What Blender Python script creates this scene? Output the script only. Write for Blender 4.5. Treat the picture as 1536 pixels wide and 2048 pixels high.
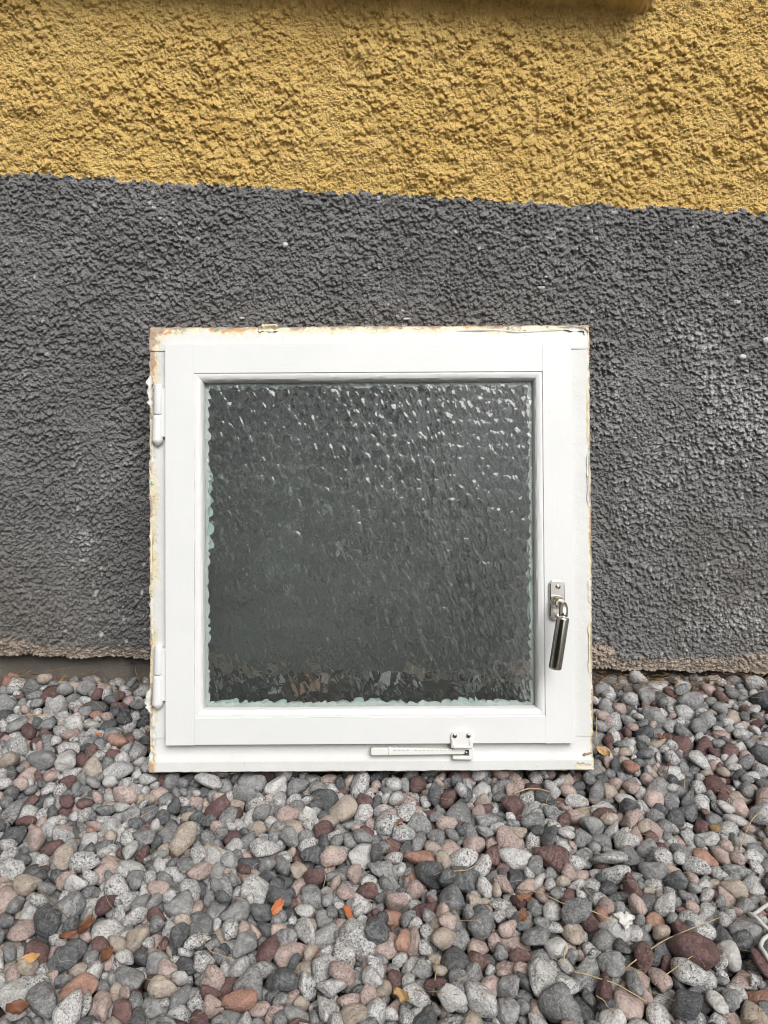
import bpy, bmesh, math, random
import numpy as np
from mathutils import Matrix, Vector, Quaternion

# ------------------------------------------------------------------ clear
for o in list(bpy.data.objects): bpy.data.objects.remove(o, do_unlink=True)
sc = bpy.context.scene
COL = sc.collection
R = math.radians

# ------------------------------------------------------------------ camera
cam_d = bpy.data.cameras.new('camera'); cam = bpy.data.objects.new('camera', cam_d); COL.objects.link(cam)
cam.location = (0, -1.1536, 0.6152)
cam.rotation_euler = (R(90-15.5), 0, 0)
cam_d.sensor_fit = 'VERTICAL'; cam_d.angle = 2*math.atan(1024/1539.0)
cam_d.clip_start = .02; cam_d.clip_end = 400
sc.camera = cam

# ------------------------------------------------------------------ sky, sun, exposure
SUN_EL, SUN_AZ = 48.0, 22.0          # azimuth: degrees to the viewer's right of straight behind the camera
w = bpy.data.worlds.new('World'); sc.world = w; w.use_nodes = True
nt = w.node_tree; bg = nt.nodes['Background']
sky = nt.nodes.new('ShaderNodeTexSky'); sky.sky_type = 'NISHITA'; sky.sun_disc = False
sky.sun_elevation = R(SUN_EL); sky.sun_rotation = R(180-SUN_AZ)
sky.air_density = 1.0; sky.dust_density = 6.0; sky.ozone_density = 1.0
hs = nt.nodes.new('ShaderNodeHueSaturation'); hs.inputs['Saturation'].default_value = .10   # veiled, overcast sky
nt.links.new(sky.outputs[0], hs.inputs['Color']); nt.links.new(hs.outputs[0], bg.inputs['Color'])
bg.inputs['Strength'].default_value = .078
sun_d = bpy.data.lights.new('sun', 'SUN'); sun = bpy.data.objects.new('sun', sun_d); COL.objects.link(sun)
sun_d.energy = 1.5; sun_d.angle = R(34); sun_d.color = (1, .97, .94)
az, el = R(SUN_AZ), R(SUN_EL)
sun_dir = Vector((math.sin(az)*math.cos(el), -math.cos(az)*math.cos(el), math.sin(el)))
sun.rotation_euler = sun_dir.to_track_quat('Z', 'Y').to_euler()
sun.location = sun_dir*20
sc.view_settings.view_transform = 'Standard'; sc.view_settings.look = 'None'
sc.view_settings.exposure = 0.60; sc.view_settings.gamma = 1.0; sc.view_settings.use_curve_mapping = False
sc.render.engine = 'CYCLES'
sc.cycles.max_bounces = 10; sc.cycles.transmission_bounces = 8; sc.cycles.caustics_reflective = False
sc.cycles.sample_clamp_indirect = 5; sc.cycles.filter_width = 1.0

# ------------------------------------------------------------------ helpers
def tag(o, label=None, cat=None, group=None, kind=None):
    if label: o['label'] = label
    if cat: o['category'] = cat
    if group: o['group'] = group
    if kind: o['kind'] = kind
    return o
def empty(name, M=None):
    o = bpy.data.objects.new(name, None); COL.objects.link(o); o.empty_display_size = .05
    if M is not None: o.matrix_world = M
    return o
def link(name, me, mat, parent=None, smooth=True):
    if mat is not None and not me.materials:
        for m in (mat if isinstance(mat, (list, tuple)) else [mat]): me.materials.append(m)
    if smooth and len(me.polygons): me.polygons.foreach_set('use_smooth', np.ones(len(me.polygons), bool))
    o = bpy.data.objects.new(name, me); COL.objects.link(o)
    if parent is not None: o.parent = parent
    return o
def quick_mesh(name, V, F):
    """numpy verts (n,3), faces (m,k) -> mesh"""
    V = np.asarray(V, np.float32); F = np.asarray(F, np.int32); k = F.shape[1]
    me = bpy.data.meshes.new(name)
    me.vertices.add(len(V)); me.vertices.foreach_set('co', V.ravel())
    me.loops.add(F.size); me.loops.foreach_set('vertex_index', F.ravel())
    me.polygons.add(len(F)); me.polygons.foreach_set('loop_start', np.arange(0, F.size, k, dtype=np.int32))
    me.update(calc_edges=True)
    return me
def pymesh(name, v, f):
    me = bpy.data.meshes.new(name); me.from_pydata([tuple(map(float, p)) for p in v], [], [tuple(int(i) for i in q) for q in f]); me.update(); return me
def grid_faces(nr, nc):
    i = np.arange(nr*nc).reshape(nr, nc)
    return np.stack([i[:-1, :-1], i[:-1, 1:], i[1:, 1:], i[1:, :-1]], -1).reshape(-1, 4)
def auto_smooth(o, deg=35):
    me = o.data; bm = bmesh.new(); bm.from_mesh(me)
    for e in bm.edges:
        if len(e.link_faces) == 2 and e.calc_face_angle(0) > R(deg): e.smooth = False
    bm.to_mesh(me); bm.free(); return o
def bevel_box(lo, hi, b=.001, seg=2, name='box'):
    bm = bmesh.new(); lo = np.array(lo, float); hi = np.array(hi, float)
    bmesh.ops.create_cube(bm, size=1, matrix=Matrix.Translation((lo+hi)/2) @ Matrix.Diagonal((*(hi-lo), 1)))
    if b: bmesh.ops.bevel(bm, geom=bm.edges[:], offset=b, segments=seg, profile=.5, affect='EDGES')
    me = bpy.data.meshes.new(name); bm.to_mesh(me); bm.free(); return me
def prism_mesh(poly, y0, y1, b=.0008, name='prism'):
    """polygon in the x-z plane extruded from y0 to y1, edges bevelled"""
    bm = bmesh.new(); v = [bm.verts.new((p[0], y1, p[1])) for p in poly]
    f = bm.faces.new(v); r = bmesh.ops.extrude_face_region(bm, geom=[f])
    for q in r['geom']:
        if isinstance(q, bmesh.types.BMVert): q.co.y = y0
    bmesh.ops.recalc_face_normals(bm, faces=bm.faces[:])
    if b:
        es = [e for e in bm.edges if len(e.link_faces) == 2 and e.calc_face_angle(0) > R(25)]
        bmesh.ops.bevel(bm, geom=es, offset=b, segments=2, profile=.5, affect='EDGES')
    me = bpy.data.meshes.new(name); bm.to_mesh(me); bm.free(); return me
def tube_mesh(pts, rad, n=10, name='tube', cap=True):
    pts = [Vector(p) for p in pts]; m = len(pts)
    if not hasattr(rad, '__len__'): rad = [rad]*m
    V = []; F = []; up = None
    for i, p in enumerate(pts):
        t = (pts[min(i+1, m-1)]-pts[max(i-1, 0)]).normalized()
        if up is None: up = t.orthogonal().normalized()
        up = (up - t*up.dot(t)).normalized(); s = t.cross(up)
        for k in range(n):
            a = 2*math.pi*k/n; V.append(p+(up*math.cos(a)+s*math.sin(a))*rad[i])
    for i in range(m-1):
        for k in range(n): F.append((i*n+k, i*n+(k+1) % n, (i+1)*n+(k+1) % n, (i+1)*n+k))
    if cap: F.append(tuple(reversed(range(n)))); F.append(tuple(range((m-1)*n, m*n)))
    return pymesh(name, V, F)
def lathe_mesh(prof, axis_o, axis_d, n=24, name='lathe'):
    """profile [(distance along the axis, radius)]"""
    o = Vector(axis_o); d = Vector(axis_d).normalized()
    return tube_mesh([o+d*a for a, r in prof], [r for a, r in prof], n, name)

# ---- numpy noise
TAB = {}
def vnoise(x, y, seed=0):
    T = TAB.get(seed)
    if T is None: T = TAB[seed] = np.random.RandomState(seed).rand(256, 256)*2-1
    xi = np.floor(x).astype(int); yi = np.floor(y).astype(int); fx = x-xi; fy = y-yi
    fx = fx*fx*fx*(fx*(fx*6-15)+10); fy = fy*fy*fy*(fy*(fy*6-15)+10)
    a = T[xi & 255, yi & 255]; b = T[(xi+1) & 255, yi & 255]; c = T[xi & 255, (yi+1) & 255]; d = T[(xi+1) & 255, (yi+1) & 255]
    return (a*(1-fx)+b*fx)*(1-fy)+(c*(1-fx)+d*fx)*fy
def fbm(x, y, seed=0, oct=4, gain=.5):
    s = 0; a = 1; n = 0
    for k in range(oct): s = s+a*vnoise(x*2**k+17.3*k, y*2**k-9.1*k, seed+k); n += a; a *= gain
    return s/n
def smooth(a, b, x):
    t = np.clip((x-a)/(b-a), 0, 1); return t*t*(3-2*t)
def lumps(x, y, cell, seed=0, rmin=.45, rmax=.85):
    """field of soft domes, one per jittered cell, random height and radius"""
    r = np.random.RandomState(seed); J = r.rand(256, 256, 4)
    X = x/cell; Y = y/cell; xi = np.floor(X).astype(int); yi = np.floor(Y).astype(int); out = np.zeros_like(X)
    for dx in (-1, 0, 1):
        for dy in (-1, 0, 1):
            j = J[(xi+dx) & 255, (yi+dy) & 255]
            d2 = (X-(xi+dx+j[..., 0]))**2+(Y-(yi+dy+j[..., 1]))**2
            rr = rmin+(rmax-rmin)*j[..., 2]
            out = np.maximum(out, (.25+.75*j[..., 3])*np.sqrt(np.clip(1-d2/rr**2, 0, None)))
    return out
def worley2(x, y, cell, seed=0, jit=.8):
    r = np.random.RandomState(seed); J = .5+(r.rand(256, 256, 2)-.5)*jit
    X = x/cell; Y = y/cell; xi = np.floor(X).astype(int); yi = np.floor(Y).astype(int)
    f1 = np.full_like(X, 9.); f2 = np.full_like(X, 9.)
    for dx in (-1, 0, 1):
        for dy in (-1, 0, 1):
            j = J[(xi+dx) & 255, (yi+dy) & 255]; d = np.hypot(X-(xi+dx+j[..., 0]), Y-(yi+dy+j[..., 1]))
            f2 = np.minimum(f2, np.maximum(f1, d)); f1 = np.minimum(f1, d)
    return f1, f2

# ---- materials
class NT:
    def __init__(s, name):
        s.m = bpy.data.materials.new(name); s.m.use_nodes = True; s.t = s.m.node_tree
        s.b = s.t.nodes['Principled BSDF']
    def n(s, typ, **kw):
        q = s.t.nodes.new('ShaderNode'+typ)
        for k, v in kw.items():
            if k in q.inputs: q.inputs[k].default_value = v
            else: setattr(q, k, v)
        return q
    def l(s, a, b): s.t.links.new(a, b)
    def noise(s, scale, detail=4, rough=.55, vec=None, dist=0):
        q = s.n('TexNoise'); q.inputs['Scale'].default_value = scale; q.inputs['Detail'].default_value = detail
        q.inputs['Roughness'].default_value = rough; q.inputs['Distortion'].default_value = dist
        if vec is not None: s.l(vec, q.inputs['Vector'])
        return q.outputs['Fac']
    def math(s, op, a, b=None, clamp=False):
        q = s.n('Math'); q.operation = op; q.use_clamp = clamp
        for i, v in enumerate((a, b)):
            if v is None: continue
            if isinstance(v, (int, float)): q.inputs[i].default_value = v
            else: s.l(v, q.inputs[i])
        return q.outputs[0]
    def ramp(s, fac, stops, interp='LINEAR'):
        q = s.n('ValToRGB'); e = q.color_ramp.elements; q.color_ramp.interpolation = interp
        while len(e) < len(stops): e.new(.5)
        for x, (p, c) in zip(e, stops):
            x.position = p; x.color = (c if hasattr(c, '__len__') else (c, c, c))[:3]+(1,) if hasattr(c, '__len__') else (c, c, c, 1)
        s.l(fac, q.inputs[0]); return q.outputs[0]
    def mix(s, fac, a, b, mode='MIX'):
        q = s.n('Mix'); q.data_type = 'RGBA'; q.blend_type = mode
        for sock, v in ((q.inputs[0], fac), (q.inputs[6], a), (q.inputs[7], b)):
            if isinstance(v, (int, float)): sock.default_value = v
            elif isinstance(v, tuple): sock.default_value = v+(1,) if len(v) == 3 else v
            else: s.l(v, sock)
        return q.outputs[2]
    def bump(s, h, dist, strength=1.0):
        q = s.n('Bump'); q.inputs['Distance'].default_value = dist; q.inputs['Strength'].default_value = strength
        s.l(h, q.inputs['Height']); s.l(q.outputs[0], s.b.inputs['Normal']); return q
    def out(s, col=None, rough=None, spec=None):
        if col is not None:
            if isinstance(col, tuple): s.b.inputs['Base Color'].default_value = col+(1,)
            else: s.l(col, s.b.inputs['Base Color'])
        if rough is not None:
            if isinstance(rough, (int, float)): s.b.inputs['Roughness'].default_value = rough
            else: s.l(rough, s.b.inputs['Roughness'])
        if spec is not None: s.b.inputs['Specular IOR Level'].default_value = spec
        return s.m
    def obj(s): return s.n('TexCoord').outputs['Object']
    def pos(s): return s.n('NewGeometry').outputs['Position']
    def attr(s, name): q = s.n('Attribute'); q.attribute_name = name; return q.outputs['Fac']

def grain(k, v, scale):
    vo = k.n('TexVoronoi'); vo.feature = 'SMOOTH_F1'; vo.inputs['Scale'].default_value = scale; vo.inputs['Smoothness'].default_value = .25; k.l(v, vo.inputs['Vector'])
    return k.math('ADD', k.math('MULTIPLY', vo.outputs['Distance'], -.9), k.math('MULTIPLY', k.noise(scale*2.6, 4, .65, v), .6))
def m_yellow():
    k = NT('ochre_render'); v = k.obj()
    c = k.ramp(k.noise(9, 5, .6, v), [(.3, (.70, .465, .150)), (.7, (.82, .58, .212))])
    c = k.mix(k.ramp(k.noise(160, 4, .6, v), [(.45, 0), (.75, .45)]), c, (.78, .57, .24))
    k.bump(grain(k, v, 460), .0026, 1.0)
    return k.out(c, .88, .25)
def m_grey():
    k = NT('grey_plinth_paint'); v = k.obj()
    c = k.ramp(k.noise(11, 5, .6, v), [(.3, (.190, .188, .187)), (.7, (.268, .266, .264))])
    c = k.mix(k.math('MULTIPLY', k.attr('warm'), .6), c, (.20, .185, .16))
    c = k.mix(k.attr('chalk'), c, (.60, .60, .61))
    mort = k.ramp(k.noise(70, 5, .6, v), [(.3, (.36, .29, .23)), (.7, (.56, .48, .40))])
    c = k.mix(k.attr('mortar'), c, mort)
    k.bump(grain(k, v, 420), .0028, 1.0)
    return k.out(c, .50, .5)
def m_foundation():
    k = NT('foundation_concrete'); v = k.obj()
    c = k.ramp(k.noise(14, 6, .65, v), [(.3, (.12, .11, .095)), (.7, (.21, .19, .165))])
    c = k.mix(k.ramp(k.noise(120, 3, .6, v), [(.6, 0), (.75, .6)]), c, (.21, .19, .165))
    k.bump(k.noise(260, 6, .7, v), .003, .9)
    return k.out(c, .92, .2)
def m_soil():
    k = NT('soil'); v = k.pos()
    c = k.ramp(k.noise(60, 6, .65, v), [(.3, (.025, .021, .018)), (.7, (.07, .06, .05))])
    vo = k.n('TexVoronoi'); vo.inputs['Scale'].default_value = 42; k.l(v, vo.inputs['Vector'])
    far = k.ramp(vo.outputs['Color'], [(.2, (.07, .07, .072)), (.6, (.19, .18, .175)), (.9, (.25, .21, .19))])
    sp = k.n('SeparateXYZ'); k.l(v, sp.inputs[0])
    d = k.math('MAXIMUM', k.math('ABSOLUTE', sp.outputs[0]), k.math('MULTIPLY', sp.outputs[1], -1))
    c = k.mix(k.math('GREATER_THAN', d, 1.18), c, far)
    return k.out(c, .95, .2)

# pebbles: one material per rock kind
ROCK = {   # name: (tones, light fleck, dark fleck, fleck amount)
 'grey':   (((.150, .156, .162), (.33, .333, .33)), (.46, .46, .46), (.05, .05, .055), .5),
 'granite': (((.38, .382, .38), (.60, .595, .58)), (.74, .73, .72), (.04, .04, .045), .9),
 'slate':  (((.065, .070, .077), (.135, .142, .148)), (.26, .27, .27), (.03, .03, .03), .3),
 'pink':   (((.40, .30, .275), (.60, .475, .435)), (.55, .46, .42), (.10, .075, .07), .75),
 'maroon': (((.105, .058, .058), (.19, .107, .10)), (.27, .18, .165), (.05, .03, .03), .3),
 'tan':    (((.40, .34, .285), (.56, .485, .41)), (.50, .43, .36), (.10, .085, .07), .5),
 'white':  (((.54, .53, .52), (.68, .67, .65)), (.68, .67, .66), (.16, .16, .165), .6),
 'salmon': (((.37, .20, .15), (.47, .28, .215)), (.52, .34, .26), (.14, .08, .07), .45),
 'mustard': (((.23, .14, .05), (.30, .19, .08)), (.34, .25, .14), (.12, .07, .03), .3),
}
ROCKS = list(ROCK)
def m_rock(name):
    (t0, t1), lf, df, amt = ROCK[name]
    k = NT(name+'_stone')
    rnd = k.math('FRACT', k.math('ADD', k.n('ObjectInfo').outputs['Random'], k.attr('rnd')))
    off = k.n('CombineXYZ')
    k.l(k.math('MULTIPLY', rnd, 37.0), off.inputs[0]); k.l(k.math('MULTIPLY', rnd, 91.0), off.inputs[1]); k.l(k.math('MULTIPLY', rnd, 53.0), off.inputs[2])
    va = k.n('VectorMath'); va.operation = 'ADD'; k.l(k.pos(), va.inputs[0]); k.l(off.outputs[0], va.inputs[1]); v = va.outputs[0]
    c = k.mix(rnd, t0, t1)
    r2 = k.math('FRACT', k.math('MULTIPLY', rnd, 7.31)); r3 = k.math('FRACT', k.math('MULTIPLY', rnd, 23.7))
    # cloudy tone inside the stone
    c = k.mix(k.ramp(k.noise(100, 5, .65, v), [(.38, 0), (.66, .75)]), c, tuple(x*.58 for x in t0))
    c = k.mix(k.ramp(k.noise(170, 5, .65, v, 1.2), [(.50, 0), (.66, .6)]), c, lf)
    # mineral grains
    g = k.noise(640, 2, .75, v); g2 = k.noise(430, 3, .75, v, .8)
    fa = k.math('MULTIPLY', k.math('ADD', k.math('MULTIPLY', r2, .6), .42), amt)
    c = k.mix(k.math('MULTIPLY', k.ramp(g, [(.53, 0), (.58, 1)]), fa), c, lf)
    c = k.mix(k.math('MULTIPLY', k.ramp(g2, [(.54, 0), (.58, 1)]), fa), c, df)
    # banding in a few stones, each along its own direction
    vr = k.n('VectorRotate'); vr.rotation_type = 'EULER_XYZ'; k.l(v, vr.inputs['Vector'])
    rv = k.n('CombineXYZ'); k.l(k.math('MULTIPLY', rnd, 19.0), rv.inputs[0]); k.l(k.math('MULTIPLY', rnd, 47.0), rv.inputs[1]); k.l(rv.outputs[0], vr.inputs['Rotation'])
    wv = k.n('TexWave'); wv.inputs['Scale'].default_value = 48; wv.inputs['Distortion'].default_value = 11; wv.inputs['Detail'].default_value = 4
    wv.inputs['Detail Scale'].default_value = 2.2; wv.inputs['Detail Roughness'].default_value = .65; k.l(vr.outputs[0], wv.inputs['Vector'])
    c = k.mix(k.math('MULTIPLY', k.ramp(wv.outputs['Fac'], [(.45, 0), (1.0, .5)]), k.math('GREATER_THAN', r3, .84)), c, lf)
    wn = k.n('TexNoise'); wn.inputs['Scale'].default_value = 30; wn.inputs['Detail'].default_value = 1; k.l(v, wn.inputs['Vector'])
    vein = k.ramp(k.math('ABSOLUTE', k.math('SUBTRACT', wn.outputs['Fac'], .5)), [(.0, .5), (.010, 0)])
    c = k.mix(k.math('MULTIPLY', vein, k.math('LESS_THAN', r3, .07)), c, (.50, .48, .46))
    # pale dust
    c = k.mix(k.ramp(k.noise(300, 5, .7, v), [(.5, 0), (.8, .35)]), c, (.38, .36, .34))
    k.bump(k.math('ADD', k.noise(380, 5, .65, v), k.math('MULTIPLY', k.noise(110, 3, .5, v), 1.2)), .0030, .95)
    return k.out(c, k.math('ADD', k.math('MULTIPLY', r2, .22), .58), .35)

def m_white_paint(name='white_paint', wear=None):
    k = NT(name); v = k.obj()
    c = k.ramp(k.noise(7, 4, .6, v), [(.3, (.66, .672, .662)), (.7, (.71, .721, .711))])
    # rub marks and specks of dirt
    c = k.mix(k.ramp(k.noise(22, 6, .7, v), [(.62, 0), (.8, .22)]), c, (.66, .65, .60))
    c = k.mix(k.ramp(k.noise(330, 2, .5, v), [(.755, 0), (.775, .55)]), c, (.36, .32, .26))
    mp = k.n('Mapping'); k.l(v, mp.inputs['Vector']); mp.inputs['Scale'].default_value = (30, 400, 700) if wear != 'v' else (700, 400, 30)
    br = k.noise(1, 3, .6, mp.outputs[0])
    hgt = k.math('ADD', k.math('MULTIPLY', br, .5), k.math('MULTIPLY', k.noise(60, 4, .6, v), .9))
    k.bump(hgt, .0007, .32)
    return k.out(c, .36, .45)

def m_frame():
    """old frame: white paint worn off along the outer arrises down to cream paint, orange primer and bare wood"""
    k = NT('worn_frame_paint'); v = k.obj(); sp = k.n('SeparateXYZ'); k.l(v, sp.inputs[0]); X, Z = sp.outputs[0], sp.outputs[2]
    dl = k.math('ADD', X, .3005); dr = k.math('MULTIPLY', k.math('SUBTRACT', .2995, X), 2.8)
    dt = k.math('MULTIPLY', k.math('SUBTRACT', .604, Z), .92); db = k.math('MULTIPLY', k.math('ADD', Z, .0015), 4.5)
    d = k.math('MINIMUM', k.math('MINIMUM', dl, dr), k.math('MINIMUM', dt, db))
    # big flakes lost round the upper left corner
    crn = k.math('MULTIPLY', k.math('SUBTRACT', .075, k.math('ADD', k.math('ADD', X, .30), k.math('MULTIPLY', k.math('SUBTRACT', .604, Z), 1.0))), .11)
    crn = k.math('MAXIMUM', crn, 0.0)
    n1 = k.math('SUBTRACT', k.noise(26, 5, .6, v), .5); n2 = k.math('SUBTRACT', k.noise(95, 4, .6, v), .5); n3 = k.math('SUBTRACT', k.noise(33, 4, .6, v, 1.5), .5)
    dd = k.math('SUBTRACT', k.math('ADD', k.math('ADD', d, k.math('MULTIPLY', n1, .034)), k.math('MULTIPLY', n2, .016)), crn)
    dd = k.math('ADD', dd, .0006)
    white = k.ramp(k.noise(9, 4, .6, v), [(.3, (.59, .596, .58)), (.7, (.65, .656, .64))])
    white = k.mix(k.ramp(k.noise(260, 2, .5, v), [(.74, 0), (.77, .6)]), white, (.34, .29, .22))
    cream = k.ramp(k.noise(60, 4, .6, v), [(.3, (.60, .53, .37)), (.7, (.74, .69, .54))])
    orange = k.ramp(k.noise(80, 4, .6, v), [(.3, (.50, .27, .11)), (.7, (.60, .36, .17))])
    mp = k.n('Mapping'); k.l(v, mp.inputs['Vector']); mp.inputs['Scale'].default_value = (120, 120, 120)
    wood = k.ramp(k.noise(140, 5, .7, v, 1.0), [(.3, (.22, .145, .095)), (.5, (.38, .28, .20)), (.72, (.50, .41, .33))])
    green = k.ramp(k.noise(170, 3, .6, v), [(.4, (.10, .21, .14)), (.65, (.34, .44, .36))])
    c = k.mix(k.ramp(dd, [(.0078, 1), (.0082, 0)]), white, cream)
    c = k.mix(k.math('MULTIPLY', k.ramp(dd, [(.0060, 1), (.0064, 0)]), k.ramp(n3, [(.06, 0), (.075, 1)])), c, orange)
    c = k.mix(k.math('MULTIPLY', k.ramp(dd, [(.0040, 1), (.0045, 0)]), k.ramp(n3, [(.0, 1), (.02, 0)])), c, k.mix(k.ramp(k.noise(55, 4, .7, v), [(.52, 0), (.58, 1)]), cream, green))
    c = k.mix(k.ramp(dd, [(.0000, 1), (.0006, 0)]), c, wood)
    # the sides and back of the frame are bare, greyed wood with paint runs
    side = k.math('GREATER_THAN', sp.outputs[1], .0045)
    c = k.mix(k.math('MULTIPLY', side, k.ramp(k.noise(30, 4, .6, v), [(.4, 1), (.6, .35)])), c, wood)
    step = k.ramp(dd, [(.0072, 0), (.0084, 1)])
    hh = k.math('ADD', k.math('MULTIPLY', step, .6), k.math('ADD', k.math('MULTIPLY', k.noise(90, 5, .6, v), .45), k.math('MULTIPLY', k.noise(400, 4, .6, v), .15)))
    k.bump(hh, .0016, .8)
    return k.out(c, .5, .4)
def m_plain(name, col, rough=.4, spec=.5, metal=0, bump=0, scale=300, var=.0):
    k = NT(name)
    c = col
    if var:
        c = k.ramp(k.noise(scale*.35, 5, .6, k.obj()), [(.3, tuple(x*(1-var) for x in col)), (.7, tuple(min(1, x*(1+var)) for x in col))])
    if bump: k.bump(k.noise(scale, 5, .6, k.obj()), bump, .8)
    k.b.inputs['Metallic'].default_value = metal
    return k.out(c, rough, spec)
def m_glass():
    k = NT('pebbled_glass'); b = k.b
    b.inputs['Base Color'].default_value = (.90, .965, .945, 1); b.inputs['Transmission Weight'].default_value = .978   # the diffuse rest is a painted haze that lifts the dark pane
    b.inputs['IOR'].default_value = 1.52; b.inputs['Roughness'].default_value = .05
    return k.m
YEL, GRY, FND, SOIL = m_yellow(), m_grey(), m_foundation(), m_soil()
ROCKM = [m_rock(n) for n in ROCKS]
PAINT_H, PAINT_V, FRAME = m_white_paint('white_paint_rail'), m_white_paint('white_paint_stile', 'v'), m_frame()
GLASS = m_glass()
NICKEL = m_plain('nickel', (.68, .65, .60), .17, .5, 1.0)
STEEL = m_plain('dark_steel', (.36, .36, .37), .3, .5, 1.0)
PLASTIC = m_plain('white_plastic', (.72, .71, .675), .32, .5)
PUTTY = m_plain('putty', (.84, .84, .80), .55, .4, 0, .0008, 220, .12)
EDGE_TINT = m_plain('blue_green_edge_tint', (.56, .68, .66), .5, .4, 0, .0008, 220, .15)
CHIP = m_plain('loose_paint', (.61, .60, .55), .5, .4, 0, .0008, 260, .08)
PLASTER = m_plain('plaster', (.56, .55, .52), .8, .3, 0, .001, 300, .15)
DARK = m_plain('dark_gap', (.03, .028, .025), .9, .1)
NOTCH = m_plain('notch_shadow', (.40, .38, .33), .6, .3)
STRAW = m_plain('straw', (.42, .32, .19), .6, .3, 0, .0002, 500, .3)
NEEDLE = m_plain('dry_needles', (.30, .19, .10), .65, .3, 0, 0, 200, .4)
TWIG = m_plain('twig', (.16, .115, .08), .75, .2, 0, .0005, 400, .3)
LICHEN = m_plain('lichen', (.62, .62, .60), .8, .2, 0, .0006, 400, .1)
CORD = m_plain('cord', (.50, .50, .48), .7, .3, 0, .0004, 700, .12)
def m_leaf(name, a, b):
    k = NT(name); v = k.obj()
    c = k.ramp(k.noise(55, 5, .65, v), [(.3, a), (.7, b)])
    c = k.mix(k.ramp(k.noise(240, 3, .6, v), [(.62, 0), (.72, .6)]), c, tuple(x*.35 for x in a))
    k.bump(k.noise(190, 4, .6, v), .0008, .8)
    k.b.inputs['Subsurface Weight'].default_value = 0
    return k.out(c, .55, .35)
LEAF_ORANGE = m_leaf('orange_leaf', (.36, .11, .045), (.48, .18, .075))
LEAF_BROWN = m_leaf('brown_leaf', (.13, .055, .03), (.24, .11, .06))
LEAF_TAN = m_leaf('tan_leaf', (.36, .22, .10), (.52, .36, .18))
LEAF_AMBER = m_leaf('amber_leaf', (.46, .19, .04), (.58, .42, .22))

# ------------------------------------------------------------------ ground
def peb_dirs(sub):
    bm = bmesh.new(); bmesh.ops.create_icosphere(bm, subdivisions=sub, radius=1.0); bm.verts.ensure_lookup_table()
    v = np.array([x.co[:] for x in bm.verts]); v /= np.linalg.norm(v, axis=1)[:, None]
    f = np.array([[q.index for q in p.verts] for p in bm.faces]); bm.free(); return v, f
def pebble_shape(i, dirs):
    """water-worn stone: soft intersection of half spaces, flattened"""
    r = np.random.RandomState(1000+i)
    n = r.randn(18, 3); n /= np.linalg.norm(n, axis=1)[:, None]
    ang = (i % 3 == 2); h = r.uniform(.66 if ang else .80, 1.0, 18); p = 16. if ang else r.uniform(6.5, 10.)
    rad = ((np.clip(dirs@n.T, 0, None)/h)**p).sum(1)**(-1./p)
    for k in range(5):
        w_ = r.randn(3)*1.7; rad = rad*(1+.022*np.sin(dirs@w_*1.6+r.rand()*6.28))
    for k in range(7):
        w_ = r.randn(3); w_ *= r.uniform(3.5, 7.5)/np.linalg.norm(w_); rad = rad*(1+.016*np.sin(dirs@w_+r.rand()*6.28))
    for k in range(3 if ang else 1):      # a chipped or dented place
        c_ = r.randn(3); c_ /= np.linalg.norm(c_); rad = rad*(1-r.uniform(.05, .15)*smooth(.80, .97, dirs@c_))
    v = dirs*rad[:, None]; v = v-(v.max(0)+v.min(0))/2; v = v/np.abs(v).max(0)
    return v*np.array([1.0, r.uniform(.68, .95), r.uniform(.48, .74)])
def qrot(q, v):
    u = q[1:]; return v+2*np.cross(u, np.cross(u, v)+q[0]*v)
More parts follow.
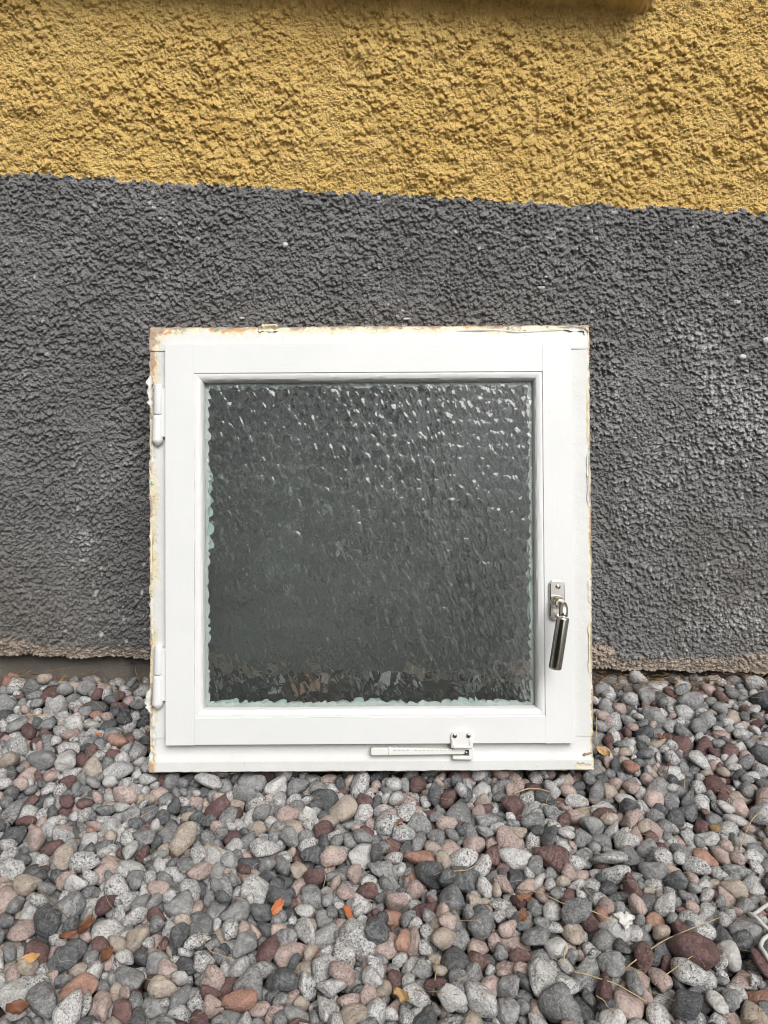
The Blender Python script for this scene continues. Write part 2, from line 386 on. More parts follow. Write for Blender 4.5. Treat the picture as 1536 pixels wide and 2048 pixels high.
# settled gravel, nine whole numbers a stone: shape, size in 0.1 mm, x and y in mm, z in 0.5 mm, rotation w x y z in fortieths
STONES = np.array([
23,210,161,-603,-9,29,25,2,-13,7,240,304,-539,-8,15,-4,17,33,8,199,-315,-590,-19,1,13,37,-8,23,184,89,-590,-15,5,10,25,29,11,164,291,-562,-14,24,-16,0,-27,3,193,278,-594,-16,3,-15,29,-24,
18,222,-25,-515,-27,14,33,-2,-18,18,144,-286,-602,-16,38,8,-3,9,2,201,152,-571,-10,14,4,-36,-9,11,159,201,-494,0,7,-6,-12,37,13,152,-132,-595,-6,12,-9,29,24,11,186,226,-594,-21,7,26,27,-11,
7,173,-345,-578,-40,30,9,12,-21,20,168,-314,-544,-17,23,-33,2,-2,17,240,195,-405,-19,6,6,37,13,18,210,-337,-478,-21,14,-10,-6,36,2,127,62,-596,1,19,-31,15,6,18,165,195,-562,-25,39,3,-6,7,
11,180,52,-435,-12,24,-32,-2,-5,12,158,-288,-575,-24,0,21,-31,-14,7,163,-346,-504,-7,13,-35,7,-13,3,164,102,-504,-15,11,-19,25,23,12,200,-239,-372,-14,13,-16,15,-31,3,145,220,-554,-11,37,7,-6,-12,
23,203,-140,-456,-23,27,-1,16,-25,8,210,375,-506,-29,0,-7,34,20,9,210,-188,-503,-28,29,13,-1,-24,19,165,239,-506,-20,3,-23,-33,-3,23,240,-54,-305,-27,11,-3,38,-2,10,236,96,-304,-20,1,24,31,-9,
11,186,69,-468,-19,11,-32,21,-6,8,210,-128,-575,-29,27,-1,13,-27,19,144,-96,-568,-21,1,16,36,-10,11,150,-6,-516,2,13,22,-24,-19,3,176,-216,-480,-15,19,0,-2,35,15,187,251,-603,-25,32,3,1,24,
14,136,112,-598,-29,10,2,35,16,6,195,-341,-410,-22,36,-16,6,-6,7,205,73,-542,-39,12,-18,-34,3,5,210,154,-396,-34,2,-1,14,37,0,163,-244,-559,-34,14,1,-1,38,1,185,-264,-587,-46,22,-26,19,-11,
11,159,345,-536,-30,13,-20,-27,17,6,149,-209,-569,-31,39,-5,7,-1,21,135,-140,-523,-24,6,-7,20,-33,23,146,-40,-566,-6,6,38,-6,-7,23,195,-286,-501,-44,2,39,-1,-6,11,184,-38,-538,-30,27,-6,-29,0,
11,148,-58,-405,-13,6,2,-12,38,12,126,30,-588,-11,32,4,4,-23,4,193,-93,-530,-43,0,-11,3,-38,18,197,322,-496,-37,1,-39,-3,-10,15,160,-155,-484,-18,16,-6,16,-33,11,175,307,-421,-32,24,8,-28,13,
14,158,153,-517,-19,20,2,-6,-34,19,148,117,-577,-17,8,23,31,-6,2,177,-25,-396,-25,9,-37,-11,4,7,191,88,-434,-20,3,38,11,6,18,159,149,-366,-25,31,1,9,-23,10,189,259,-409,-9,14,0,9,37,
21,142,-209,-517,-19,2,-30,5,26,18,199,-30,-609,-39,3,0,9,-39,19,158,59,-521,-14,31,-1,-20,-15,11,141,-395,-444,-19,37,-11,2,-10,13,134,251,-549,-3,20,-22,21,-16,13,165,-142,-382,-22,36,4,-4,-17,
3,165,-59,-555,-25,26,20,-4,23,15,210,0,-417,-30,37,-11,4,-8,14,152,-372,-508,-23,36,-3,2,-17,23,140,-163,-570,-16,11,-12,35,12,2,158,-78,-455,-31,6,31,-24,-5,3,210,-471,-222,-10,39,-10,2,-1,
21,153,-297,-441,-28,34,3,7,-20,5,152,13,-474,-7,20,24,-22,12,12,150,262,-563,-25,2,13,37,-8,17,180,205,-584,-14,6,28,-6,-28,18,139,-112,-465,-17,25,29,-1,-13,1,183,92,-402,-22,16,-36,3,-7,
19,152,-422,-419,-19,4,8,1,-39,23,168,-254,-509,-32,18,-15,-5,32,3,147,332,-605,-24,17,-24,25,-10,23,134,-72,-571,-24,30,-9,23,-8,2,146,-116,-532,-21,13,-8,37,1,16,195,-345,-533,-39,29,-17,18,-13,
11,199,45,-339,-31,9,-2,-35,17,21,140,300,-478,-10,10,29,22,14,8,167,357,-413,-24,10,11,37,1,22,125,204,-613,-9,1,-10,-5,39,10,139,-80,-508,-28,23,16,-3,-28,21,146,-371,-402,-20,6,-36,14,8,
12,210,-213,-304,-20,2,35,14,14,7,150,223,-523,-29,15,-32,16,-11,13,130,-54,-599,-19,31,5,9,22,22,117,-240,-599,-26,30,14,12,-19,11,155,470,-331,-12,33,-1,-16,-17,7,163,5,-350,-10,25,-25,-14,-14,
22,131,362,-522,-24,35,13,10,10,13,194,258,-345,-18,4,-10,-18,-34,22,135,-8,-602,-22,25,-1,30,-8,18,150,263,-428,-20,17,-9,8,34,7,141,172,-531,-19,21,2,-14,-31,5,158,-412,-378,-7,30,2,-24,12,
5,205,-177,-255,-15,13,-2,15,-35,22,182,-58,-508,-41,5,-39,5,1,20,140,-49,-575,-19,10,37,-11,7,22,210,-80,-275,-32,8,10,18,-33,19,197,-363,-230,-29,3,1,35,-19,17,181,289,-373,-14,2,38,-10,8,
19,136,391,-441,-39,11,-19,-32,-8,21,137,194,-508,-26,17,1,-2,-36,5,152,24,-363,-18,11,-6,-30,-23,7,108,-346,-551,-19,33,-2,18,-13,4,199,-236,-253,-3,3,4,-38,13,9,161,-211,-586,-49,37,-9,5,-13,
5,204,-32,-248,-26,30,-12,-17,17,9,173,325,-438,-22,25,-20,10,22,10,177,370,-549,-26,38,1,12,4,11,179,-438,-219,-17,27,0,-4,-30,8,158,-208,-424,-16,25,-23,-10,18,7,185,-318,-411,-39,3,25,-31,-6,
13,118,-158,-598,-18,29,-23,14,6,8,131,-130,-483,-20,37,11,7,-6,6,210,166,-293,-28,27,-8,23,17,12,123,308,-590,-22,18,-10,-3,-34,20,147,-177,-542,-23,17,4,9,35,4,188,43,-397,-23,39,-3,0,-7,
22,132,-224,-543,-33,34,10,15,-12,5,157,185,-335,-21,40,2,-4,2,12,127,-264,-483,-32,5,-19,22,27,7,167,-338,-285,-13,16,11,-28,20,19,145,-192,-576,-41,29,14,-21,-11,0,168,6,-525,-27,7,18,-32,-14,
19,194,-409,-462,-34,18,16,-32,6,11,145,-112,-367,-18,9,-7,-34,18,23,104,321,-591,-15,8,-20,33,-5,9,115,37,-550,-30,4,4,-29,-27,12,117,233,-578,-1,27,-8,-25,14,5,170,105,-381,-15,6,32,23,-5,
10,192,-268,-350,-34,3,23,32,-1,16,210,408,-114,-9,17,3,-15,33,11,124,269,-473,-23,31,-19,17,2,17,200,309,-334,-11,33,-17,-11,9,3,142,39,-609,-26,21,9,-5,-33,15,169,-119,-321,-15,16,-35,-2,10,
23,124,144,-491,-27,2,9,38,7,20,148,413,-435,-34,32,6,-9,-21,21,139,272,-452,-14,11,17,20,29,13,153,407,-412,-40,29,22,2,-17,21,173,439,-267,-24,26,5,-3,-29,15,170,-82,-398,-15,38,-6,-5,-8,
8,190,-144,-256,-16,3,20,-30,-17,7,210,475,-80,-5,16,-13,10,33,7,114,-11,-570,-11,25,-21,-1,-23,5,109,20,-525,-10,10,23,-28,-15,2,163,-448,-364,-29,30,5,-7,25,1,157,-301,-469,-27,30,-10,-4,24,
13,161,-115,-252,-24,4,-2,-1,-40,7,143,-212,-452,-22,2,38,-5,-11,16,151,-141,-549,-37,19,27,-1,23,7,134,11,-562,-40,10,19,7,33,2,119,-211,-554,-29,17,-28,-18,-15,19,181,-27,-315,-34,8,-31,-11,-21,
22,210,533,-207,-17,39,-5,7,1,15,173,109,-414,-23,2,13,8,-37,2,207,-195,-401,-32,27,24,-5,16,10,134,343,-560,-33,11,29,25,-5,8,155,251,-285,-19,9,39,0,-6,0,173,-79,-599,-43,4,10,6,38,
6,181,351,-581,-29,7,17,32,15,11,124,159,-444,-34,28,-23,-15,-9,17,190,135,-517,-50,1,-4,-38,-11,18,169,-519,-218,-16,14,37,-3,7,11,135,310,-383,-21,30,26,-6,-1,22,178,-523,-183,-23,18,-14,18,28,
3,162,28,-325,-5,31,-5,-5,25,21,125,-188,-594,-46,22,-33,-6,-3,13,118,-189,-523,-16,11,33,20,-6,3,119,178,-484,-21,12,-2,-7,38,3,132,-158,-500,-28,1,37,-15,-4,19,128,-287,-368,-14,8,5,-7,-38,
23,130,-77,-431,-20,25,-30,-5,-9,5,145,241,-357,-36,1,-8,23,-31,23,126,50,-568,-32,0,-2,2,-40,18,126,111,-445,-22,9,20,5,33,13,169,308,-313,-10,32,-13,13,15,2,194,154,-423,-45,7,2,-39,-2,
10,138,-342,-445,-23,21,-12,22,23,13,167,439,-213,-20,22,-4,-1,-33,8,142,172,-576,-13,4,-13,9,-37,2,127,-194,-544,-33,3,23,32,-7,19,140,-14,-583,-37,27,-19,-16,15,10,185,198,-368,-25,9,13,-10,-35,
12,154,68,-448,9,13,0,-22,-30,21,144,68,-273,-19,19,-8,-31,-16,13,112,19,-601,-29,34,5,13,17,14,172,28,-517,-35,33,-6,-19,12,19,104,-321,-504,-11,12,19,-31,-12,20,182,392,-236,-26,7,-2,5,39,
19,156,-195,-330,-13,16,1,34,-13,23,159,-182,-279,-5,29,-27,3,0,3,175,-404,-226,-30,18,-24,26,4,0,138,85,-559,-27,28,7,24,-13,1,131,-101,-514,-26,20,-35,-2,-1,18,127,-116,-408,-33,22,5,17,28,
3,147,283,-400,-14,7,17,35,5,11,198,-511,-74,-30,25,-1,28,-13,13,130,348,-513,-25,17,16,-15,-29,18,145,348,-301,-19,15,-34,-1,13,2,115,-226,-604,-33,15,-6,-6,36,22,185,70,-511,-40,2,1,39,6,
10,113,-18,-448,-32,11,-8,36,12,12,165,397,-388,-35,5,18,8,34,0,205,424,-345,-38,0,-36,-17,7,13,156,388,-318,-27,1,-27,-29,6,21,193,-468,-123,-24,11,16,15,-32,22,133,389,-466,-33,0,-7,36,-17,
18,187,595,-68,-19,30,-6,14,21,20,112,-337,-597,-33,39,-2,-8,-6,7,109,33,-446,-29,11,-13,36,3,19,112,134,-534,-29,9,-30,20,-16,6,132,95,-539,-32,38,3,13,5,12,141,285,-507,-21,32,-19,-10,13,
19,117,-267,-522,-32,17,-10,-28,21,16,166,80,-343,-21,22,-31,9,-9,0,119,-116,-595,-27,11,2,38,-2,15,156,74,-569,-25,19,-30,18,2,0,129,127,-506,-20,13,3,-18,-33,21,210,417,-47,-22,34,7,13,16,
4,186,-51,-418,-35,39,-3,-7,-4,16,204,606,-19,-20,3,6,-26,30,11,105,-395,-473,-17,26,11,27,7,2,103,-285,-524,-23,5,35,-18,-3,0,146,127,-330,-25,40,-2,5,1,5,123,-34,-427,-15,18,-13,21,-26,
17,126,343,-474,-32,10,8,3,-38,6,157,95,-571,-31,2,10,-37,12,7,132,366,-328,-27,13,-30,-23,-4,2,130,-96,-326,-11,11,14,-25,25,9,131,-9,-553,-19,20,-7,-32,12,22,192,-164,-299,-17,30,-25,-3,-10,
19,158,-278,-456,-43,19,-1,6,-35,5,125,451,-316,-19,16,6,-14,33,13,129,-469,-323,-23,18,-35,8,-6,22,122,-249,-450,-23,40,-4,5,-2,6,169,-133,-356,-28,10,-14,31,-19,11,120,64,-364,-19,8,38,0,-8,
19,103,-254,-542,-17,12,4,-32,21,6,134,62,-510,8,21,-9,17,28,13,168,-178,-474,-30,16,21,29,-5,16,160,45,-243,-29,10,19,-32,-11,21,113,-313,-484,-32,18,-20,30,1,7,139,-153,-324,-3,37,-11,-7,7,
13,167,459,-173,-33,19,-21,28,3,15,140,393,-360,-35,0,-1,-12,38,3,195,182,-598,-39,4,-33,22,5,8,127,305,-504,-24,31,7,-9,-23,6,140,131,-443,-29,16,-27,21,-13,5,114,-178,-408,-22,15,-6,-35,-12,
11,98,-371,-537,-14,23,2,25,21,9,140,-167,-611,-30,11,-34,17,-4,14,123,-41,-452,-24,5,39,3,-5,11,210,488,-308,-5,6,-29,27,5,0,136,172,-412,-25,6,29,19,18,13,140,279,-533,-31,14,-5,13,-35,
20,143,-97,-415,-29,25,-11,4,-29,16,191,471,-131,-16,17,30,20,1,14,210,-597,-79,-19,11,-4,-37,-11,12,143,-296,-392,-15,1,-37,14,-6,11,142,226,-261,-18,16,26,-3,-26,23,149,-73,-354,-21,10,-10,16,-34,
15,136,-214,-404,-3,34,-5,2,-21,23,156,374,-395,-38,10,-21,-32,-7,15,138,238,-532,-11,32,-4,4,23,21,143,-386,-367,-22,8,-1,-31,-24,2,177,372,-360,-40,19,15,4,32,2,116,-170,-587,-29,11,-4,-38,-6,
11,111,-32,-586,-33,35,-19,-5,-1,14,159,-223,-412,-21,7,22,-32,4,9,118,-118,-553,-28,19,-35,-1,-3,18,156,431,-171,-27,9,-34,18,3,14,114,193,-587,-28,14,30,-19,-12,21,178,-337,-340,-39,14,-19,-30,11,
21,116,214,-315,-17,2,-1,-36,-18,18,172,-359,-173,-41,30,1,-10,25,0,180,359,-274,-25,11,-2,16,-35,11,121,-378,-483,-24,3,-37,12,-7,15,133,-282,-478,-34,14,-7,-24,27,4,193,262,-580,-46,37,12,1,-9,
4,158,-245,-531,-40,18,34,-8,-9,11,147,-386,-171,-15,20,1,8,34,22,103,-65,-485,-34,37,1,14,-5,14,129,-321,-317,-25,27,9,8,-27,19,154,281,-271,-21,33,-14,-13,11,11,116,215,-494,-30,21,-33,5,7,
4,142,380,-450,-46,22,9,3,-32,12,210,38,-478,-41,5,2,-7,39,18,97,-236,-499,-18,3,36,4,17,23,167,-27,-457,-46,27,-3,4,29,0,123,-367,-474,-6,31,-18,5,17,14,127,-280,-553,-31,13,-29,-5,24,
14,191,74,-625,-20,27,12,27,-6,10,111,-86,-473,-33,23,2,1,33,14,142,-26,-372,-7,38,-9,7,-6,15,175,-451,-184,-24,5,-6,18,-35,20,176,-602,-15,-26,29,9,1,26,10,173,-289,-409,-35,7,15,-35,8,
21,135,409,-299,-31,20,7,3,-34,6,124,-332,-431,-25,1,-17,13,-34,21,163,-312,-527,-37,14,-14,-13,32,9,165,-482,-27,-24,15,-34,-13,5,15,127,-357,-433,-26,1,-11,31,22,2,97,283,-492,-26,36,12,-6,12,
2,94,-195,-563,-24,19,18,-25,17,0,109,-161,-586,-13,3,6,16,36,8,140,-391,-386,-20,34,-17,-10,5,18,151,264,-362,-43,19,-9,-1,-34,6,176,286,-463,-42,8,-13,-22,29,18,103,-329,-568,-27,6,10,-9,37,
6,118,-287,-545,-22,24,21,-8,-22,12,179,-550,-126,-22,3,-28,29,-2,3,124,-375,-446,-29,32,-15,-3,-19,10,142,439,-331,-30,10,35,10,-13,7,145,458,-99,-13,16,10,-13,32,18,160,151,-537,-40,25,-15,-12,24,
22,96,-1,-570,-33,0,11,9,-37,6,167,419,-5,-18,24,-27,17,-6,5,135,-99,-597,-42,23,7,-26,-18,8,121,160,-477,-21,16,-19,-20,24,4,153,128,-397,-23,13,-11,3,-36,3,120,318,-411,-4,4,-11,6,-38,
7,174,81,-376,-43,38,0,8,10,8,108,113,-513,-43,15,-19,-30,-10,21,127,210,-272,-24,35,-1,3,-20,16,120,-358,-557,-25,24,24,-17,-14,21,113,236,-477,-17,1,35,-14,13,18,150,-237,-415,-44,6,0,11,38,
1,120,41,-528,-25,8,19,-34,3,3,133,-135,-407,-27,2,-27,24,-18,10,111,431,-398,-28,34,14,4,-15,3,155,84,-278,-21,15,-10,33,-13,6,171,-147,-569,-44,10,-38,-7,1,11,95,209,-427,-17,2,-12,-30,-23,
13,173,317,-604,-45,3,-38,11,6,3,118,26,-490,-26,18,-13,32,9,8,147,244,-318,-26,7,-8,-23,31,9,141,-280,-324,-20,2,-35,19,-5,3,136,-356,-364,-41,33,9,-11,18,19,108,221,-411,-15,26,-24,17,8,
5,133,68,-407,-23,6,-25,-3,-31,22,119,148,-462,-39,8,-1,20,34,19,146,7,-475,-47,12,-29,20,-14,16,113,-399,-487,-37,0,-37,12,-9,21,138,-307,-364,-26,27,-2,8,-28,14,113,248,-443,-30,33,0,-5,-22,
14,125,231,-401,-25,36,14,-4,11,9,141,-525,-143,-18,33,-7,15,-15,6,107,119,-526,-36,3,-32,-24,0,13,132,240,-564,-23,27,18,-3,-24,12,134,10,-401,-23,8,-1,38,-11,14,121,179,-547,-31,10,36,-2,-15,
3,136,-26,-292,-4,4,-36,18,1,13,173,61,-612,-40,10,-16,32,14,20,116,133,-571,-15,32,-16,8,-16,22,111,257,-508,-27,15,-14,-4,34,5,133,-137,-281,-23,15,-31,-12,17,8,127,500,-225,-10,12,-11,33,17,
21,136,13,-251,-14,0,17,36,-3,21,119,-438,-395,-28,23,-20,-25,-5,16,129,474,-284,-14,14,-30,-23,-1,16,178,-142,-601,-44,5,6,-38,-10,22,96,15,-535,-38,18,5,33,-12,9,108,-232,-585,-37,15,20,2,31,
10,104,-277,-589,-30,15,19,29,12,17,121,-272,-296,-20,18,-24,-24,-12,16,142,226,-325,-33,28,-21,-19,-3,21,114,-253,-570,-46,23,-11,21,-22,3,132,26,-543,-42,4,-36,-14,-9,6,101,-73,-531,-30,24,17,-7,-26,
16,191,388,-61,-22,5,19,-32,13,0,153,339,-226,-21,26,-13,2,-27,14,121,-248,-465,-31,20,26,13,18,13,127,326,-271,-17,34,1,0,22,15,150,-221,-333,-18,11,10,37,2,22,124,-179,-377,-32,24,1,3,-32,
16,156,123,-546,-49,11,-37,6,-8,9,154,275,-325,-14,1,1,34,-22,12,144,-447,-334,-32,5,-5,38,-11,23,155,510,-243,-22,2,25,18,-26,5,123,-91,-378,-26,19,-35,4,-6,4,94,203,-601,-9,23,-29,-14,-3,
19,131,-501,-132,-6,19,15,-8,-31,9,132,136,-558,-28,31,13,9,-20,11,129,-378,-320,-41,12,-21,-2,31,0,138,403,-209,-23,26,22,7,-20,16,112,-390,-427,-22,28,-25,6,11,15,183,-111,-339,-31,6,17,36,2,
10,81,-272,-542,-29,23,7,1,-32,13,143,-394,-117,-8,35,6,7,16,5,135,-176,-452,-19,17,5,-13,33,22,181,131,-250,-52,13,13,9,-34,10,90,45,-512,-16,3,-35,15,10,13,114,278,-340,-6,21,-8,25,22,
19,139,-452,-313,-42,14,7,-37,-2,21,122,-307,-337,-21,34,-6,12,15,11,138,492,-190,-22,4,-28,27,6,7,144,-290,-245,-16,8,-21,18,-28,6,210,-571,-18,-39,9,-37,10,-6,3,158,489,-112,-22,33,16,-12,-9,
11,109,-212,-367,-22,35,-7,16,-8,11,122,16,-277,-26,27,-21,-11,17,19,140,302,-269,-25,0,-7,-4,-39,13,117,-9,-401,-5,7,23,-17,-28,11,79,127,-595,-23,24,-9,-16,26,19,90,-294,-557,-17,3,15,35,-12,
17,112,301,-437,-36,11,6,34,17,3,117,332,-579,-23,6,-20,-29,17,4,177,383,-148,-15,31,8,-15,-18,3,144,139,-595,-41,31,12,19,12,7,146,-510,-42,-14,35,-16,4,9,11,132,347,-391,-28,27,-27,8,-7,
18,134,234,-433,-46,11,31,23,-3,21,163,12,-378,-38,10,14,6,35,9,115,-78,-581,-48,20,-27,2,22,12,145,368,-199,-22,12,2,38,-6,6,117,-122,-496,-36,13,-11,-36,1,19,134,180,-362,-41,24,24,9,-20,
22,101,310,-563,-28,12,-14,-9,34,10,102,2,-437,-31,18,2,-27,23,11,103,-112,-483,-43,27,-13,-22,-15,19,106,-190,-420,-26,20,23,1,-26,17,109,276,-547,-29,4,-25,-20,-23,13,87,-95,-588,-20,27,1,-15,-25,
15,136,-304,-567,-22,16,22,-29,8,21,134,-165,-364,-36,37,-4,-14,-2,14,110,-155,-350,-20,33,7,5,-21,16,122,-246,-432,-29,10,-10,-37,-7,11,135,-76,-548,-43,28,-23,-8,-14,17,162,393,-294,-29,8,13,-20,-31,
23,124,-27,-564,-32,13,-37,5,-2,17,162,-41,-622,-18,28,2,-20,19,20,132,527,-149,-17,6,-1,5,-39,3,98,-172,-473,0,9,5,17,35,17,143,258,-454,-36,3,-7,39,-6,4,145,128,-463,-41,38,5,7,-9,
7,130,397,-343,-39,21,-34,2,-4,2,210,447,-12,-39,33,-11,-1,20,8,116,-283,-392,-26,13,15,9,-34,3,128,137,-615,-22,34,-9,15,-13,6,135,418,-271,-35,3,-37,8,13,17,129,89,-488,-17,3,28,7,28,
13,124,-484,-267,-25,13,6,-8,37,23,120,-262,-470,-24,15,0,35,-12,2,110,221,-357,-20,2,24,31,-3,16,141,-396,-404,-30,8,22,28,-16,16,155,-96,-433,-49,2,-21,31,-13,19,108,227,-491,-11,14,-29,0,23,
21,90,186,-536,-28,0,30,9,25,11,108,97,-513,-51,37,-9,7,-11,12,128,-199,-614,-25,13,9,-19,32,6,88,7,-599,-35,14,-34,13,8,16,101,-61,-462,-25,18,-26,-23,7,12,117,42,-380,-17,34,16,15,4,
10,74,-165,-537,-23,8,10,35,14,16,126,-407,-303,-17,16,-1,14,34,21,159,182,-228,-38,14,31,-3,-20,14,119,344,-346,-24,5,-15,-9,36,12,169,187,-298,-43,14,-17,33,-5,10,93,329,-546,-21,17,28,22,4,
3,125,339,-329,-23,7,4,21,33,20,98,123,-481,-31,22,-3,2,-33,4,108,-306,-512,-25,24,-27,-2,-16,20,131,-354,-311,-29,1,14,-33,18,21,112,47,-491,-16,18,26,-24,-3,1,126,-447,-379,-21,5,-17,-35,10,
4,149,-42,-373,-18,22,-17,-3,-28,14,94,411,-400,-25,32,15,-19,1,4,131,358,-495,-28,14,20,2,32,12,195,-450,-75,-33,3,38,11,-3,15,163,279,-350,-28,6,-21,0,34,13,138,120,-308,-21,16,16,33,3,
16,180,-160,-406,-42,1,-9,0,39,6,121,-321,-243,-20,29,-27,5,1,3,105,-93,-609,-24,16,16,-21,-25,15,124,354,-451,-34,17,34,9,8,11,89,163,-501,-15,34,-18,1,-10,8,137,444,-142,-21,1,-11,-35,-15,
10,132,433,-316,-17,39,-3,7,3,21,160,-217,-501,-39,14,-11,-26,-25,18,125,246,-262,-20,13,15,-4,34,9,139,172,-261,-27,9,-34,0,18,9,173,-138,-331,-41,31,-20,16,4,10,182,1,-331,-22,11,-26,28,-2,
5,94,316,-353,-10,12,-37,-2,-9,12,93,-209,-501,-8,3,9,-34,-19,9,105,342,-447,-23,8,23,30,-11,4,107,54,-552,-27,23,-12,-13,-28,19,107,103,-272,-3,16,-12,-6,34,11,90,-198,-362,-17,8,-32,-15,-18,
3,131,192,-267,-36,18,6,-4,-35,1,126,-57,-531,-27,7,-13,29,-23,13,107,-382,-306,-18,1,32,23,-7,9,142,-70,-331,-26,1,-4,0,40,19,119,-257,-413,-32,14,-24,-13,-26,7,174,-487,-237,-44,5,-9,1,39,
9,180,285,-298,-28,6,5,-39,-4,12,160,442,-383,-34,10,17,-11,33,2,162,-502,-276,-6,27,-9,-6,-27,10,102,-89,-544,-30,0,21,-10,-33,15,140,242,-584,-21,3,28,13,-26,0,138,-423,-400,-32,10,2,29,-26,
20,109,123,-357,-16,5,39,-6,-6,7,134,29,-382,-31,28,-15,-23,6,6,137,-373,-253,-37,8,-15,11,35,13,172,385,-533,-28,29,-11,19,16,15,125,-88,-578,-38,26,-20,-13,19,23,186,105,-356,-37,18,-30,16,-11,
0,149,-462,-146,-25,35,-11,-2,15,3,98,199,-434,-26,15,35,-10,5,10,112,-145,-614,-25,21,9,-15,29,17,133,-241,-484,-28,17,-5,24,27,18,118,521,-87,-17,13,10,-36,7,23,121,-427,-251,-39,14,5,-34,-14,
6,122,-279,-426,-30,36,-10,9,11,16,188,-303,-259,-46,13,-35,-14,-1,16,143,413,-328,-39,20,-34,-3,9,18,148,-167,-319,-30,27,13,26,4,3,159,555,-43,-22,21,-9,4,-33,1,100,328,-477,-19,8,12,-16,34,
18,108,278,-248,-3,23,-18,8,-27,3,107,-428,-275,-30,21,26,-4,22,13,193,351,-105,-36,34,16,13,-1,10,210,-535,-40,-34,8,-6,1,-39,8,171,-309,-298,-43,39,5,-7,-5,14,107,172,-454,-35,11,34,3,-18,
10,131,-2,-304,-33,22,13,3,-31,19,104,410,-373,-33,7,-15,34,-14,21,94,328,-460,-21,12,36,6,-12,5,133,-553,-15,-3,4,-6,7,39,19,233,316,-144,-38,10,-30,-24,5,19,133,323,-128,-8,6,28,-27,9,
23,109,-443,-273,-29,6,-15,37,1,11,114,-488,-285,-25,11,-20,17,27,2,134,-204,-472,-32,10,25,29,3,3,128,-124,-614,-27,22,-13,-12,28,18,87,-188,-466,-16,23,22,19,15,2,90,428,-411,-29,3,8,-7,39,
3,114,-248,-282,-30,30,8,1,26,20,148,57,-374,-35,1,-26,-28,11,4,204,466,-283,-41,0,12,-34,17,19,144,519,-40,-14,1,-38,13,3,1,140,98,-471,-17,8,-18,4,-34,3,88,189,-453,-25,27,0,0,-30,
15,135,-120,-444,-28,2,-25,30,10,8,113,-450,-244,-29,8,-6,37,-13,21,86,251,-473,-27,17,-3,34,13,19,159,-399,-152,-24,6,4,-36,-16,8,99,23,-565,-28,25,-11,9,-28,12,118,-388,-259,-27,31,-18,2,-17,
11,138,-115,-299,-26,19,-18,15,26,2,142,442,-362,-47,38,1,8,-9,1,115,-104,-580,-35,19,-3,-33,-12,18,82,341,-404,-14,10,-26,-29,2,19,104,-259,-437,-11,20,-15,9,-30,2,101,-16,-432,-35,19,-5,13,-32,
4,110,299,-606,-34,35,15,-12,-3,9,92,-276,-441,-20,31,22,-12,2,19,167,-216,-248,-28,0,-25,27,-15,16,152,-389,-33,-29,7,7,-11,-37,23,164,-183,-352,-44,38,-1,10,5,14,118,214,-435,-38,16,21,30,-3,
2,98,-412,-199,-9,3,-14,34,15,6,115,-330,-362,-33,25,7,28,-13,8,95,-182,-458,3,11,-13,-30,20,7,101,-144,-508,-18,12,24,7,29,22,101,303,-581,-51,8,21,-6,-32,8,119,-88,-301,-11,30,-23,-4,12,
7,106,-56,-380,-6,5,34,-7,19,8,95,-109,-501,-28,9,-11,11,-36,22,125,237,-459,-39,30,-1,6,25,6,91,-172,-527,-22,11,-10,18,-32,4,138,129,-276,-31,32,17,-13,-10,1,126,-268,-560,-49,39,2,7,6,
0,106,-160,-419,-18,7,14,37,-4,12,136,328,-352,-25,29,9,3,-25,22,125,-191,-296,-23,19,-33,10,7,3,159,402,-254,-45,33,-7,-5,21,2,104,176,-498,-29,9,27,-27,5,3,128,-369,-423,-37,29,-4,4,27,
0,90,-244,-577,-26,3,-36,10,-15,14,153,32,-280,-42,26,2,-13,28,23,102,-54,-437,-30,18,-16,30,-12,5,81,347,-600,-16,34,-9,-3,20,23,135,270,-487,-45,23,19,26,7,3,99,-233,-460,-21,4,16,36,3,
11,142,-88,-253,-31,35,-4,11,-14,10,121,-338,-301,-25,4,1,39,-10,23,190,321,-397,-36,11,-6,29,24,21,133,132,-579,-42,6,17,-20,30,9,105,83,-361,-20,32,-18,10,-12,23,109,-271,-374,-25,20,-8,34,-3,
2,96,-301,-315,-27,37,-2,-5,15,22,77,-42,-481,-30,38,0,13,-3,7,132,-365,-210,-28,20,-31,9,14,1,131,397,-169,-23,29,-27,-5,-4,20,127,-289,-270,-36,22,-4,6,-33,11,107,430,-126,-25,11,6,7,-37,
18,110,-274,-246,-22,31,18,-10,-16,16,99,51,-534,-42,13,-36,-4,10,12,98,-55,-479,-29,12,26,-27,-9,22,88,187,-354,-17,10,-9,-4,37,7,82,-27,-478,-27,15,-23,2,29,13,186,-275,-614,-46,2,-10,6,38,
2,156,-414,-124,-25,30,-7,-5,25,2,121,61,-486,-18,23,7,30,11,12,123,-70,-381,-12,12,-33,11,-15,16,124,-179,-336,-36,17,-31,17,8,17,210,-432,-231,-45,7,7,-5,-38,9,120,376,-167,-18,11,-14,-28,22,
11,103,-482,-307,-16,22,-7,0,-32,2,120,-93,-358,-36,16,-35,8,9,13,95,123,-452,-22,6,-29,-2,-27,6,98,268,-542,-24,24,-23,-1,-22,12,128,465,-235,-26,38,-4,3,12,18,164,485,4,-38,2,28,22,-18,
0,110,65,-333,-5,16,35,12,0,13,94,-325,-453,-23,5,26,30,0,17,81,-238,-519,-27,5,-16,8,-36,3,196,487,-216,-45,36,14,5,10,11,129,356,-245,-41,35,-5,16,9,7,166,165,-244,-41,30,10,-3,24,
8,94,185,-438,-28,26,-3,0,-31,11,113,351,-32,-22,2,-8,-21,33,20,136,479,-38,-19,4,-5,39,2,8,102,-237,-319,-22,21,-29,-12,12,1,92,379,-415,-34,3,28,27,5,14,124,425,-309,-29,31,-9,18,-16,
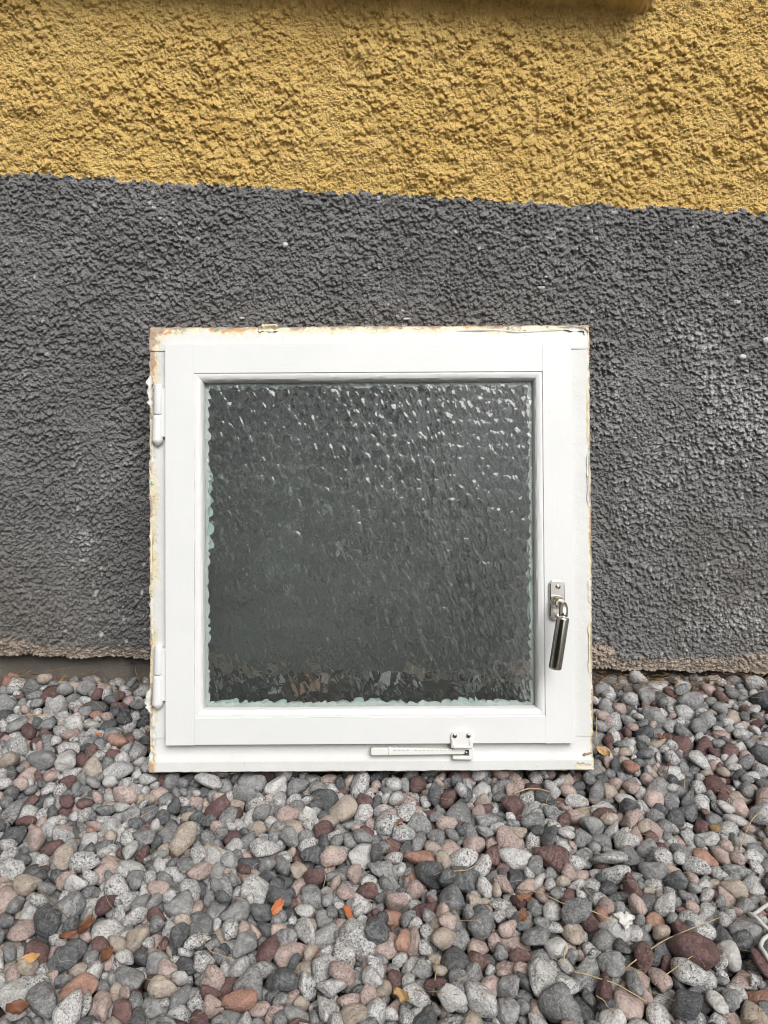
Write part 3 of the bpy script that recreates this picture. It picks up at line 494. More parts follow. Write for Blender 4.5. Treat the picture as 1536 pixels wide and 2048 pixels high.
11,150,584,5,-43,19,3,-14,32,18,85,206,-527,-30,1,-17,5,-36,20,112,-331,-516,-32,5,8,-27,29,13,86,-199,-529,-31,14,27,-24,11,20,174,373,6,-40,9,4,38,-10,23,158,-620,0,-26,24,3,9,-31,
17,141,21,-581,-48,25,0,-12,28,14,139,-557,-47,-25,3,38,-10,5,8,112,166,-350,-29,3,-5,37,14,9,176,-411,-335,-37,13,6,-14,-35,2,91,188,-425,-29,15,7,-24,27,14,114,-14,-619,-22,32,22,6,6,
15,129,-320,-559,-45,21,-21,24,10,4,131,-359,-335,-41,34,-16,-6,-12,23,124,324,-215,-26,23,-5,24,-22,8,110,203,-452,-33,11,-17,27,-21,5,111,292,-600,-50,3,5,-6,39,23,210,261,-310,-41,30,4,4,-25,
10,104,366,-461,-36,12,2,-31,-23,8,180,406,10,-44,33,-22,3,-1,21,193,-421,-200,-42,6,-11,-37,8,0,102,-328,-393,-19,10,-1,37,-12,8,94,163,-331,-29,5,4,2,39,11,95,-299,-422,-27,10,-34,-8,-17,
11,108,530,-61,-11,23,12,18,24,4,111,33,-500,-27,19,-21,-27,-8,17,84,352,-568,-19,17,-32,-5,16,19,115,-508,-239,-29,8,25,-27,-12,8,88,343,-436,-14,4,-35,20,0,16,159,314,-249,-32,28,-7,-15,-24,
12,148,-398,-197,-25,18,21,28,0,6,103,-93,-346,-18,22,-19,22,16,18,92,137,-477,-36,37,-1,7,12,10,127,-457,-295,-31,14,12,36,2,7,79,377,-373,-26,20,7,7,-34,3,82,-223,-518,-33,23,13,-9,-28,
1,137,-100,-471,-49,39,-4,4,-6,21,135,267,-512,-47,22,9,-3,-32,14,202,-151,-303,-37,16,24,24,14,5,70,-63,-602,-33,13,-26,-24,12,3,130,210,-225,-30,5,-30,-26,-4,8,91,90,-524,-37,4,-30,24,12,
22,135,366,-81,-26,6,31,19,-16,10,178,132,-314,-42,33,-2,-12,-19,7,126,-383,-119,-35,35,-11,-15,3,17,163,374,-285,-37,32,-7,-3,23,6,113,-203,-349,-21,34,-9,16,-10,14,123,-373,-287,-34,12,14,19,30,
3,122,-113,-432,-41,37,0,-5,14,16,90,-280,-348,-14,21,2,24,-24,14,108,70,-504,-10,2,-22,-27,-19,7,123,213,-337,-37,29,-7,9,-25,13,125,264,-248,-28,9,-7,10,37,8,126,-204,-439,-43,21,12,12,30,
15,162,537,-98,-32,2,-36,-17,3,23,109,-430,-301,-24,36,5,-11,-13,21,133,3,-454,-40,13,18,-24,22,20,196,-423,-383,-46,6,-22,-33,-2,3,133,-433,-60,-25,38,-4,-3,-10,8,122,-458,-49,-22,32,-11,-21,7,
23,125,496,-149,-26,14,-3,-19,32,20,194,224,-557,-46,15,7,5,36,22,129,358,-51,-27,16,-9,17,31,6,171,306,-363,-32,15,-32,-19,-3,19,142,-483,-136,-26,39,-4,9,-2,9,84,164,-422,-28,28,-22,18,-2,
12,89,298,-496,-9,12,4,-18,-34,11,94,413,-177,-21,16,4,-31,19,14,113,155,-269,-30,6,39,-6,3,10,109,173,-433,-29,9,8,-17,-34,10,160,-339,-375,-37,12,38,5,4,4,122,-381,-224,-21,11,-19,-32,-9,
16,150,337,-156,-18,11,31,-4,-23,17,215,-93,-236,-44,39,6,6,2,9,99,-263,-395,-23,5,-4,37,-14,13,106,-369,-385,-20,25,-12,11,-27,20,101,422,-368,-28,20,-16,-23,20,12,144,-544,-71,-19,27,-8,-5,28,
10,126,352,-318,-31,25,-31,1,1,10,111,-489,-114,-10,3,-10,19,-34,11,102,329,-115,7,35,-10,1,-16,18,62,323,-566,-25,8,6,-38,9,11,134,-315,-465,-46,1,-8,8,-38,17,139,575,-39,-22,29,-18,16,-12,
22,92,398,-489,-38,13,26,-4,-27,16,125,-248,-313,-34,4,15,-30,22,12,128,99,-253,-8,32,3,22,-11,18,109,358,-432,-47,13,-5,37,-6,16,113,-310,-276,-28,34,-17,-4,-11,7,116,-435,-315,-46,13,-7,23,-30,
12,113,-466,-273,-32,15,10,35,-5,13,101,139,-344,-27,10,-14,26,25,2,107,475,-251,-18,21,7,33,-2,17,138,-76,-236,-28,35,18,3,8,2,190,332,-309,-39,21,15,3,30,23,93,252,-376,-35,11,-13,-30,21,
19,210,63,-321,-36,5,-6,11,38,3,127,-360,-485,-21,19,-8,32,-11,4,160,489,-165,-36,6,-11,-18,-34,7,115,-261,-382,-31,20,24,21,14,16,120,352,-480,-49,39,-8,5,-1,2,118,204,-249,-32,3,31,-25,2,
3,149,221,-419,-46,38,-8,-5,6,11,116,108,-267,-27,31,-3,-15,20,7,95,368,-303,-32,14,6,-17,33,6,123,-63,-241,-33,14,-6,32,18,23,83,-260,-560,-33,31,-4,25,1,17,148,-421,-315,-38,30,12,-20,-11,
16,166,-356,-278,-42,6,-2,24,31,3,103,-155,-546,-44,8,29,-2,-26,20,136,-265,-280,-29,0,-18,-32,17,11,109,-406,-186,-12,1,-26,10,28,13,94,326,-161,-9,23,-16,28,0,6,131,-367,-530,-39,3,30,-17,20,
6,108,-226,-560,-47,1,21,-14,-31,23,100,-314,-606,-37,11,6,29,25,23,115,27,-245,-30,26,24,0,-19,15,137,-79,-613,-33,12,-15,21,28,8,147,344,-86,-18,11,-7,-35,-15,17,160,-441,-116,-34,4,-1,11,38,
3,76,240,-540,-27,30,4,-9,-24,3,85,450,-343,-38,35,-17,-1,-11,6,144,-305,-575,-49,11,-8,-5,37,6,94,-170,-437,-19,12,16,-13,32,19,81,104,-548,-36,19,-19,18,23,8,90,-332,-552,-29,13,21,31,0,
1,116,-118,-282,-21,19,-34,-7,-2,13,98,-115,-395,-28,28,-6,-4,-27,16,133,314,-287,-27,3,-38,9,-6,0,115,56,-274,-35,13,29,-22,-10,19,116,-459,-95,-15,9,15,2,-36,9,113,-322,-615,-29,13,-23,-29,6,
12,192,289,-223,-19,8,-7,0,-39,22,94,481,-267,-6,37,-12,4,9,22,161,130,-422,-43,6,39,-3,-2,17,132,250,-239,-27,29,16,14,-17,18,114,-364,-140,-34,35,-17,7,-8,13,98,320,-367,-19,38,7,-2,12,
23,112,-518,-129,-11,11,-33,-5,20,13,210,398,-141,-40,27,-6,-1,29,15,86,278,-570,-24,3,-25,-23,21,23,136,226,-627,-5,36,0,2,-17,12,103,479,-232,-19,1,-17,36,0,19,107,-242,-615,-28,26,27,-7,11,
8,73,316,-505,-15,7,-33,19,10,10,84,345,-186,-29,36,7,-5,-14,1,109,-475,-170,-13,31,7,-5,-23,13,87,366,-481,-31,25,19,-18,-17,5,85,92,-357,-14,29,14,-24,0,21,75,-132,-432,-19,2,9,-39,-1,
2,121,-411,-243,-45,31,16,-19,-1,13,125,-150,-532,-48,2,38,11,1,2,110,-383,-202,-23,25,21,-12,20,20,117,338,-276,-33,15,-34,-14,4,0,153,-335,-310,-45,36,-10,-3,14,7,128,101,-487,-25,18,-17,30,9,
13,151,-329,-203,-33,12,-4,-4,38,12,127,131,-377,-28,32,9,2,23,9,117,-136,-501,-38,18,3,23,27,6,169,-57,-341,-42,13,1,30,23,13,136,-172,-504,-47,3,-33,22,-3,18,85,-164,-520,-47,23,-8,27,17,
8,142,-59,-364,-24,3,19,-33,-12,1,147,-408,-305,-48,2,3,5,-39,0,105,225,-449,-33,3,-40,1,0,17,130,371,-108,-31,3,13,22,31,10,104,343,-172,-19,1,-20,33,-9,15,131,559,-127,-15,21,-10,14,30,
19,103,56,-503,-16,9,14,-30,21,18,98,295,-247,-9,5,-21,-33,-2,4,123,-437,-136,-30,39,6,2,7,19,153,329,-417,-38,30,-12,23,7,10,105,-581,-98,-24,38,8,5,5,5,130,548,7,-30,10,-7,5,38,
1,78,-25,-575,-26,8,5,37,-12,19,128,-396,-266,-47,10,0,15,36,15,97,440,-289,-25,0,-38,-13,-4,3,141,169,-543,-47,21,-8,7,-32,2,102,209,-539,-28,28,19,3,21,22,68,48,-591,-37,22,4,14,30,
23,120,-412,-262,-46,10,-25,-7,29,2,125,572,-85,-26,5,38,-9,9,19,155,-39,-439,-44,2,4,-14,-37,18,92,161,-318,-29,2,30,8,-25,19,129,-50,-461,-46,12,7,-3,37,15,158,-138,-478,-49,4,23,32,-5,
5,107,-571,-126,-23,19,-17,-25,18,9,89,366,-536,-53,4,15,35,11,20,107,471,-190,-29,9,-11,-36,10,16,86,379,-277,-18,1,-4,23,-33,18,119,-398,-518,-26,37,-8,-10,-7,8,131,-228,-267,-38,25,-5,-30,-6,
15,68,-204,-585,-34,7,34,19,-8,22,112,-17,-339,-25,4,-26,-6,30,17,87,270,-503,-26,11,-8,35,-14,12,99,-190,-346,-21,5,7,34,-19,2,107,370,-134,-14,6,30,25,0,8,91,-76,-318,-18,4,-19,24,-26,
14,122,-11,-282,-32,22,11,32,1,22,91,134,-296,-27,7,-36,15,1,19,138,392,-275,-39,12,-10,-14,34,7,58,126,-603,-34,13,4,-35,14,20,102,455,-383,-18,7,-23,-20,-25,5,102,-43,-494,-35,5,-36,17,-1,
4,158,-261,-452,-41,28,-7,10,-26,17,142,-369,-184,-23,17,-1,36,1,14,110,-442,10,-44,13,-21,-31,4,13,92,414,-466,-37,37,-1,5,14,21,148,-446,-288,-46,5,38,8,8,1,88,215,-454,-27,13,-21,-29,12,
7,89,-401,-361,-12,8,17,-13,33,22,134,131,-228,-12,3,15,9,-36,23,150,-492,-155,-39,3,-34,-10,18,19,159,-272,-313,-46,12,-26,23,-17,11,90,-346,-390,-22,36,0,-16,4,16,131,554,-98,-33,26,-25,-11,14,
19,84,136,-414,-25,24,7,-13,-29,20,121,194,-315,-22,1,13,-38,3,5,102,529,-176,-21,9,-24,-29,-8,7,85,387,-255,-29,3,21,8,-33,15,162,446,-409,-32,4,-9,39,4,22,116,34,-596,-41,24,-32,0,-4,
23,111,-277,-260,-31,26,-23,12,-17,21,76,-3,-541,-25,2,-7,-12,-38,20,118,460,-36,-32,5,21,18,28,10,83,-391,-322,-34,25,10,-6,-29,5,61,195,-532,-34,27,8,1,-28,21,111,436,-74,-15,19,9,-16,-30,
23,108,213,-376,-30,1,31,26,1,2,109,554,-136,-25,26,6,14,27,13,67,405,-350,-21,34,12,-3,-16,23,115,-422,-105,-19,10,-12,7,-36,13,103,317,-202,-29,32,7,15,-17,21,156,168,-514,-43,2,-11,38,4,
23,91,275,-289,-14,3,40,-1,-4,4,152,-231,-513,-49,22,13,16,26,7,106,-218,-278,-21,17,-14,21,26,21,74,244,-429,-27,4,-23,-27,18,17,136,90,-241,-32,28,24,-15,5,20,83,-130,-538,-35,15,-11,-34,11,
12,89,-161,-455,-26,20,-20,27,-8,18,75,2,-272,-30,37,13,-3,4,8,94,-243,-405,-29,13,-2,37,-8,5,94,360,-143,-21,12,-26,-14,24,21,129,-476,-347,-22,17,-7,-4,35,11,136,-500,-48,-40,23,19,26,4,
9,117,-2,-486,-35,13,-28,-11,24,22,96,58,-586,-52,23,-18,-12,25,23,118,-565,-108,-24,0,-38,-12,-3,20,98,-21,-357,-19,35,18,3,-4,12,100,-466,-246,-28,11,20,11,31,16,123,-348,-151,-31,18,34,9,1,
4,126,-153,-514,-55,23,10,3,31,20,108,444,-229,-38,15,-3,-12,-35,7,79,20,-414,-36,26,-25,3,18,10,137,-422,6,-44,15,8,-13,-34,9,156,137,-222,-36,37,-9,5,-10,7,74,375,-478,-29,18,-15,-10,-31,
16,106,-232,-348,-22,15,-13,-30,-17,4,118,457,-215,-41,33,5,-20,11,8,121,-11,-370,-27,14,24,28,-1,20,123,-364,-111,-28,15,5,-3,-37,11,91,312,-228,-22,9,26,-28,-10,15,155,-154,-427,-35,5,18,33,-12,
23,142,31,-567,-47,5,2,5,-39,20,142,-416,-70,-39,20,34,4,0,14,139,365,-162,-35,1,-38,10,9,12,82,115,-556,-29,32,-13,11,16,23,118,-48,-233,-31,13,-16,33,-10,5,58,-144,-468,-12,6,-22,31,11,
8,136,-51,-578,-47,32,2,-8,-23,0,68,293,-445,-32,1,-40,0,-3,16,101,218,-291,-26,26,26,-11,10,7,116,-507,-163,-30,10,5,38,-8,4,106,243,-418,-36,11,1,6,38,19,115,-442,-99,-25,1,39,-8,6,
8,158,490,-255,-24,31,-23,-9,5,6,100,425,-289,-23,24,19,-22,-13,23,136,416,-220,-43,27,21,20,6,5,127,-191,-310,-29,9,-12,36,-7,8,103,-3,-386,-18,24,-23,-13,-18,18,84,328,-556,-40,21,10,-32,-7,
23,87,-377,-546,-27,19,-31,16,-2,10,151,-392,-356,-38,22,4,7,-32,11,137,-376,-562,-41,11,-8,34,16,3,104,431,-221,-45,21,-11,22,23,1,118,-34,-338,-27,9,2,18,-34,1,82,-115,-603,-40,37,-7,5,12,
15,161,-259,-545,-44,16,22,-24,-17,23,125,517,-66,-23,35,8,7,17,9,144,140,-289,-47,8,12,0,-37,8,93,-383,-77,-23,22,33,-4,3,6,86,10,-545,-47,31,-14,14,-15,5,101,164,-622,-10,33,-8,0,-21,
4,150,-408,-50,-39,28,11,-10,-25,17,88,9,-587,-42,2,32,23,5,12,140,321,-450,-44,2,36,8,-16,8,120,99,-448,-42,2,35,18,-4,6,111,-12,-243,-37,12,-25,3,29,13,97,-171,-349,-31,19,31,-13,-10,
18,78,551,-17,-16,13,6,-17,33,8,85,150,-252,-31,25,-6,27,-15,18,84,52,-457,-32,24,-29,1,-14,14,171,471,-200,-48,39,-1,8,5,0,153,507,-206,-21,16,-11,10,-33,8,87,400,-181,-28,23,-25,-9,-19,
17,118,471,-271,-23,35,-3,14,-14,0,145,509,-182,-34,12,-15,24,26,11,75,-176,-491,-33,26,12,26,11,13,150,109,-479,-45,1,16,36,5,23,118,521,-116,-34,22,23,15,-19,10,111,32,-452,-54,3,7,39,-4,
10,201,-449,-145,-44,5,14,37,-2,18,127,-326,-445,-48,9,-24,-30,5,10,146,65,-583,-29,24,8,6,31,15,125,-502,-142,-29,19,-25,3,24,1,144,6,-261,-34,8,37,-6,-12,11,99,-383,-345,-48,18,9,26,23,
5,132,375,-198,-47,6,-39,2,-1,13,116,388,-130,-10,6,4,-14,-37,14,75,-247,-302,-21,5,40,0,-3,9,74,-96,-484,-41,35,4,17,8,3,126,-169,-562,-33,9,-1,-22,-32,5,98,-383,-101,-27,37,7,-1,13,
18,100,188,-618,-24,26,-8,-19,22,11,103,183,-456,-50,11,-12,-16,33,13,105,-242,-258,-28,9,-24,30,-6,3,151,488,-20,-30,6,1,7,-39,10,140,-403,-426,-32,37,8,-13,4,3,109,377,-429,-51,1,-7,-7,-39,
12,90,-491,-183,-17,18,23,11,25,15,125,-126,-369,-42,25,-8,-21,-22,2,84,-315,-289,-24,2,-36,13,-13,22,90,-173,-395,-28,23,-3,33,0,23,93,67,-585,-8,3,17,-35,-8,17,147,497,-274,-18,19,30,-9,-16,
17,95,516,-135,-24,29,15,-3,-23,16,66,28,-417,-32,10,-9,30,-23,19,101,-556,-85,-25,1,10,24,30,9,131,-353,-320,-50,38,-5,5,-9,6,167,-363,-470,-39,1,-38,-8,-10,23,84,519,13,-28,30,14,9,-20,
8,160,-261,-259,-44,35,8,-3,17,11,95,463,-355,-39,39,-5,10,-2,8,99,-419,-148,-21,4,-7,32,-22,20,115,235,-246,-20,5,39,1,9,4,109,281,-424,-35,7,-13,33,-17,17,95,318,-575,-33,21,25,-23,7,
0,117,-323,-381,-30,5,31,-21,12,1,106,355,-217,-22,36,2,-1,-16,13,144,39,-261,-46,0,-9,-39,4,16,97,343,-374,-30,22,-31,-11,1,18,116,-80,-486,-49,7,10,38,-6,20,118,-422,-46,-29,9,-29,26,-5,
2,81,238,-294,-28,16,-9,-7,-35,20,122,429,-247,-36,24,11,2,30,0,125,-322,-351,-43,21,21,-1,27,14,98,75,-245,-22,24,25,-20,1,20,108,357,-343,-37,14,-14,-28,20,2,107,385,0,-53,5,-30,26,-4,
11,85,371,-176,-27,34,-12,10,-14,9,95,-370,-162,-19,31,15,5,-20,21,93,-346,-196,-40,21,33,8,5,2,73,-161,-387,-38,37,-4,8,-12,23,142,160,-225,-20,1,13,36,-10,19,99,426,-446,-15,8,35,-17,6,
9,120,-430,-331,-48,10,17,2,-35,12,101,403,-456,-47,12,-27,-24,-12,2,106,387,-108,-16,24,-7,10,29,20,135,113,-248,-29,29,-13,24,-7,20,150,-29,-418,-44,38,5,-9,-7,14,69,-326,-522,-25,10,10,28,-25,
13,107,-292,-468,-50,6,33,-22,-1,23,115,321,-176,-30,34,-14,14,-7,10,92,389,-196,-35,22,-12,-31,6,9,160,-186,-441,-38,12,-27,-27,-1,10,98,26,-427,-52,8,22,-5,-32,3,87,-340,-232,-31,37,9,-8,-8,
0,106,43,-364,-26,19,-8,11,-33,0,163,-501,-210,-50,17,-7,-11,34,6,83,-457,-257,-33,25,31,4,2,12,92,317,-190,-27,9,-20,31,13,16,99,443,-90,-20,25,-9,-15,26,16,107,-473,-57,-33,3,-39,-4,7,
8,100,-385,-244,-32,9,-34,13,-15,10,73,-369,-544,-35,6,5,-1,-39,4,131,-175,-579,-43,9,18,2,34,19,103,74,-301,-37,26,-3,-27,15,17,120,-30,-348,-23,7,17,-30,18,19,130,-290,-353,-30,9,20,13,30,
17,111,571,-106,-21,38,-2,8,-9,22,113,102,-534,-56,14,12,8,-35,6,110,294,-320,-30,4,0,40,1,19,126,-304,-596,-47,16,11,-13,-32,11,99,-417,-86,-31,23,2,2,-33,4,101,-311,-248,-26,31,-4,-18,-18,
1,160,-76,-419,-42,22,-10,29,-13,2,111,-445,-41,-31,18,15,-25,-21,4,124,-184,-611,-45,16,-36,3,0,5,87,414,-160,-20,28,-5,-14,24,21,140,438,-44,-42,9,-14,-19,31,11,63,343,-363,-27,4,38,9,5,
11,67,359,-237,-20,21,-25,23,-5,17,155,-335,-268,-34,0,21,31,13,2,106,415,-238,-45,13,-22,-23,-21,11,61,-39,-465,-33,17,-21,27,-10,20,72,-422,-390,-24,10,5,-15,36,6,94,-68,-251,-28,37,10,10,-6,
9,176,-328,-498,-44,39,-7,-7,0,20,107,-349,-510,-36,3,-30,26,1,11,123,-258,-298,-43,12,-34,13,-12,9,147,-348,-556,-49,6,0,39,-4,1,99,324,-237,-31,15,-13,-34,1,7,78,421,-382,-35,26,-6,-11,28,
6,113,-106,-450,-31,23,18,-23,15,6,126,-134,-310,-26,21,-23,1,26,12,74,-267,-263,-23,3,38,-9,-7,20,210,43,-415,-44,0,-39,5,-6,20,113,-286,-302,-33,20,21,-12,-24,20,70,51,-466,-23,12,34,0,-17,
5,71,-249,-267,-20,10,-4,14,36,11,97,357,-364,-39,4,35,14,-13,19,69,318,-465,-30,4,15,-36,-7,12,103,-270,-544,-53,39,1,5,10,6,106,-255,-240,-22,8,-32,-20,-10,0,140,-427,-292,-48,8,29,26,6,
16,64,-266,-506,-34,1,38,10,5,2,118,270,-230,-35,7,-34,19,8,1,141,-487,0,-30,34,-15,10,12,10,102,-430,-168,-30,11,-27,26,9,10,80,497,-161,-24,19,-29,-2,-20,21,85,-123,-515,-39,28,25,-14,-3,
14,114,38,-307,-19,2,38,10,7,5,103,464,-150,-27,24,-23,0,23,3,92,559,-85,-20,1,7,-15,-36,19,124,-478,-188,-26,33,-12,3,-19,15,112,120,-266,-42,25,23,-6,21,21,112,-102,-393,-47,23,-13,-8,30,
17,123,379,-221,-46,29,18,-12,18,10,81,-99,-462,-42,28,11,0,-26,23,63,-502,-226,-32,17,1,-30,-21,8,87,-25,-489,-35,20,-27,-21,2,11,69,-269,-409,-26,34,-9,-4,19,19,120,387,-415,-50,23,-13,25,-17,
21,92,-375,-334,-51,8,10,0,-38,2,70,227,-369,-36,26,7,8,28,6,70,-317,-511,-33,3,22,13,-31,4,142,-323,-254,-46,7,-30,6,-24,7,66,-4,-467,-39,33,7,-13,-18,22,123,-470,-307,-33,21,-18,25,-15,
7,116,-88,-315,-25,19,15,20,-24,1,92,-21,-266,-30,3,4,40,3,10,161,83,-485,-51,28,0,8,28,8,158,-295,-324,-46,27,-14,-11,24,17,84,-87,-489,-32,15,-16,0,33,12,94,255,-490,-29,37,0,-6,15,
5,103,-88,-402,-47,18,-35,-1,-4,10,107,-486,-70,-36,27,-25,-10,-13,7,92,269,-311,-16,22,1,-33,-4,11,63,-43,-345,-18,35,-15,-9,7,13,129,-429,-9,-51,32,-1,11,21,2,133,456,-333,-50,6,-39,4,-2,
18,159,384,-79,-44,5,-5,-38,9,6,125,-561,-144,-48,14,-16,-27,20,7,77,-47,-313,-54,38,-8,-7,-7,0,93,-428,-430,-35,4,10,22,-32,12,101,-112,-381,-40,16,-13,-14,31,2,145,544,-121,-41,3,-13,-24,-29,
20,93,-158,-306,-7,13,-9,28,-23,9,183,43,-511,-45,7,-25,30,1,21,115,-239,-471,-43,12,-31,-6,21,22,108,303,-168,-24,31,12,11,19,13,67,31,-399,-43,6,-3,8,-39,23,116,-208,-391,-20,19,7,5,-34,
6,74,-452,-161,-20,4,8,-39,3,4,118,-81,-565,-42,12,-5,-38,0,20,79,-147,-419,-31,5,-12,-34,17,22,121,264,-621,-28,29,-4,9,-25,9,90,-44,-508,-35,13,-3,-37,-5,17,74,-48,-469,-34,3,7,32,22,
18,130,550,-156,-34,26,-9,-4,-29,8,58,9,-497,-37,26,7,5,29,20,96,-204,-229,-27,30,-18,-19,-2,15,128,175,-437,-47,17,34,7,11,6,140,342,-175,-48,8,-38,-8,3,16,150,217,-357,-49,9,-11,-36,9,
10,151,261,-464,-51,30,0,8,26,4,83,-366,-323,-32,20,-22,6,-26,17,88,-310,-426,-29,19,10,4,34,12,110,-196,-557,-48,1,11,-7,38,4,126,514,-106,-25,32,-12,6,19,16,107,541,-185,-10,13,36,-11,3,
13,113,143,-448,-51,1,-39,-3,7,19,66,404,-474,-40,12,-36,-4,12,1,126,366,-445,-51,20,-25,-12,20,8,121,336,-588,-49,11,22,31,2,23,82,567,-58,-21,33,-20,5,11,18,97,447,-116,-27,13,-23,-24,-17,
2,145,-508,-23,-29,2,-5,-10,38,18,113,-385,-396,-44,17,-6,31,19,7,102,-57,-252,-46,29,26,6,5,19,163,339,-203,-43,29,14,-6,-23,12,141,450,-62,-34,2,-14,37,6,10,77,171,-320,-31,9,12,22,-30,
22,122,110,-460,-56,29,7,14,-22,11,123,-370,-67,-31,22,-21,-15,-22,17,98,45,-448,-47,19,25,10,23,3,68,-397,-340,-22,12,2,-12,-36,13,170,297,-194,-44,36,-2,-12,13,1,88,407,-317,-31,6,-37,1,15,
20,112,365,-233,-35,25,28,-6,-13,4,139,292,-576,-41,9,-5,17,-34,15,154,202,-498,-52,9,27,28,1,9,76,398,-422,-41,36,15,-6,7,7,65,-323,-333,-36,20,15,31,-4,5,70,-332,-506,-21,11,16,3,-35,
18,128,-243,-591,-47,27,-7,9,-27,11,76,418,-196,-28,17,24,12,-25,17,95,295,-351,-24,13,37,5,5,4,70,360,-563,-33,26,11,-2,-28,23,115,-15,-232,-25,9,-1,38,-8,9,138,402,-498,-49,2,-25,29,-10,
1,92,328,-385,-20,12,-8,-15,34,23,81,264,-568,-53,35,5,11,-14,6,115,-512,-6,-30,3,-31,24,8,13,97,-249,-374,-42,10,-13,14,-34,23,91,420,-448,-51,21,6,0,34,21,96,293,-280,-35,29,-7,-13,-24,
15,85,134,-427,-25,29,5,20,-17,10,93,-156,-468,-26,22,7,-10,31,9,113,-240,-545,-53,38,-10,3,-4,1,110,400,-132,-10,26,-14,4,26,14,104,-102,-282,-22,32,-21,-3,10,20,116,78,-228,-26,28,-3,-12,-25,
1,93,-536,-91,-26,9,-16,35,-2,15,141,463,-246,-43,35,-12,-10,12,5,93,153,-299,-49,27,-24,17,6,3,106,-420,-444,-28,30,-14,8,21,9,123,-485,12,-42,7,4,-13,37,6,121,-201,-270,-31,34,-5,18,8,
8,160,-467,-169,-36,22,0,-4,-33,6,79,64,-234,-23,21,9,-29,-15,15,101,318,-475,-32,18,33,8,-9,7,103,294,-403,-35,1,21,-34,6,5,93,-388,-485,-49,9,25,-29,9,19,78,-321,-278,-24,24,2,26,-18,
8,100,-370,-304,-38,39,2,-4,-7,8,103,328,-168,-30,24,-17,11,25,5,77,263,-259,-33,1,4,24,32,13,59,-8,-479,-29,31,7,19,-15,3,123,-477,-256,-43,10,19,4,-34,13,66,-238,-300,-19,6,34,3,19,
0,210,71,-255,-47,37,-13,0,5,16,108,-223,-376,-35,1,-30,9,-25,23,132,133,-491,-49,10,-5,2,38,15,129,5,-605,-54,9,35,18,2,8,123,300,-562,-48,16,33,-14,-5,22,102,-514,-259,-15,29,17,21,8,
4,84,-15,-256,-27,3,1,36,-16,6,130,-253,-394,-49,6,-32,-22,6,7,118,-180,-302,-50,38,-2,9,9,15,85,-263,-421,-23,7,15,17,32,3,86,-348,-455,-34,17,7,-31,-17,16,132,200,-606,-30,1,33,23,-5,
6,84,482,-201,-34,18,29,18,-12,22,106,501,-133,-33,37,-2,7,-12,17,113,354,-176,-32,12,-30,18,-15,18,111,210,-300,-26,36,-16,6,-3,15,91,-23,-534,-46,30,-19,-17,-8,13,111,-409,-18,-48,35,13,-12,8,
23,208,-340,-631,-26,33,1,12,-19,12,143,554,-175,-21,1,-11,-38,-6,3,95,-64,-446,-37,8,13,37,2,9,133,-300,-230,-27,5,-31,-25,-2,14,163,485,-143,-48,6,39,-8,-4,7,210,103,-222,-34,9,-17,4,35,
14,157,191,-440,-48,2,0,39,-7,18,79,-594,-30,-42,12,21,30,-11,19,91,347,-231,-35,15,27,22,13,8,75,442,-101,-22,8,6,35,-16,21,83,-346,-253,-34,19,14,11,30,9,100,-574,-59,-40,22,4,16,-29,
17,88,-75,-294,-28,16,-4,-35,12,15,96,-216,-524,-44,26,2,-30,-5,12,104,-226,-390,-25,32,-6,4,23,4,93,93,-368,-27,1,23,31,-12,7,114,-553,-130,-51,38,-11,-1,8,14,64,-402,-278,-37,22,30,8,12,
3,135,187,-520,-45,1,-21,33,-9,6,103,-329,-532,-29,16,-7,-3,36,8,89,-538,-185,-31,8,2,24,31,6,112,-540,-14,-27,38,-5,11,1,0,116,106,-315,-51,19,-10,0,-34,18,122,-7,-543,-47,20,2,-9,-33,
9,102,-465,13,-49,31,-13,22,-1,22,99,236,-282,-43,18,19,23,-20,19,58,-177,-422,-22,1,4,-12,-38,9,139,253,-405,-41,18,32,0,-17,21,121,591,-101,-35,7,-8,-7,-38,21,102,-236,-278,-45,26,1,28,11,
15,122,-128,-385,-42,5,17,35,5,14,146,355,-552,-50,8,32,23,3,21,134,254,-532,-29,9,-16,35,-5,1,74,114,-322,-36,31,-6,14,-20,4,168,7,-279,-52,10,-5,-10,-37,18,147,-487,-304,-44,29,7,3,-27,
14,104,-535,-110,-15,35,-13,14,6,8,210,-170,-221,-14,3,14,10,36,12,128,-164,-341,-39,31,6,-24,-4,4,105,532,-129,-28,32,6,-12,19,13,164,-468,-11,-44,0,-21,34,-5,14,82,-200,-374,-32,32,12,21,1,
10,97,265,-383,-29,5,24,28,-16,22,68,-86,-335,-23,16,10,-1,-35,3,104,-478,-276,-51,21,-8,17,-28,1,114,-390,-307,-35,11,12,7,36,20,117,336,-120,-14,19,-16,31,-7,16,122,-496,-300,-13,21,-14,4,31,
6,119,-212,-537,-49,6,-4,37,-12,22,95,-393,-66,-33,35,-13,-11,-10,18,103,-310,-431,-49,36,-10,-7,-13,8,110,376,-332,-49,13,-4,6,37,16,99,-2,-578,-49,9,21,-17,-28,3,88,93,-326,-38,29,17,21,5,
17,69,19,-427,-44,4,31,1,-26,20,84,-390,-416,-31,6,9,-23,-31,1,73,-570,-84,-27,17,-17,31,8,1,105,-358,-378,-40,26,-21,-17,-14,5,118,279,-613,-45,16,-28,-23,7,12,103,-425,-181,-23,0,-39,6,-4,
18,78,228,-574,-30,11,-25,22,19,7,104,-371,-82,-40,14,-19,-30,13,0,119,-350,-296,-44,40,1,6,1,17,71,449,-283,-20,6,-8,-29,-25,12,163,93,-611,-49,6,5,39,-6,17,101,-225,-442,-36,4,-6,-39,-1,
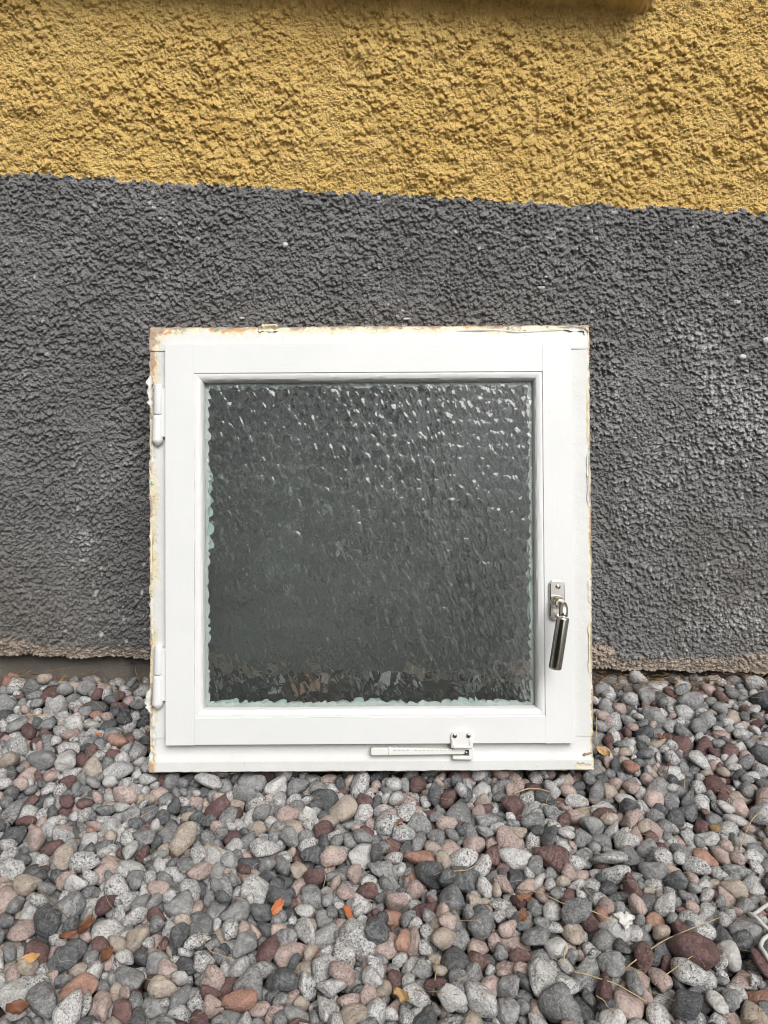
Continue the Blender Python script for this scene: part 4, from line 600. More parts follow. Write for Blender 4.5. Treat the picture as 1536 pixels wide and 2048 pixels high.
21,89,505,-118,-29,36,8,-7,-15,2,126,608,8,-30,9,33,-20,-3,13,108,45,-323,-23,27,27,-11,-3,18,92,-90,-458,-47,12,14,24,26,18,125,435,-426,-47,21,-8,4,-33,15,86,-268,-498,-43,17,-31,-15,12,
22,95,-473,-338,-42,29,9,3,-26,7,103,9,-434,-50,5,-21,34,0,5,102,530,14,-46,25,-31,1,-2,1,106,291,-435,-47,35,9,11,-14,21,77,-17,-541,-34,11,-20,25,-21,21,104,385,-181,-35,2,18,-34,-12,
8,104,332,-624,-10,17,33,-4,-14,7,79,-59,-269,-31,32,4,0,23,13,105,159,-282,-44,12,-1,-29,-25,18,133,-618,-19,-47,2,30,24,-9,3,94,-399,13,-48,30,11,-22,-6,17,101,399,-20,-41,35,8,-2,18,
9,125,-10,-480,-51,27,-11,14,-24,10,113,5,-238,-34,35,15,11,4,8,116,-453,9,-49,28,0,7,28,6,200,495,-92,-46,28,-26,9,7,19,91,-499,-178,-27,34,9,19,2,12,106,69,-289,-46,14,29,18,16,
1,106,-150,-282,-20,21,28,17,-9,17,90,-251,-331,-33,26,24,-12,-15,0,83,-145,-364,-25,37,15,4,-4,22,74,-374,-515,-40,6,-26,-25,16,10,132,-111,-541,-53,35,2,8,18,15,91,222,-463,-34,6,19,-16,-31,
13,134,14,-403,-49,7,-19,35,1,9,71,-224,-570,-54,14,36,-1,-9,6,112,-230,-481,-41,12,-13,25,-26,11,139,-132,-429,-45,20,-5,14,-31,1,77,-437,-110,-22,3,-8,-25,30,2,71,301,-454,-34,16,-22,27,-12,
3,97,338,-453,-36,1,32,-24,-2,17,127,-348,-604,-51,31,-2,-9,23,21,93,19,-443,-46,15,-22,14,26,0,110,20,-465,-41,18,25,-9,24,17,71,120,-236,-27,3,-13,-38,-5,0,159,292,-513,-47,30,-21,-5,16,
9,150,-467,-35,-37,14,23,-30,1,5,115,503,7,-45,27,-12,-25,10,5,104,-324,-588,-50,6,40,2,2,19,110,162,-360,-51,11,-38,-1,-2,10,103,152,-224,-44,4,36,-2,18,20,92,-65,-583,-54,26,-1,-5,30,
1,98,453,-349,-52,2,3,-13,-38,23,79,551,-76,-31,3,13,10,36,15,87,229,-342,-30,7,22,29,-15,5,94,-97,-496,-48,24,26,0,18,22,90,366,-421,-57,22,10,12,-29,4,108,5,-360,-38,34,8,9,-17,
16,103,592,-44,-24,4,-35,-18,-5,8,142,229,-216,-30,22,3,13,30,21,159,-529,-2,-45,9,38,9,-5,5,92,125,-450,-52,17,3,9,35,6,84,-359,-349,-40,27,-20,22,-3,23,105,-444,-197,-26,16,-36,-4,5,
11,178,289,-248,-43,38,-12,2,7,12,105,148,-332,-38,1,-21,22,-26,20,108,-557,-163,-37,20,-28,15,-14,20,58,-311,-391,-24,16,-15,-13,31,2,124,-239,-491,-51,30,-3,4,26,20,79,142,-266,-34,25,-12,20,-21,
20,82,355,-469,-39,19,24,1,26,10,100,-411,-354,-29,16,-35,11,6,10,141,-385,-516,-52,31,1,8,25,6,93,-354,-123,-29,0,-19,-35,3,22,118,-6,-263,-44,26,-19,-19,13,10,94,541,-8,-34,30,20,1,17,
2,142,223,-509,-49,5,-36,17,-2,22,130,-521,-247,-22,0,-4,-4,40,15,133,91,-260,-32,7,-10,8,-37,17,94,-175,-517,-35,0,28,26,13,3,82,544,-68,-25,28,15,24,-7,14,198,-120,-271,-44,18,-7,-4,35,
0,100,-294,-530,-33,7,28,27,5,11,122,-541,-168,-36,4,24,32,1,0,166,474,-361,-29,17,13,-11,32,3,82,-9,-460,-54,31,-8,9,-23,19,135,19,-295,-43,35,0,15,-13,18,91,-573,-142,-31,21,-7,6,33,
20,154,241,-340,-48,0,8,38,8,17,83,420,-207,-34,11,5,-25,29,4,121,-258,-325,-43,21,-3,7,-33,21,93,-319,-367,-48,28,-22,-15,-8,19,150,463,-110,-47,0,-10,37,-11,20,107,-236,-294,-45,12,25,5,28,
19,142,-187,-630,-14,6,-7,-4,39,3,104,-253,-476,-50,4,-33,21,-4,12,76,391,-427,-39,14,-35,-10,-8,6,147,416,-12,-49,13,-10,1,37,16,109,-528,-63,-34,18,-18,-30,-3,9,135,-362,-510,-49,6,-6,7,-39,
21,115,-179,-541,-50,16,7,-6,-36,3,86,-380,-257,-55,25,9,12,28,3,87,106,-599,-52,0,-17,-36,-5,21,95,-415,-277,-45,11,24,12,-27,11,100,-126,-471,-38,37,-13,2,-10,13,141,38,-222,-24,12,21,30,-11,
20,109,-246,-516,-53,2,-34,20,-6,11,76,72,-592,-53,9,-2,8,38,10,100,562,-151,-29,29,-1,24,14,7,118,-11,-316,-46,21,11,-10,-30,8,112,-418,-30,-47,4,37,-12,9,10,125,-114,-572,-51,11,-23,31,-1,
14,62,-313,-443,-55,3,22,-22,-25,18,116,361,-382,-49,8,-37,10,-7,19,130,-499,-188,-45,9,-1,-30,-25,0,142,228,-380,-52,36,-13,5,-10,11,186,510,-266,-42,21,-9,-7,32,3,98,-99,-294,-22,17,-13,19,28,
7,161,321,-101,-16,10,1,36,13,14,86,200,-239,-47,6,-14,-31,-20,6,114,-282,-535,-41,15,12,-30,-19,4,90,425,-439,-49,22,-8,-18,-27,11,79,-367,-437,-50,19,32,10,-12,14,169,644,10,-39,15,-22,1,30,
5,58,-62,-564,-56,5,39,-7,-1,22,159,-548,-1,-40,14,29,-11,-22,3,81,17,-496,-48,23,-8,14,28,3,98,427,-96,-21,3,4,-23,32,9,134,237,-271,-49,10,38,7,-4,16,159,128,-364,-45,7,-6,-7,38,
3,110,334,-56,-29,21,20,-28,5,2,68,-391,-329,-41,13,29,-24,-1,13,96,190,-488,-43,25,28,11,-8,6,116,-411,0,-50,4,-12,37,-8,13,79,447,-159,-25,18,-2,34,-11,5,113,-254,-622,-25,33,15,2,-17,
13,179,-58,-386,-38,35,-12,-13,-7,9,60,-397,-293,-31,8,17,24,26,17,58,-277,-402,-27,8,-27,-9,-27,0,88,205,-324,-33,19,-5,-6,-34,23,130,-65,-528,-47,22,3,-4,33,6,141,-4,-218,-38,9,-14,29,-21,
6,110,38,-536,-49,10,27,-27,-7,22,93,115,-348,-31,9,-21,33,-4,10,100,-101,-379,-52,27,18,7,-23,4,109,34,-292,-29,2,3,-13,-38,8,92,-166,-277,-16,15,12,22,27,23,87,53,-443,-49,23,16,-11,-26,
20,122,373,-471,-48,33,19,8,8,6,115,-447,-25,-34,33,-14,-5,-17,19,113,-102,-555,-41,27,-28,-1,9,8,65,-436,-249,-25,16,-12,-12,32,5,95,-341,-359,-49,24,-27,10,13,20,101,-366,-344,-51,34,14,9,14,
0,81,221,-225,-20,15,16,15,30,16,176,578,-145,-22,36,13,11,0,11,77,-484,-174,-30,16,10,-21,28,22,80,373,-42,-34,6,-29,3,27,4,82,148,-477,-36,37,0,-10,12,6,109,-398,-504,-43,29,-27,6,-5,
21,131,502,-71,-41,0,-27,-19,22,0,105,-278,-284,-36,2,10,13,37,1,173,40,-299,-44,35,4,-5,18,16,166,-291,-376,-43,20,-6,0,34,23,98,-254,-492,-54,11,-38,-6,6,12,105,-14,-413,-51,30,7,-2,25,
20,164,-389,-291,-47,2,15,36,8,19,146,62,-216,-30,19,-33,6,-9,7,165,328,-375,-45,17,9,4,-35,10,99,-470,-361,-34,19,3,-8,-34,11,89,-2,-391,-50,16,-6,-28,23,14,83,466,-217,-37,8,-21,13,30,
4,122,-12,-445,-48,25,-30,-10,0,12,141,333,-231,-46,0,-9,6,-39,12,81,350,-205,-29,19,-10,-29,-17,5,97,495,-125,-52,15,-6,-6,36,13,118,-200,-419,-49,21,11,-3,32,19,106,-447,-8,-52,7,-19,29,-19,
13,83,63,-598,-49,2,-2,-25,31,22,113,293,-618,-34,17,-19,-8,30,20,118,41,-584,-52,39,7,-5,-5,10,133,407,-201,-42,20,-34,4,-2,20,175,-524,-196,-46,33,8,6,20,11,93,-238,-573,-48,24,-16,4,27,
4,83,96,-587,-57,4,-31,23,-7,17,109,241,-324,-52,7,-16,36,-2,15,63,-390,-476,-38,2,23,32,0,10,132,192,-579,-51,4,-40,-3,0,1,125,-456,-236,-43,24,29,4,13,11,129,312,-552,-46,10,-2,8,38,
19,115,-234,-327,-42,2,-1,-39,8,7,136,-176,-421,-46,38,10,0,-9,3,91,-281,-439,-50,5,-29,-26,-9,20,109,23,-255,-43,5,-22,-17,-28,20,77,-383,-275,-39,7,-10,-38,-3,19,102,426,-410,-51,19,-5,31,-17,
13,104,-342,-416,-50,0,-1,40,-1,0,69,-276,-384,-36,9,23,-12,29,18,126,-66,-407,-46,38,8,-7,6,10,61,405,-466,-49,8,-31,18,17,12,119,173,-338,-51,7,11,37,-10,3,58,-374,-268,-47,22,23,-23,4,
2,77,24,-453,-35,26,-21,1,-22,3,188,-268,-232,-46,37,15,1,-1,3,61,56,-517,-57,30,11,-9,-22,14,77,-322,-298,-26,23,5,22,24,17,119,-383,-189,-26,4,19,26,-23,7,101,198,-224,-51,22,4,10,32,
13,163,351,-136,-48,38,4,11,4,5,94,-375,-360,-49,33,-15,8,15,6,58,-401,-365,-29,31,-23,-2,11,2,148,358,-219,-47,24,3,-8,31,14,140,-506,-109,-21,27,-3,0,30,18,143,572,-127,-46,6,-1,9,-38,
12,120,-228,-528,-45,21,32,1,-11,21,140,204,-282,-46,9,-21,-32,7,0,161,377,-487,-50,2,1,13,-38,2,196,-523,-106,-44,39,8,1,5,20,114,-483,-56,-46,20,-19,2,-29,10,117,-53,-423,-52,38,-10,-3,-9,
21,107,-460,-220,-46,28,1,-17,23,21,124,-141,-390,-49,7,7,1,39,3,122,-392,-48,-49,26,16,-20,-17,23,72,-581,-47,-33,21,-14,10,30,15,146,-467,-290,-49,24,-5,12,-29,3,70,112,-281,-40,21,-34,1,2,
11,114,-231,-357,-48,5,21,33,7,23,89,-423,-157,-31,22,34,2,-1,9,67,199,-524,-42,27,-5,11,-26,0,95,124,-400,-44,20,-2,-5,34,2,115,269,-418,-52,15,3,6,-37,22,85,-461,-111,-20,15,-26,26,-2,
9,95,513,-82,-35,38,-10,6,2,21,188,-141,-220,-26,11,-31,1,-23,0,128,-385,-428,-50,36,11,-1,-13,2,91,177,-386,-40,5,-25,31,2,13,120,575,-70,-40,3,4,36,16,9,85,252,-387,-39,4,30,18,-19,
13,91,522,-167,-31,29,11,13,-21,10,132,-203,-515,-52,1,19,35,-4,16,132,466,10,-48,38,2,9,-8,8,148,-215,-331,-46,4,35,-18,6,23,107,512,-164,-38,36,-8,16,-2,19,99,283,-568,-48,27,-14,-26,2,
17,75,123,-490,-45,17,24,24,12,19,89,484,-273,-22,38,7,11,1,21,125,435,-205,-49,7,-21,-33,3,23,71,445,-293,-36,35,10,-17,-2,23,144,-198,-250,-43,23,14,28,11,1,96,615,-35,-24,28,12,23,12,
11,100,226,-541,-25,37,-4,3,-14,8,78,63,-241,-37,25,-31,-2,-5,20,88,427,-364,-46,9,29,4,-26,9,81,-39,-397,-36,33,1,5,21,19,64,375,-414,-55,32,-10,16,-15,9,136,-329,-604,-49,10,22,31,4,
17,118,383,-32,-46,34,-19,-5,-5,11,103,471,-93,-35,36,15,-2,-7,9,174,168,-475,-48,6,-3,-10,38,6,89,-551,-26,-32,16,-2,8,-36,9,71,318,-267,-32,11,20,33,6,10,100,-490,-319,-15,22,-9,29,14,
9,64,-26,-554,-34,20,12,15,-29,19,129,-382,-137,-46,1,-36,-17,7,10,68,371,-527,-54,18,-9,-25,24,22,89,-386,-454,-43,13,-27,23,15,19,58,-397,-177,-24,12,31,18,12,22,112,472,-326,-56,14,13,9,-34,
12,163,-331,-167,-27,1,38,-14,-2,8,88,-468,-231,-45,26,7,-30,-2,20,180,527,-149,-47,18,0,-9,-34,10,120,248,-602,-53,3,-39,8,3,18,113,-56,-611,-45,14,12,-17,-31,21,83,-555,-179,-30,29,17,-20,9,
19,84,519,-12,-31,21,9,8,-32,5,100,264,-602,-51,28,7,-1,27,10,124,245,-375,-49,6,25,-30,-2,8,92,553,-65,-39,10,27,18,21,2,85,-129,-401,-54,4,39,-2,10,20,90,247,-551,-33,36,-9,9,-12,
16,120,508,-10,-48,0,24,-20,25,22,105,342,-502,-49,16,16,-17,-28,23,97,399,-87,-31,9,-22,-28,14,8,93,126,-474,-51,22,27,-16,-11,14,144,367,-30,-39,20,-25,-20,12,9,100,-217,-219,-46,10,-5,30,-23,
18,143,-571,-77,-45,25,7,3,-30,16,77,442,-341,-54,7,30,-25,-8,12,149,482,-176,-50,8,37,13,-3,22,92,-165,-531,-42,2,-16,-6,36,12,73,-177,-430,-27,32,20,-10,-7,13,103,-529,-79,-45,26,-21,15,-17,
7,114,-272,-396,-45,7,15,7,36,10,68,-338,-239,-40,3,-2,-6,-39,6,75,-205,-602,-37,5,20,-32,11,0,67,-165,-430,-32,10,-9,-37,-9,13,122,-352,-241,-49,4,29,28,0,10,75,-547,-193,-33,37,-4,4,-13,
13,124,-336,-252,-51,0,-12,6,38,12,133,367,-179,-50,9,39,-4,1,9,64,-485,-126,-15,6,9,-13,-36,6,113,329,-541,-49,2,13,33,-19,7,139,-540,-147,-44,5,-26,15,-26,9,108,-113,-593,-53,17,-2,8,-35,
9,130,460,-266,-47,24,-30,1,-12,20,145,-473,-83,-41,14,10,-34,10,20,72,457,-274,-27,32,-10,-13,-18,18,100,333,-259,-30,12,-38,5,2,4,136,-175,-485,-53,8,-36,-16,0,4,80,-457,-277,-42,1,-36,-3,-17,
9,72,-379,-530,-36,20,-3,13,-32,5,115,-527,-122,-23,8,-29,7,25,22,129,214,-578,-40,21,-33,-7,-8,6,116,542,-134,-44,13,-9,-22,29,14,61,-359,-516,-32,14,36,4,-10,1,92,185,-502,-56,16,-27,-23,8,
22,88,341,-245,-45,23,-9,6,-31,16,117,287,-418,-52,8,-35,15,-10,22,95,400,-217,-41,9,-27,-27,7,8,121,-448,-269,-49,6,-38,9,5,8,144,575,-96,-44,26,28,8,6,7,141,513,-225,-41,11,-28,-4,26,
13,79,385,-95,-29,6,11,-14,36,11,142,261,-273,-45,7,4,39,5,14,92,-386,-499,-54,7,-1,-39,-4,10,87,58,-294,-47,14,18,-24,-23,8,91,151,-311,-50,22,-33,3,-5,7,97,184,-376,-47,11,-10,28,24,
14,143,-176,-381,-51,6,30,25,8,5,151,-238,-449,-45,4,-22,-33,5,15,132,438,-436,-24,3,-37,14,1,5,100,165,-455,-52,36,-6,8,-14,2,118,191,-257,-52,36,8,-3,-15,0,144,232,-298,-48,7,0,-9,-38,
7,119,-194,-464,-47,14,-34,2,-15,18,117,439,-129,-47,5,37,-14,-2,3,109,-300,-483,-50,2,10,-38,6,3,101,-71,-622,-20,30,7,19,-18,10,110,388,-213,-54,20,8,-1,-34,18,60,-43,-302,-54,33,-21,-2,8,
5,59,562,-14,-27,14,-3,37,-1,3,111,71,-493,-26,32,0,-19,-13,5,119,261,-546,-49,36,-4,6,-17,13,97,-300,-530,-52,5,21,33,-6,7,82,297,-489,-36,7,-8,-21,32,4,71,400,-470,-58,30,11,0,25,
23,89,-368,-261,-55,8,-19,-33,9,10,82,355,-532,-53,22,-10,-6,-32,6,75,-349,-350,-48,4,-24,29,13,12,122,25,-315,-33,16,5,11,34,19,125,494,-62,-8,4,-11,25,29,3,108,-365,-126,-48,29,-22,-13,12,
23,127,92,-471,-46,1,37,-11,-11,18,92,-524,14,-43,18,-6,23,27,3,86,538,-40,-17,40,-5,1,-3,21,81,225,-309,-29,19,27,8,-20,15,147,-131,-530,-53,4,-8,38,7,19,128,-104,-325,-43,4,-17,-23,-27,
11,85,-573,-38,-39,28,27,-8,4,5,104,37,-436,-46,33,23,3,-2,12,140,350,-68,-29,35,4,-9,17,18,133,15,-327,-46,32,-1,6,-23,9,78,-356,-196,-55,6,-36,13,-8,10,80,453,-251,-33,11,5,38,-1,
2,133,505,-53,-39,16,29,-11,21,14,137,312,-209,-51,4,7,-38,-9,11,167,-32,-362,-43,36,-9,3,-13,3,101,447,-156,-51,8,8,3,-38,0,149,454,-140,-46,6,-25,30,2,10,119,94,-430,-52,20,0,-11,33,
3,88,-154,-332,-34,19,-12,-16,28,0,96,174,-559,-36,35,-17,9,-1,9,145,285,-489,-50,26,-6,8,-28,16,105,434,-187,-50,10,-4,-2,-38,1,96,-77,-530,-50,14,29,19,13,19,94,-467,-261,-53,3,-20,33,-11,
6,107,-396,-111,-31,33,13,-2,19,4,106,-82,-470,-49,25,-29,-11,3,16,111,-54,-480,-53,12,-22,-31,6,22,100,186,-540,-57,12,-14,1,35,0,112,402,-10,-53,31,-17,12,-15,9,134,248,-562,-48,29,4,9,26,
22,100,-322,-391,-36,19,24,-11,23,1,114,158,-495,-34,10,11,-14,-34,10,155,128,-608,-51,27,-1,8,29,1,95,516,11,-52,10,31,24,0,4,113,53,-276,-53,0,-35,20,3,2,189,-145,-633,-19,37,6,-9,-12,
7,118,-314,-335,-49,13,6,-9,-36,6,117,-562,-62,-48,12,-22,30,-7,9,95,423,-230,-50,8,-20,-7,33,21,101,-230,-340,-48,19,-4,-28,-21,13,99,-381,-464,-36,3,25,-24,-20,13,100,-520,-163,-45,12,-30,15,18,
3,153,-451,-389,-48,19,11,7,33,13,86,-12,-352,-36,13,-23,18,-25,23,80,4,-553,-56,8,-36,-14,8,11,105,431,-64,-41,10,-7,6,-38,20,109,63,-390,-39,8,15,21,-29,19,155,-319,-227,-43,5,36,-14,8,
7,58,181,-282,-32,11,-4,8,-37,11,134,-354,-84,-26,10,2,-38,4,8,113,595,-78,-50,12,34,17,-2,10,75,-46,-391,-35,1,-19,13,-33,17,151,282,-331,-37,33,-18,4,13,11,128,477,-304,-46,4,-26,30,-1,
19,91,-311,-552,-47,37,-3,-16,1,16,97,-238,-430,-54,3,9,-37,13,2,113,-31,-558,-52,1,2,40,-5,1,136,-517,-131,-38,5,-35,-18,3,10,142,-230,-223,-17,3,10,-37,13,8,107,-458,-111,-45,31,-1,-20,16,
11,86,-101,-410,-52,0,-2,-39,-6,17,160,223,-251,-45,24,3,-11,30,23,80,393,-404,-55,28,4,3,-28,19,58,120,-502,-36,26,-30,8,-4,23,134,474,-19,-52,10,-38,0,6,6,108,404,-48,-50,25,23,20,6,
7,71,-266,-284,-54,6,-33,-22,-2,17,170,-453,-98,-51,0,-4,-38,-11,0,146,323,-337,-34,9,38,7,7,15,107,384,-370,-50,6,35,6,-17,18,147,-209,-355,-46,4,-39,-3,9,22,89,-403,-81,-37,29,-10,1,26,
12,87,-463,-205,-29,5,33,20,9,9,94,392,-190,-53,10,-23,31,0,0,113,-265,-435,-32,7,-33,-22,0,2,58,43,-542,-40,13,14,-17,31,0,109,567,-5,-41,15,-28,0,-24,13,98,-440,-255,-46,31,8,24,-5,
8,63,-132,-238,-37,4,-32,24,4,6,98,-6,-432,-52,6,-18,34,-7,2,112,-55,-236,-52,26,6,-6,-29,1,128,-238,-259,-54,16,-32,-18,4,22,89,-472,-247,-58,17,11,9,-33,19,77,419,-257,-32,23,-31,9,-3,
2,109,146,-262,-52,31,3,-9,-24,20,75,202,-200,-56,2,21,-33,6,14,85,188,-468,-52,6,20,-22,-26,14,128,235,-489,-39,1,-21,-33,-10,18,58,623,-22,-31,5,28,28,3,0,132,-93,-566,-49,5,-32,-23,1,
20,58,-252,-423,-27,28,-26,1,13,10,139,-209,-613,-50,24,-10,4,-31,0,94,55,-546,-52,36,-4,11,13,17,136,-429,-356,-39,7,39,1,2,13,146,250,-505,-45,0,-36,16,-5,1,108,-124,-227,-38,30,5,-3,-25,
17,72,404,-315,-56,38,5,1,-11,2,110,112,-330,-53,8,25,-30,-4,8,78,28,-266,-33,7,-6,35,16,20,155,131,-341,-49,7,5,5,39,8,116,-272,-513,-50,3,-15,36,-7,9,85,-103,-487,-54,3,27,-27,-11,
12,72,423,-185,-40,26,-14,26,-3,8,67,632,-16,-24,0,-38,-10,8,6,115,-46,-271,-44,22,6,-27,19,10,91,154,-274,-51,33,-19,-11,6,19,93,244,-390,-53,2,5,-35,19,12,85,-398,-474,-52,15,-9,36,-3,
18,112,-136,-250,-49,6,-39,0,4,20,83,219,-480,-36,14,-17,3,33,11,95,-397,-339,-47,13,-24,7,28,10,111,412,-475,-52,30,-2,-11,24,12,136,527,-4,-47,2,-38,12,-1,17,78,354,-154,-35,21,30,9,13,
14,96,165,-380,-50,34,16,1,-14,19,80,390,-17,-55,15,-31,17,-13,3,89,406,-447,-53,39,-8,-6,4,0,115,463,-229,-52,22,-11,1,-32,17,148,-639,-16,-46,32,-4,-11,-22,20,76,-432,-347,-27,18,23,-27,4,
17,114,58,-428,-53,31,-3,-5,-25,17,148,-331,-179,-53,2,1,-38,-11,5,106,311,-181,-47,31,-12,20,12,19,114,-394,-246,-51,8,-24,-30,7,0,196,436,-454,-42,32,-17,-2,17,15,101,319,-566,-49,3,11,5,-38,
11,143,515,-32,-47,29,-6,10,-25,10,72,362,-471,-55,4,27,-8,-28,11,77,114,-399,-32,12,11,4,-36,6,59,-309,-392,-39,10,16,18,-31,16,71,57,-229,-37,9,-33,-15,-15,11,82,329,-466,-38,9,13,36,-4,
18,67,286,-403,-55,1,13,-36,10,1,129,248,-220,-41,20,1,-6,-34,13,107,121,-385,-51,8,-3,39,3,17,86,270,-527,-39,27,28,5,7,8,87,-47,-518,-41,29,27,2,-4,3,104,596,-12,-53,9,5,-14,-36,
21,91,-156,-255,-40,10,3,4,38,12,90,229,-232,-38,1,-8,-36,15,11,68,587,-11,-34,17,23,28,-6,10,134,-635,12,-53,17,-3,7,35,0,140,344,-433,-36,0,28,-24,-14,15,80,114,-497,-53,15,-25,-25,11,
20,121,533,-72,-32,6,23,-29,12,3,163,77,-450,-43,4,-35,18,6,23,86,561,-74,-32,4,-16,36,-6,21,123,-309,-381,-49,28,-4,8,-27,10,120,220,-223,-53,1,-33,22,4,6,82,452,-84,-27,32,-6,23,-6,
10,63,-368,-285,-56,23,-2,-8,32,8,137,-372,-199,-46,38,8,-4,9,1,64,340,-540,-58,10,-33,18,-9,10,109,-350,-209,-53,39,-7,-4,1,11,103,158,-591,-49,27,-29,-2,-8,10,90,19,-597,-50,36,8,-13,5,
14,67,15,-218,-43,15,35,-2,-10,15,93,169,-372,-55,10,8,34,17,22,85,-26,-545,-47,14,23,-18,24,16,118,85,-313,-44,7,39,-3,1,16,97,1,-524,-54,12,-31,-22,-1,3,136,509,-138,-49,16,-1,-13,-34,
14,96,-402,-491,-55,38,-2,8,10,16,58,-512,-204,-35,9,-22,-1,32,18,85,-113,-459,-52,4,-27,27,-11,16,108,528,-126,-50,8,-4,-31,23,16,163,539,-51,-40,26,-23,20,1,10,128,370,-261,-36,32,8,1,-22,
14,95,462,-362,-55,38,-3,8,11,9,99,186,-212,-37,16,-7,-24,27,9,131,379,-562,-51,8,-4,-9,38,10,128,-390,-411,-52,5,-6,39,-4,19,110,319,-581,-48,14,5,-30,-23,9,117,-269,-472,-53,36,-9,5,-14,
17,119,94,-559,-51,33,-3,6,-21,13,81,124,-594,-43,7,-22,26,20,22,83,-400,-9,-46,28,-6,14,-24,18,82,304,-273,-53,6,38,-9,-7,21,89,397,-480,-53,6,-39,1,-5,13,102,-79,-369,-36,26,-3,-4,-30,
20,133,493,-237,-44,17,-11,-34,-3,18,120,118,-293,-47,6,3,-6,-39,3,108,-592,-54,-43,20,-24,24,9,14,97,342,-386,-54,1,-13,-37,-7,5,126,477,-40,-48,31,7,5,24,18,88,413,-36,-51,7,-31,-24,-5,
2,101,-588,-38,-46,16,27,25,3,20,118,-64,-225,-44,1,3,-11,-38,12,164,566,-49,-46,37,-5,-5,15,0,102,107,-555,-49,26,-11,11,26,21,121,559,-112,-41,32,-8,-15,-17,19,114,-156,-478,-48,11,37,-12,2,
22,105,-156,-377,-51,11,17,12,-32,0,84,313,-617,-32,2,12,32,20,13,64,-576,-137,-11,30,21,-11,13,2,58,319,-350,-44,25,-8,6,30,8,123,-395,-203,-50,12,33,-18,-6,16,76,-124,-223,-22,0,14,35,-14,
5,84,-325,-476,-53,1,-1,-39,6,14,99,-80,-343,-35,4,-39,-9,3,8,139,-650,-4,-40,10,-34,-11,16,15,126,418,-314,-52,5,19,-31,-16,8,95,-357,-453,-49,30,-5,-21,15,21,107,-410,-289,-40,28,24,-15,3,
23,91,-101,-309,-23,5,28,20,20,3,94,-110,-222,-29,8,17,-35,-6,19,79,307,-388,-52,3,39,-7,-5,5,107,-371,-452,-50,2,-22,33,-6,23,93,11,-504,-50,8,-11,28,25,13,114,-480,-328,-51,6,-23,32,2,
7,72,189,-479,-31,37,-1,12,10,3,93,248,-247,-48,2,-15,32,-19,16,111,-298,-393,-51,6,12,-36,-10,17,140,-31,-486,-50,31,4,-4,24,10,92,276,-382,-38,15,9,36,-4,2,101,-118,-421,-53,37,8,-2,-12,
23,128,-47,-216,-28,10,7,26,-28,17,177,415,-79,-40,38,-1,12,3,17,97,-54,-362,-56,9,32,21,6,15,94,408,-306,-57,1,28,-27,-9,10,95,470,-56,-31,1,11,-8,-37,23,79,-69,-457,-56,1,-29,-26,9,
9,62,509,-153,-40,8,34,2,20,19,129,346,-49,-48,36,-9,3,14,2,71,-375,-462,-23,24,15,17,22,19,155,-89,-299,-42,10,38,2,6,14,81,-404,-364,-43,23,-22,-24,0,12,60,399,-365,-56,34,-10,2,-18,
3,119,-595,-7,-49,5,-19,-35,4,11,82,-307,-281,-49,21,16,27,12,11,101,170,-311,-46,27,-17,18,17,6,127,368,-576,-52,28,-17,21,-10,5,89,-297,-512,-52,6,35,19,-1,20,89,-365,-309,-54,2,40,2,-2,
18,126,-583,-115,-40,25,23,18,-13,18,142,429,-108,-44,8,-8,4,38,21,95,-247,-321,-52,28,-7,-2,-28,23,134,-387,-16,-39,5,33,-9,21,22,59,112,-524,-54,15,22,29,6,9,78,-383,-235,-53,23,0,27,-19,
0,108,-430,-180,-50,11,13,-30,-20,12,84,438,-82,-32,20,-5,3,-34,12,118,267,-245,-53,0,30,25,-8,15,94,373,-45,-53,15,-8,34,-13,21,96,-397,-137,-29,20,11,-24,23,0,97,-188,-530,-49,1,-18,-20,30,
0,100,-62,-213,-53,5,2,17,-36,15,159,-518,-229,-52,5,-4,39,7,0,75,-327,-239,-40,24,6,-5,31,13,114,-230,-387,-50,4,11,7,38,16,99,-389,-462,-51,9,12,-34,-15,19,132,-169,-447,-49,13,-34,-16,2,
14,80,49,-247,-55,2,0,39,-7,15,68,-29,-524,-58,13,26,28,1,9,107,-298,-418,-54,24,-7,-7,30,3,99,297,-315,-52,9,5,-9,38,18,63,-161,-428,-55,9,8,38,4,11,108,215,-313,-48,28,-14,-11,23,
0,58,-353,-133,-38,33,16,15,4,6,87,14,-421,-52,5,18,-24,-26,19,121,376,-313,-47,28,17,16,16,6,134,408,-186,-49,10,-14,0,36,5,100,289,-190,-19,38,-8,2,-9,21,83,124,-564,-42,18,13,-33,0,
17,147,-547,-99,-39,38,-9,8,5,6,58,-103,-611,-35,22,12,31,-3,21,68,21,-215,-55,19,8,4,-34,6,126,-18,-294,-50,27,-16,-3,25,20,62,-133,-513,-41,10,-14,-9,-35,11,68,384,-281,-54,5,37,13,-6,
14,76,-317,-486,-56,29,-7,1,27,21,144,358,-16,-40,0,16,-12,34,1,90,362,-132,-34,6,-36,16,-2,15,92,459,-316,-51,19,34,5,9,16,100,214,-444,-52,4,-2,39,-9,20,94,568,-13,-46,13,-8,27,25,
13,120,-426,-105,-47,9,31,2,-24,22,89,-95,-510,-41,19,17,-27,-15,12,108,-480,-154,-33,15,19,-31,-4,22,127,-499,-122,-41,33,-14,-7,17,10,148,-382,-218,-40,27,16,-8,23,2,154,297,-342,-48,0,0,-8,-39,
20,61,541,-171,-21,26,3,27,-13,9,80,427,-298,-55,25,-10,15,-26,16,140,-124,-319,-46,14,-9,4,36,8,59,-35,-305,-56,6,18,-33,-12,0,73,283,-559,-40,25,24,15,-14,8,100,223,-282,-44,18,-21,-21,-20,
0,115,218,-458,-50,36,-17,5,0,15,137,-430,-265,-51,2,1,-5,-40,21,100,428,-278,-49,11,-24,23,-19,8,90,-593,9,-48,12,-5,-24,-30,0,114,-101,-261,-51,9,37,11,3,16,95,-350,-156,-52,29,6,8,26,
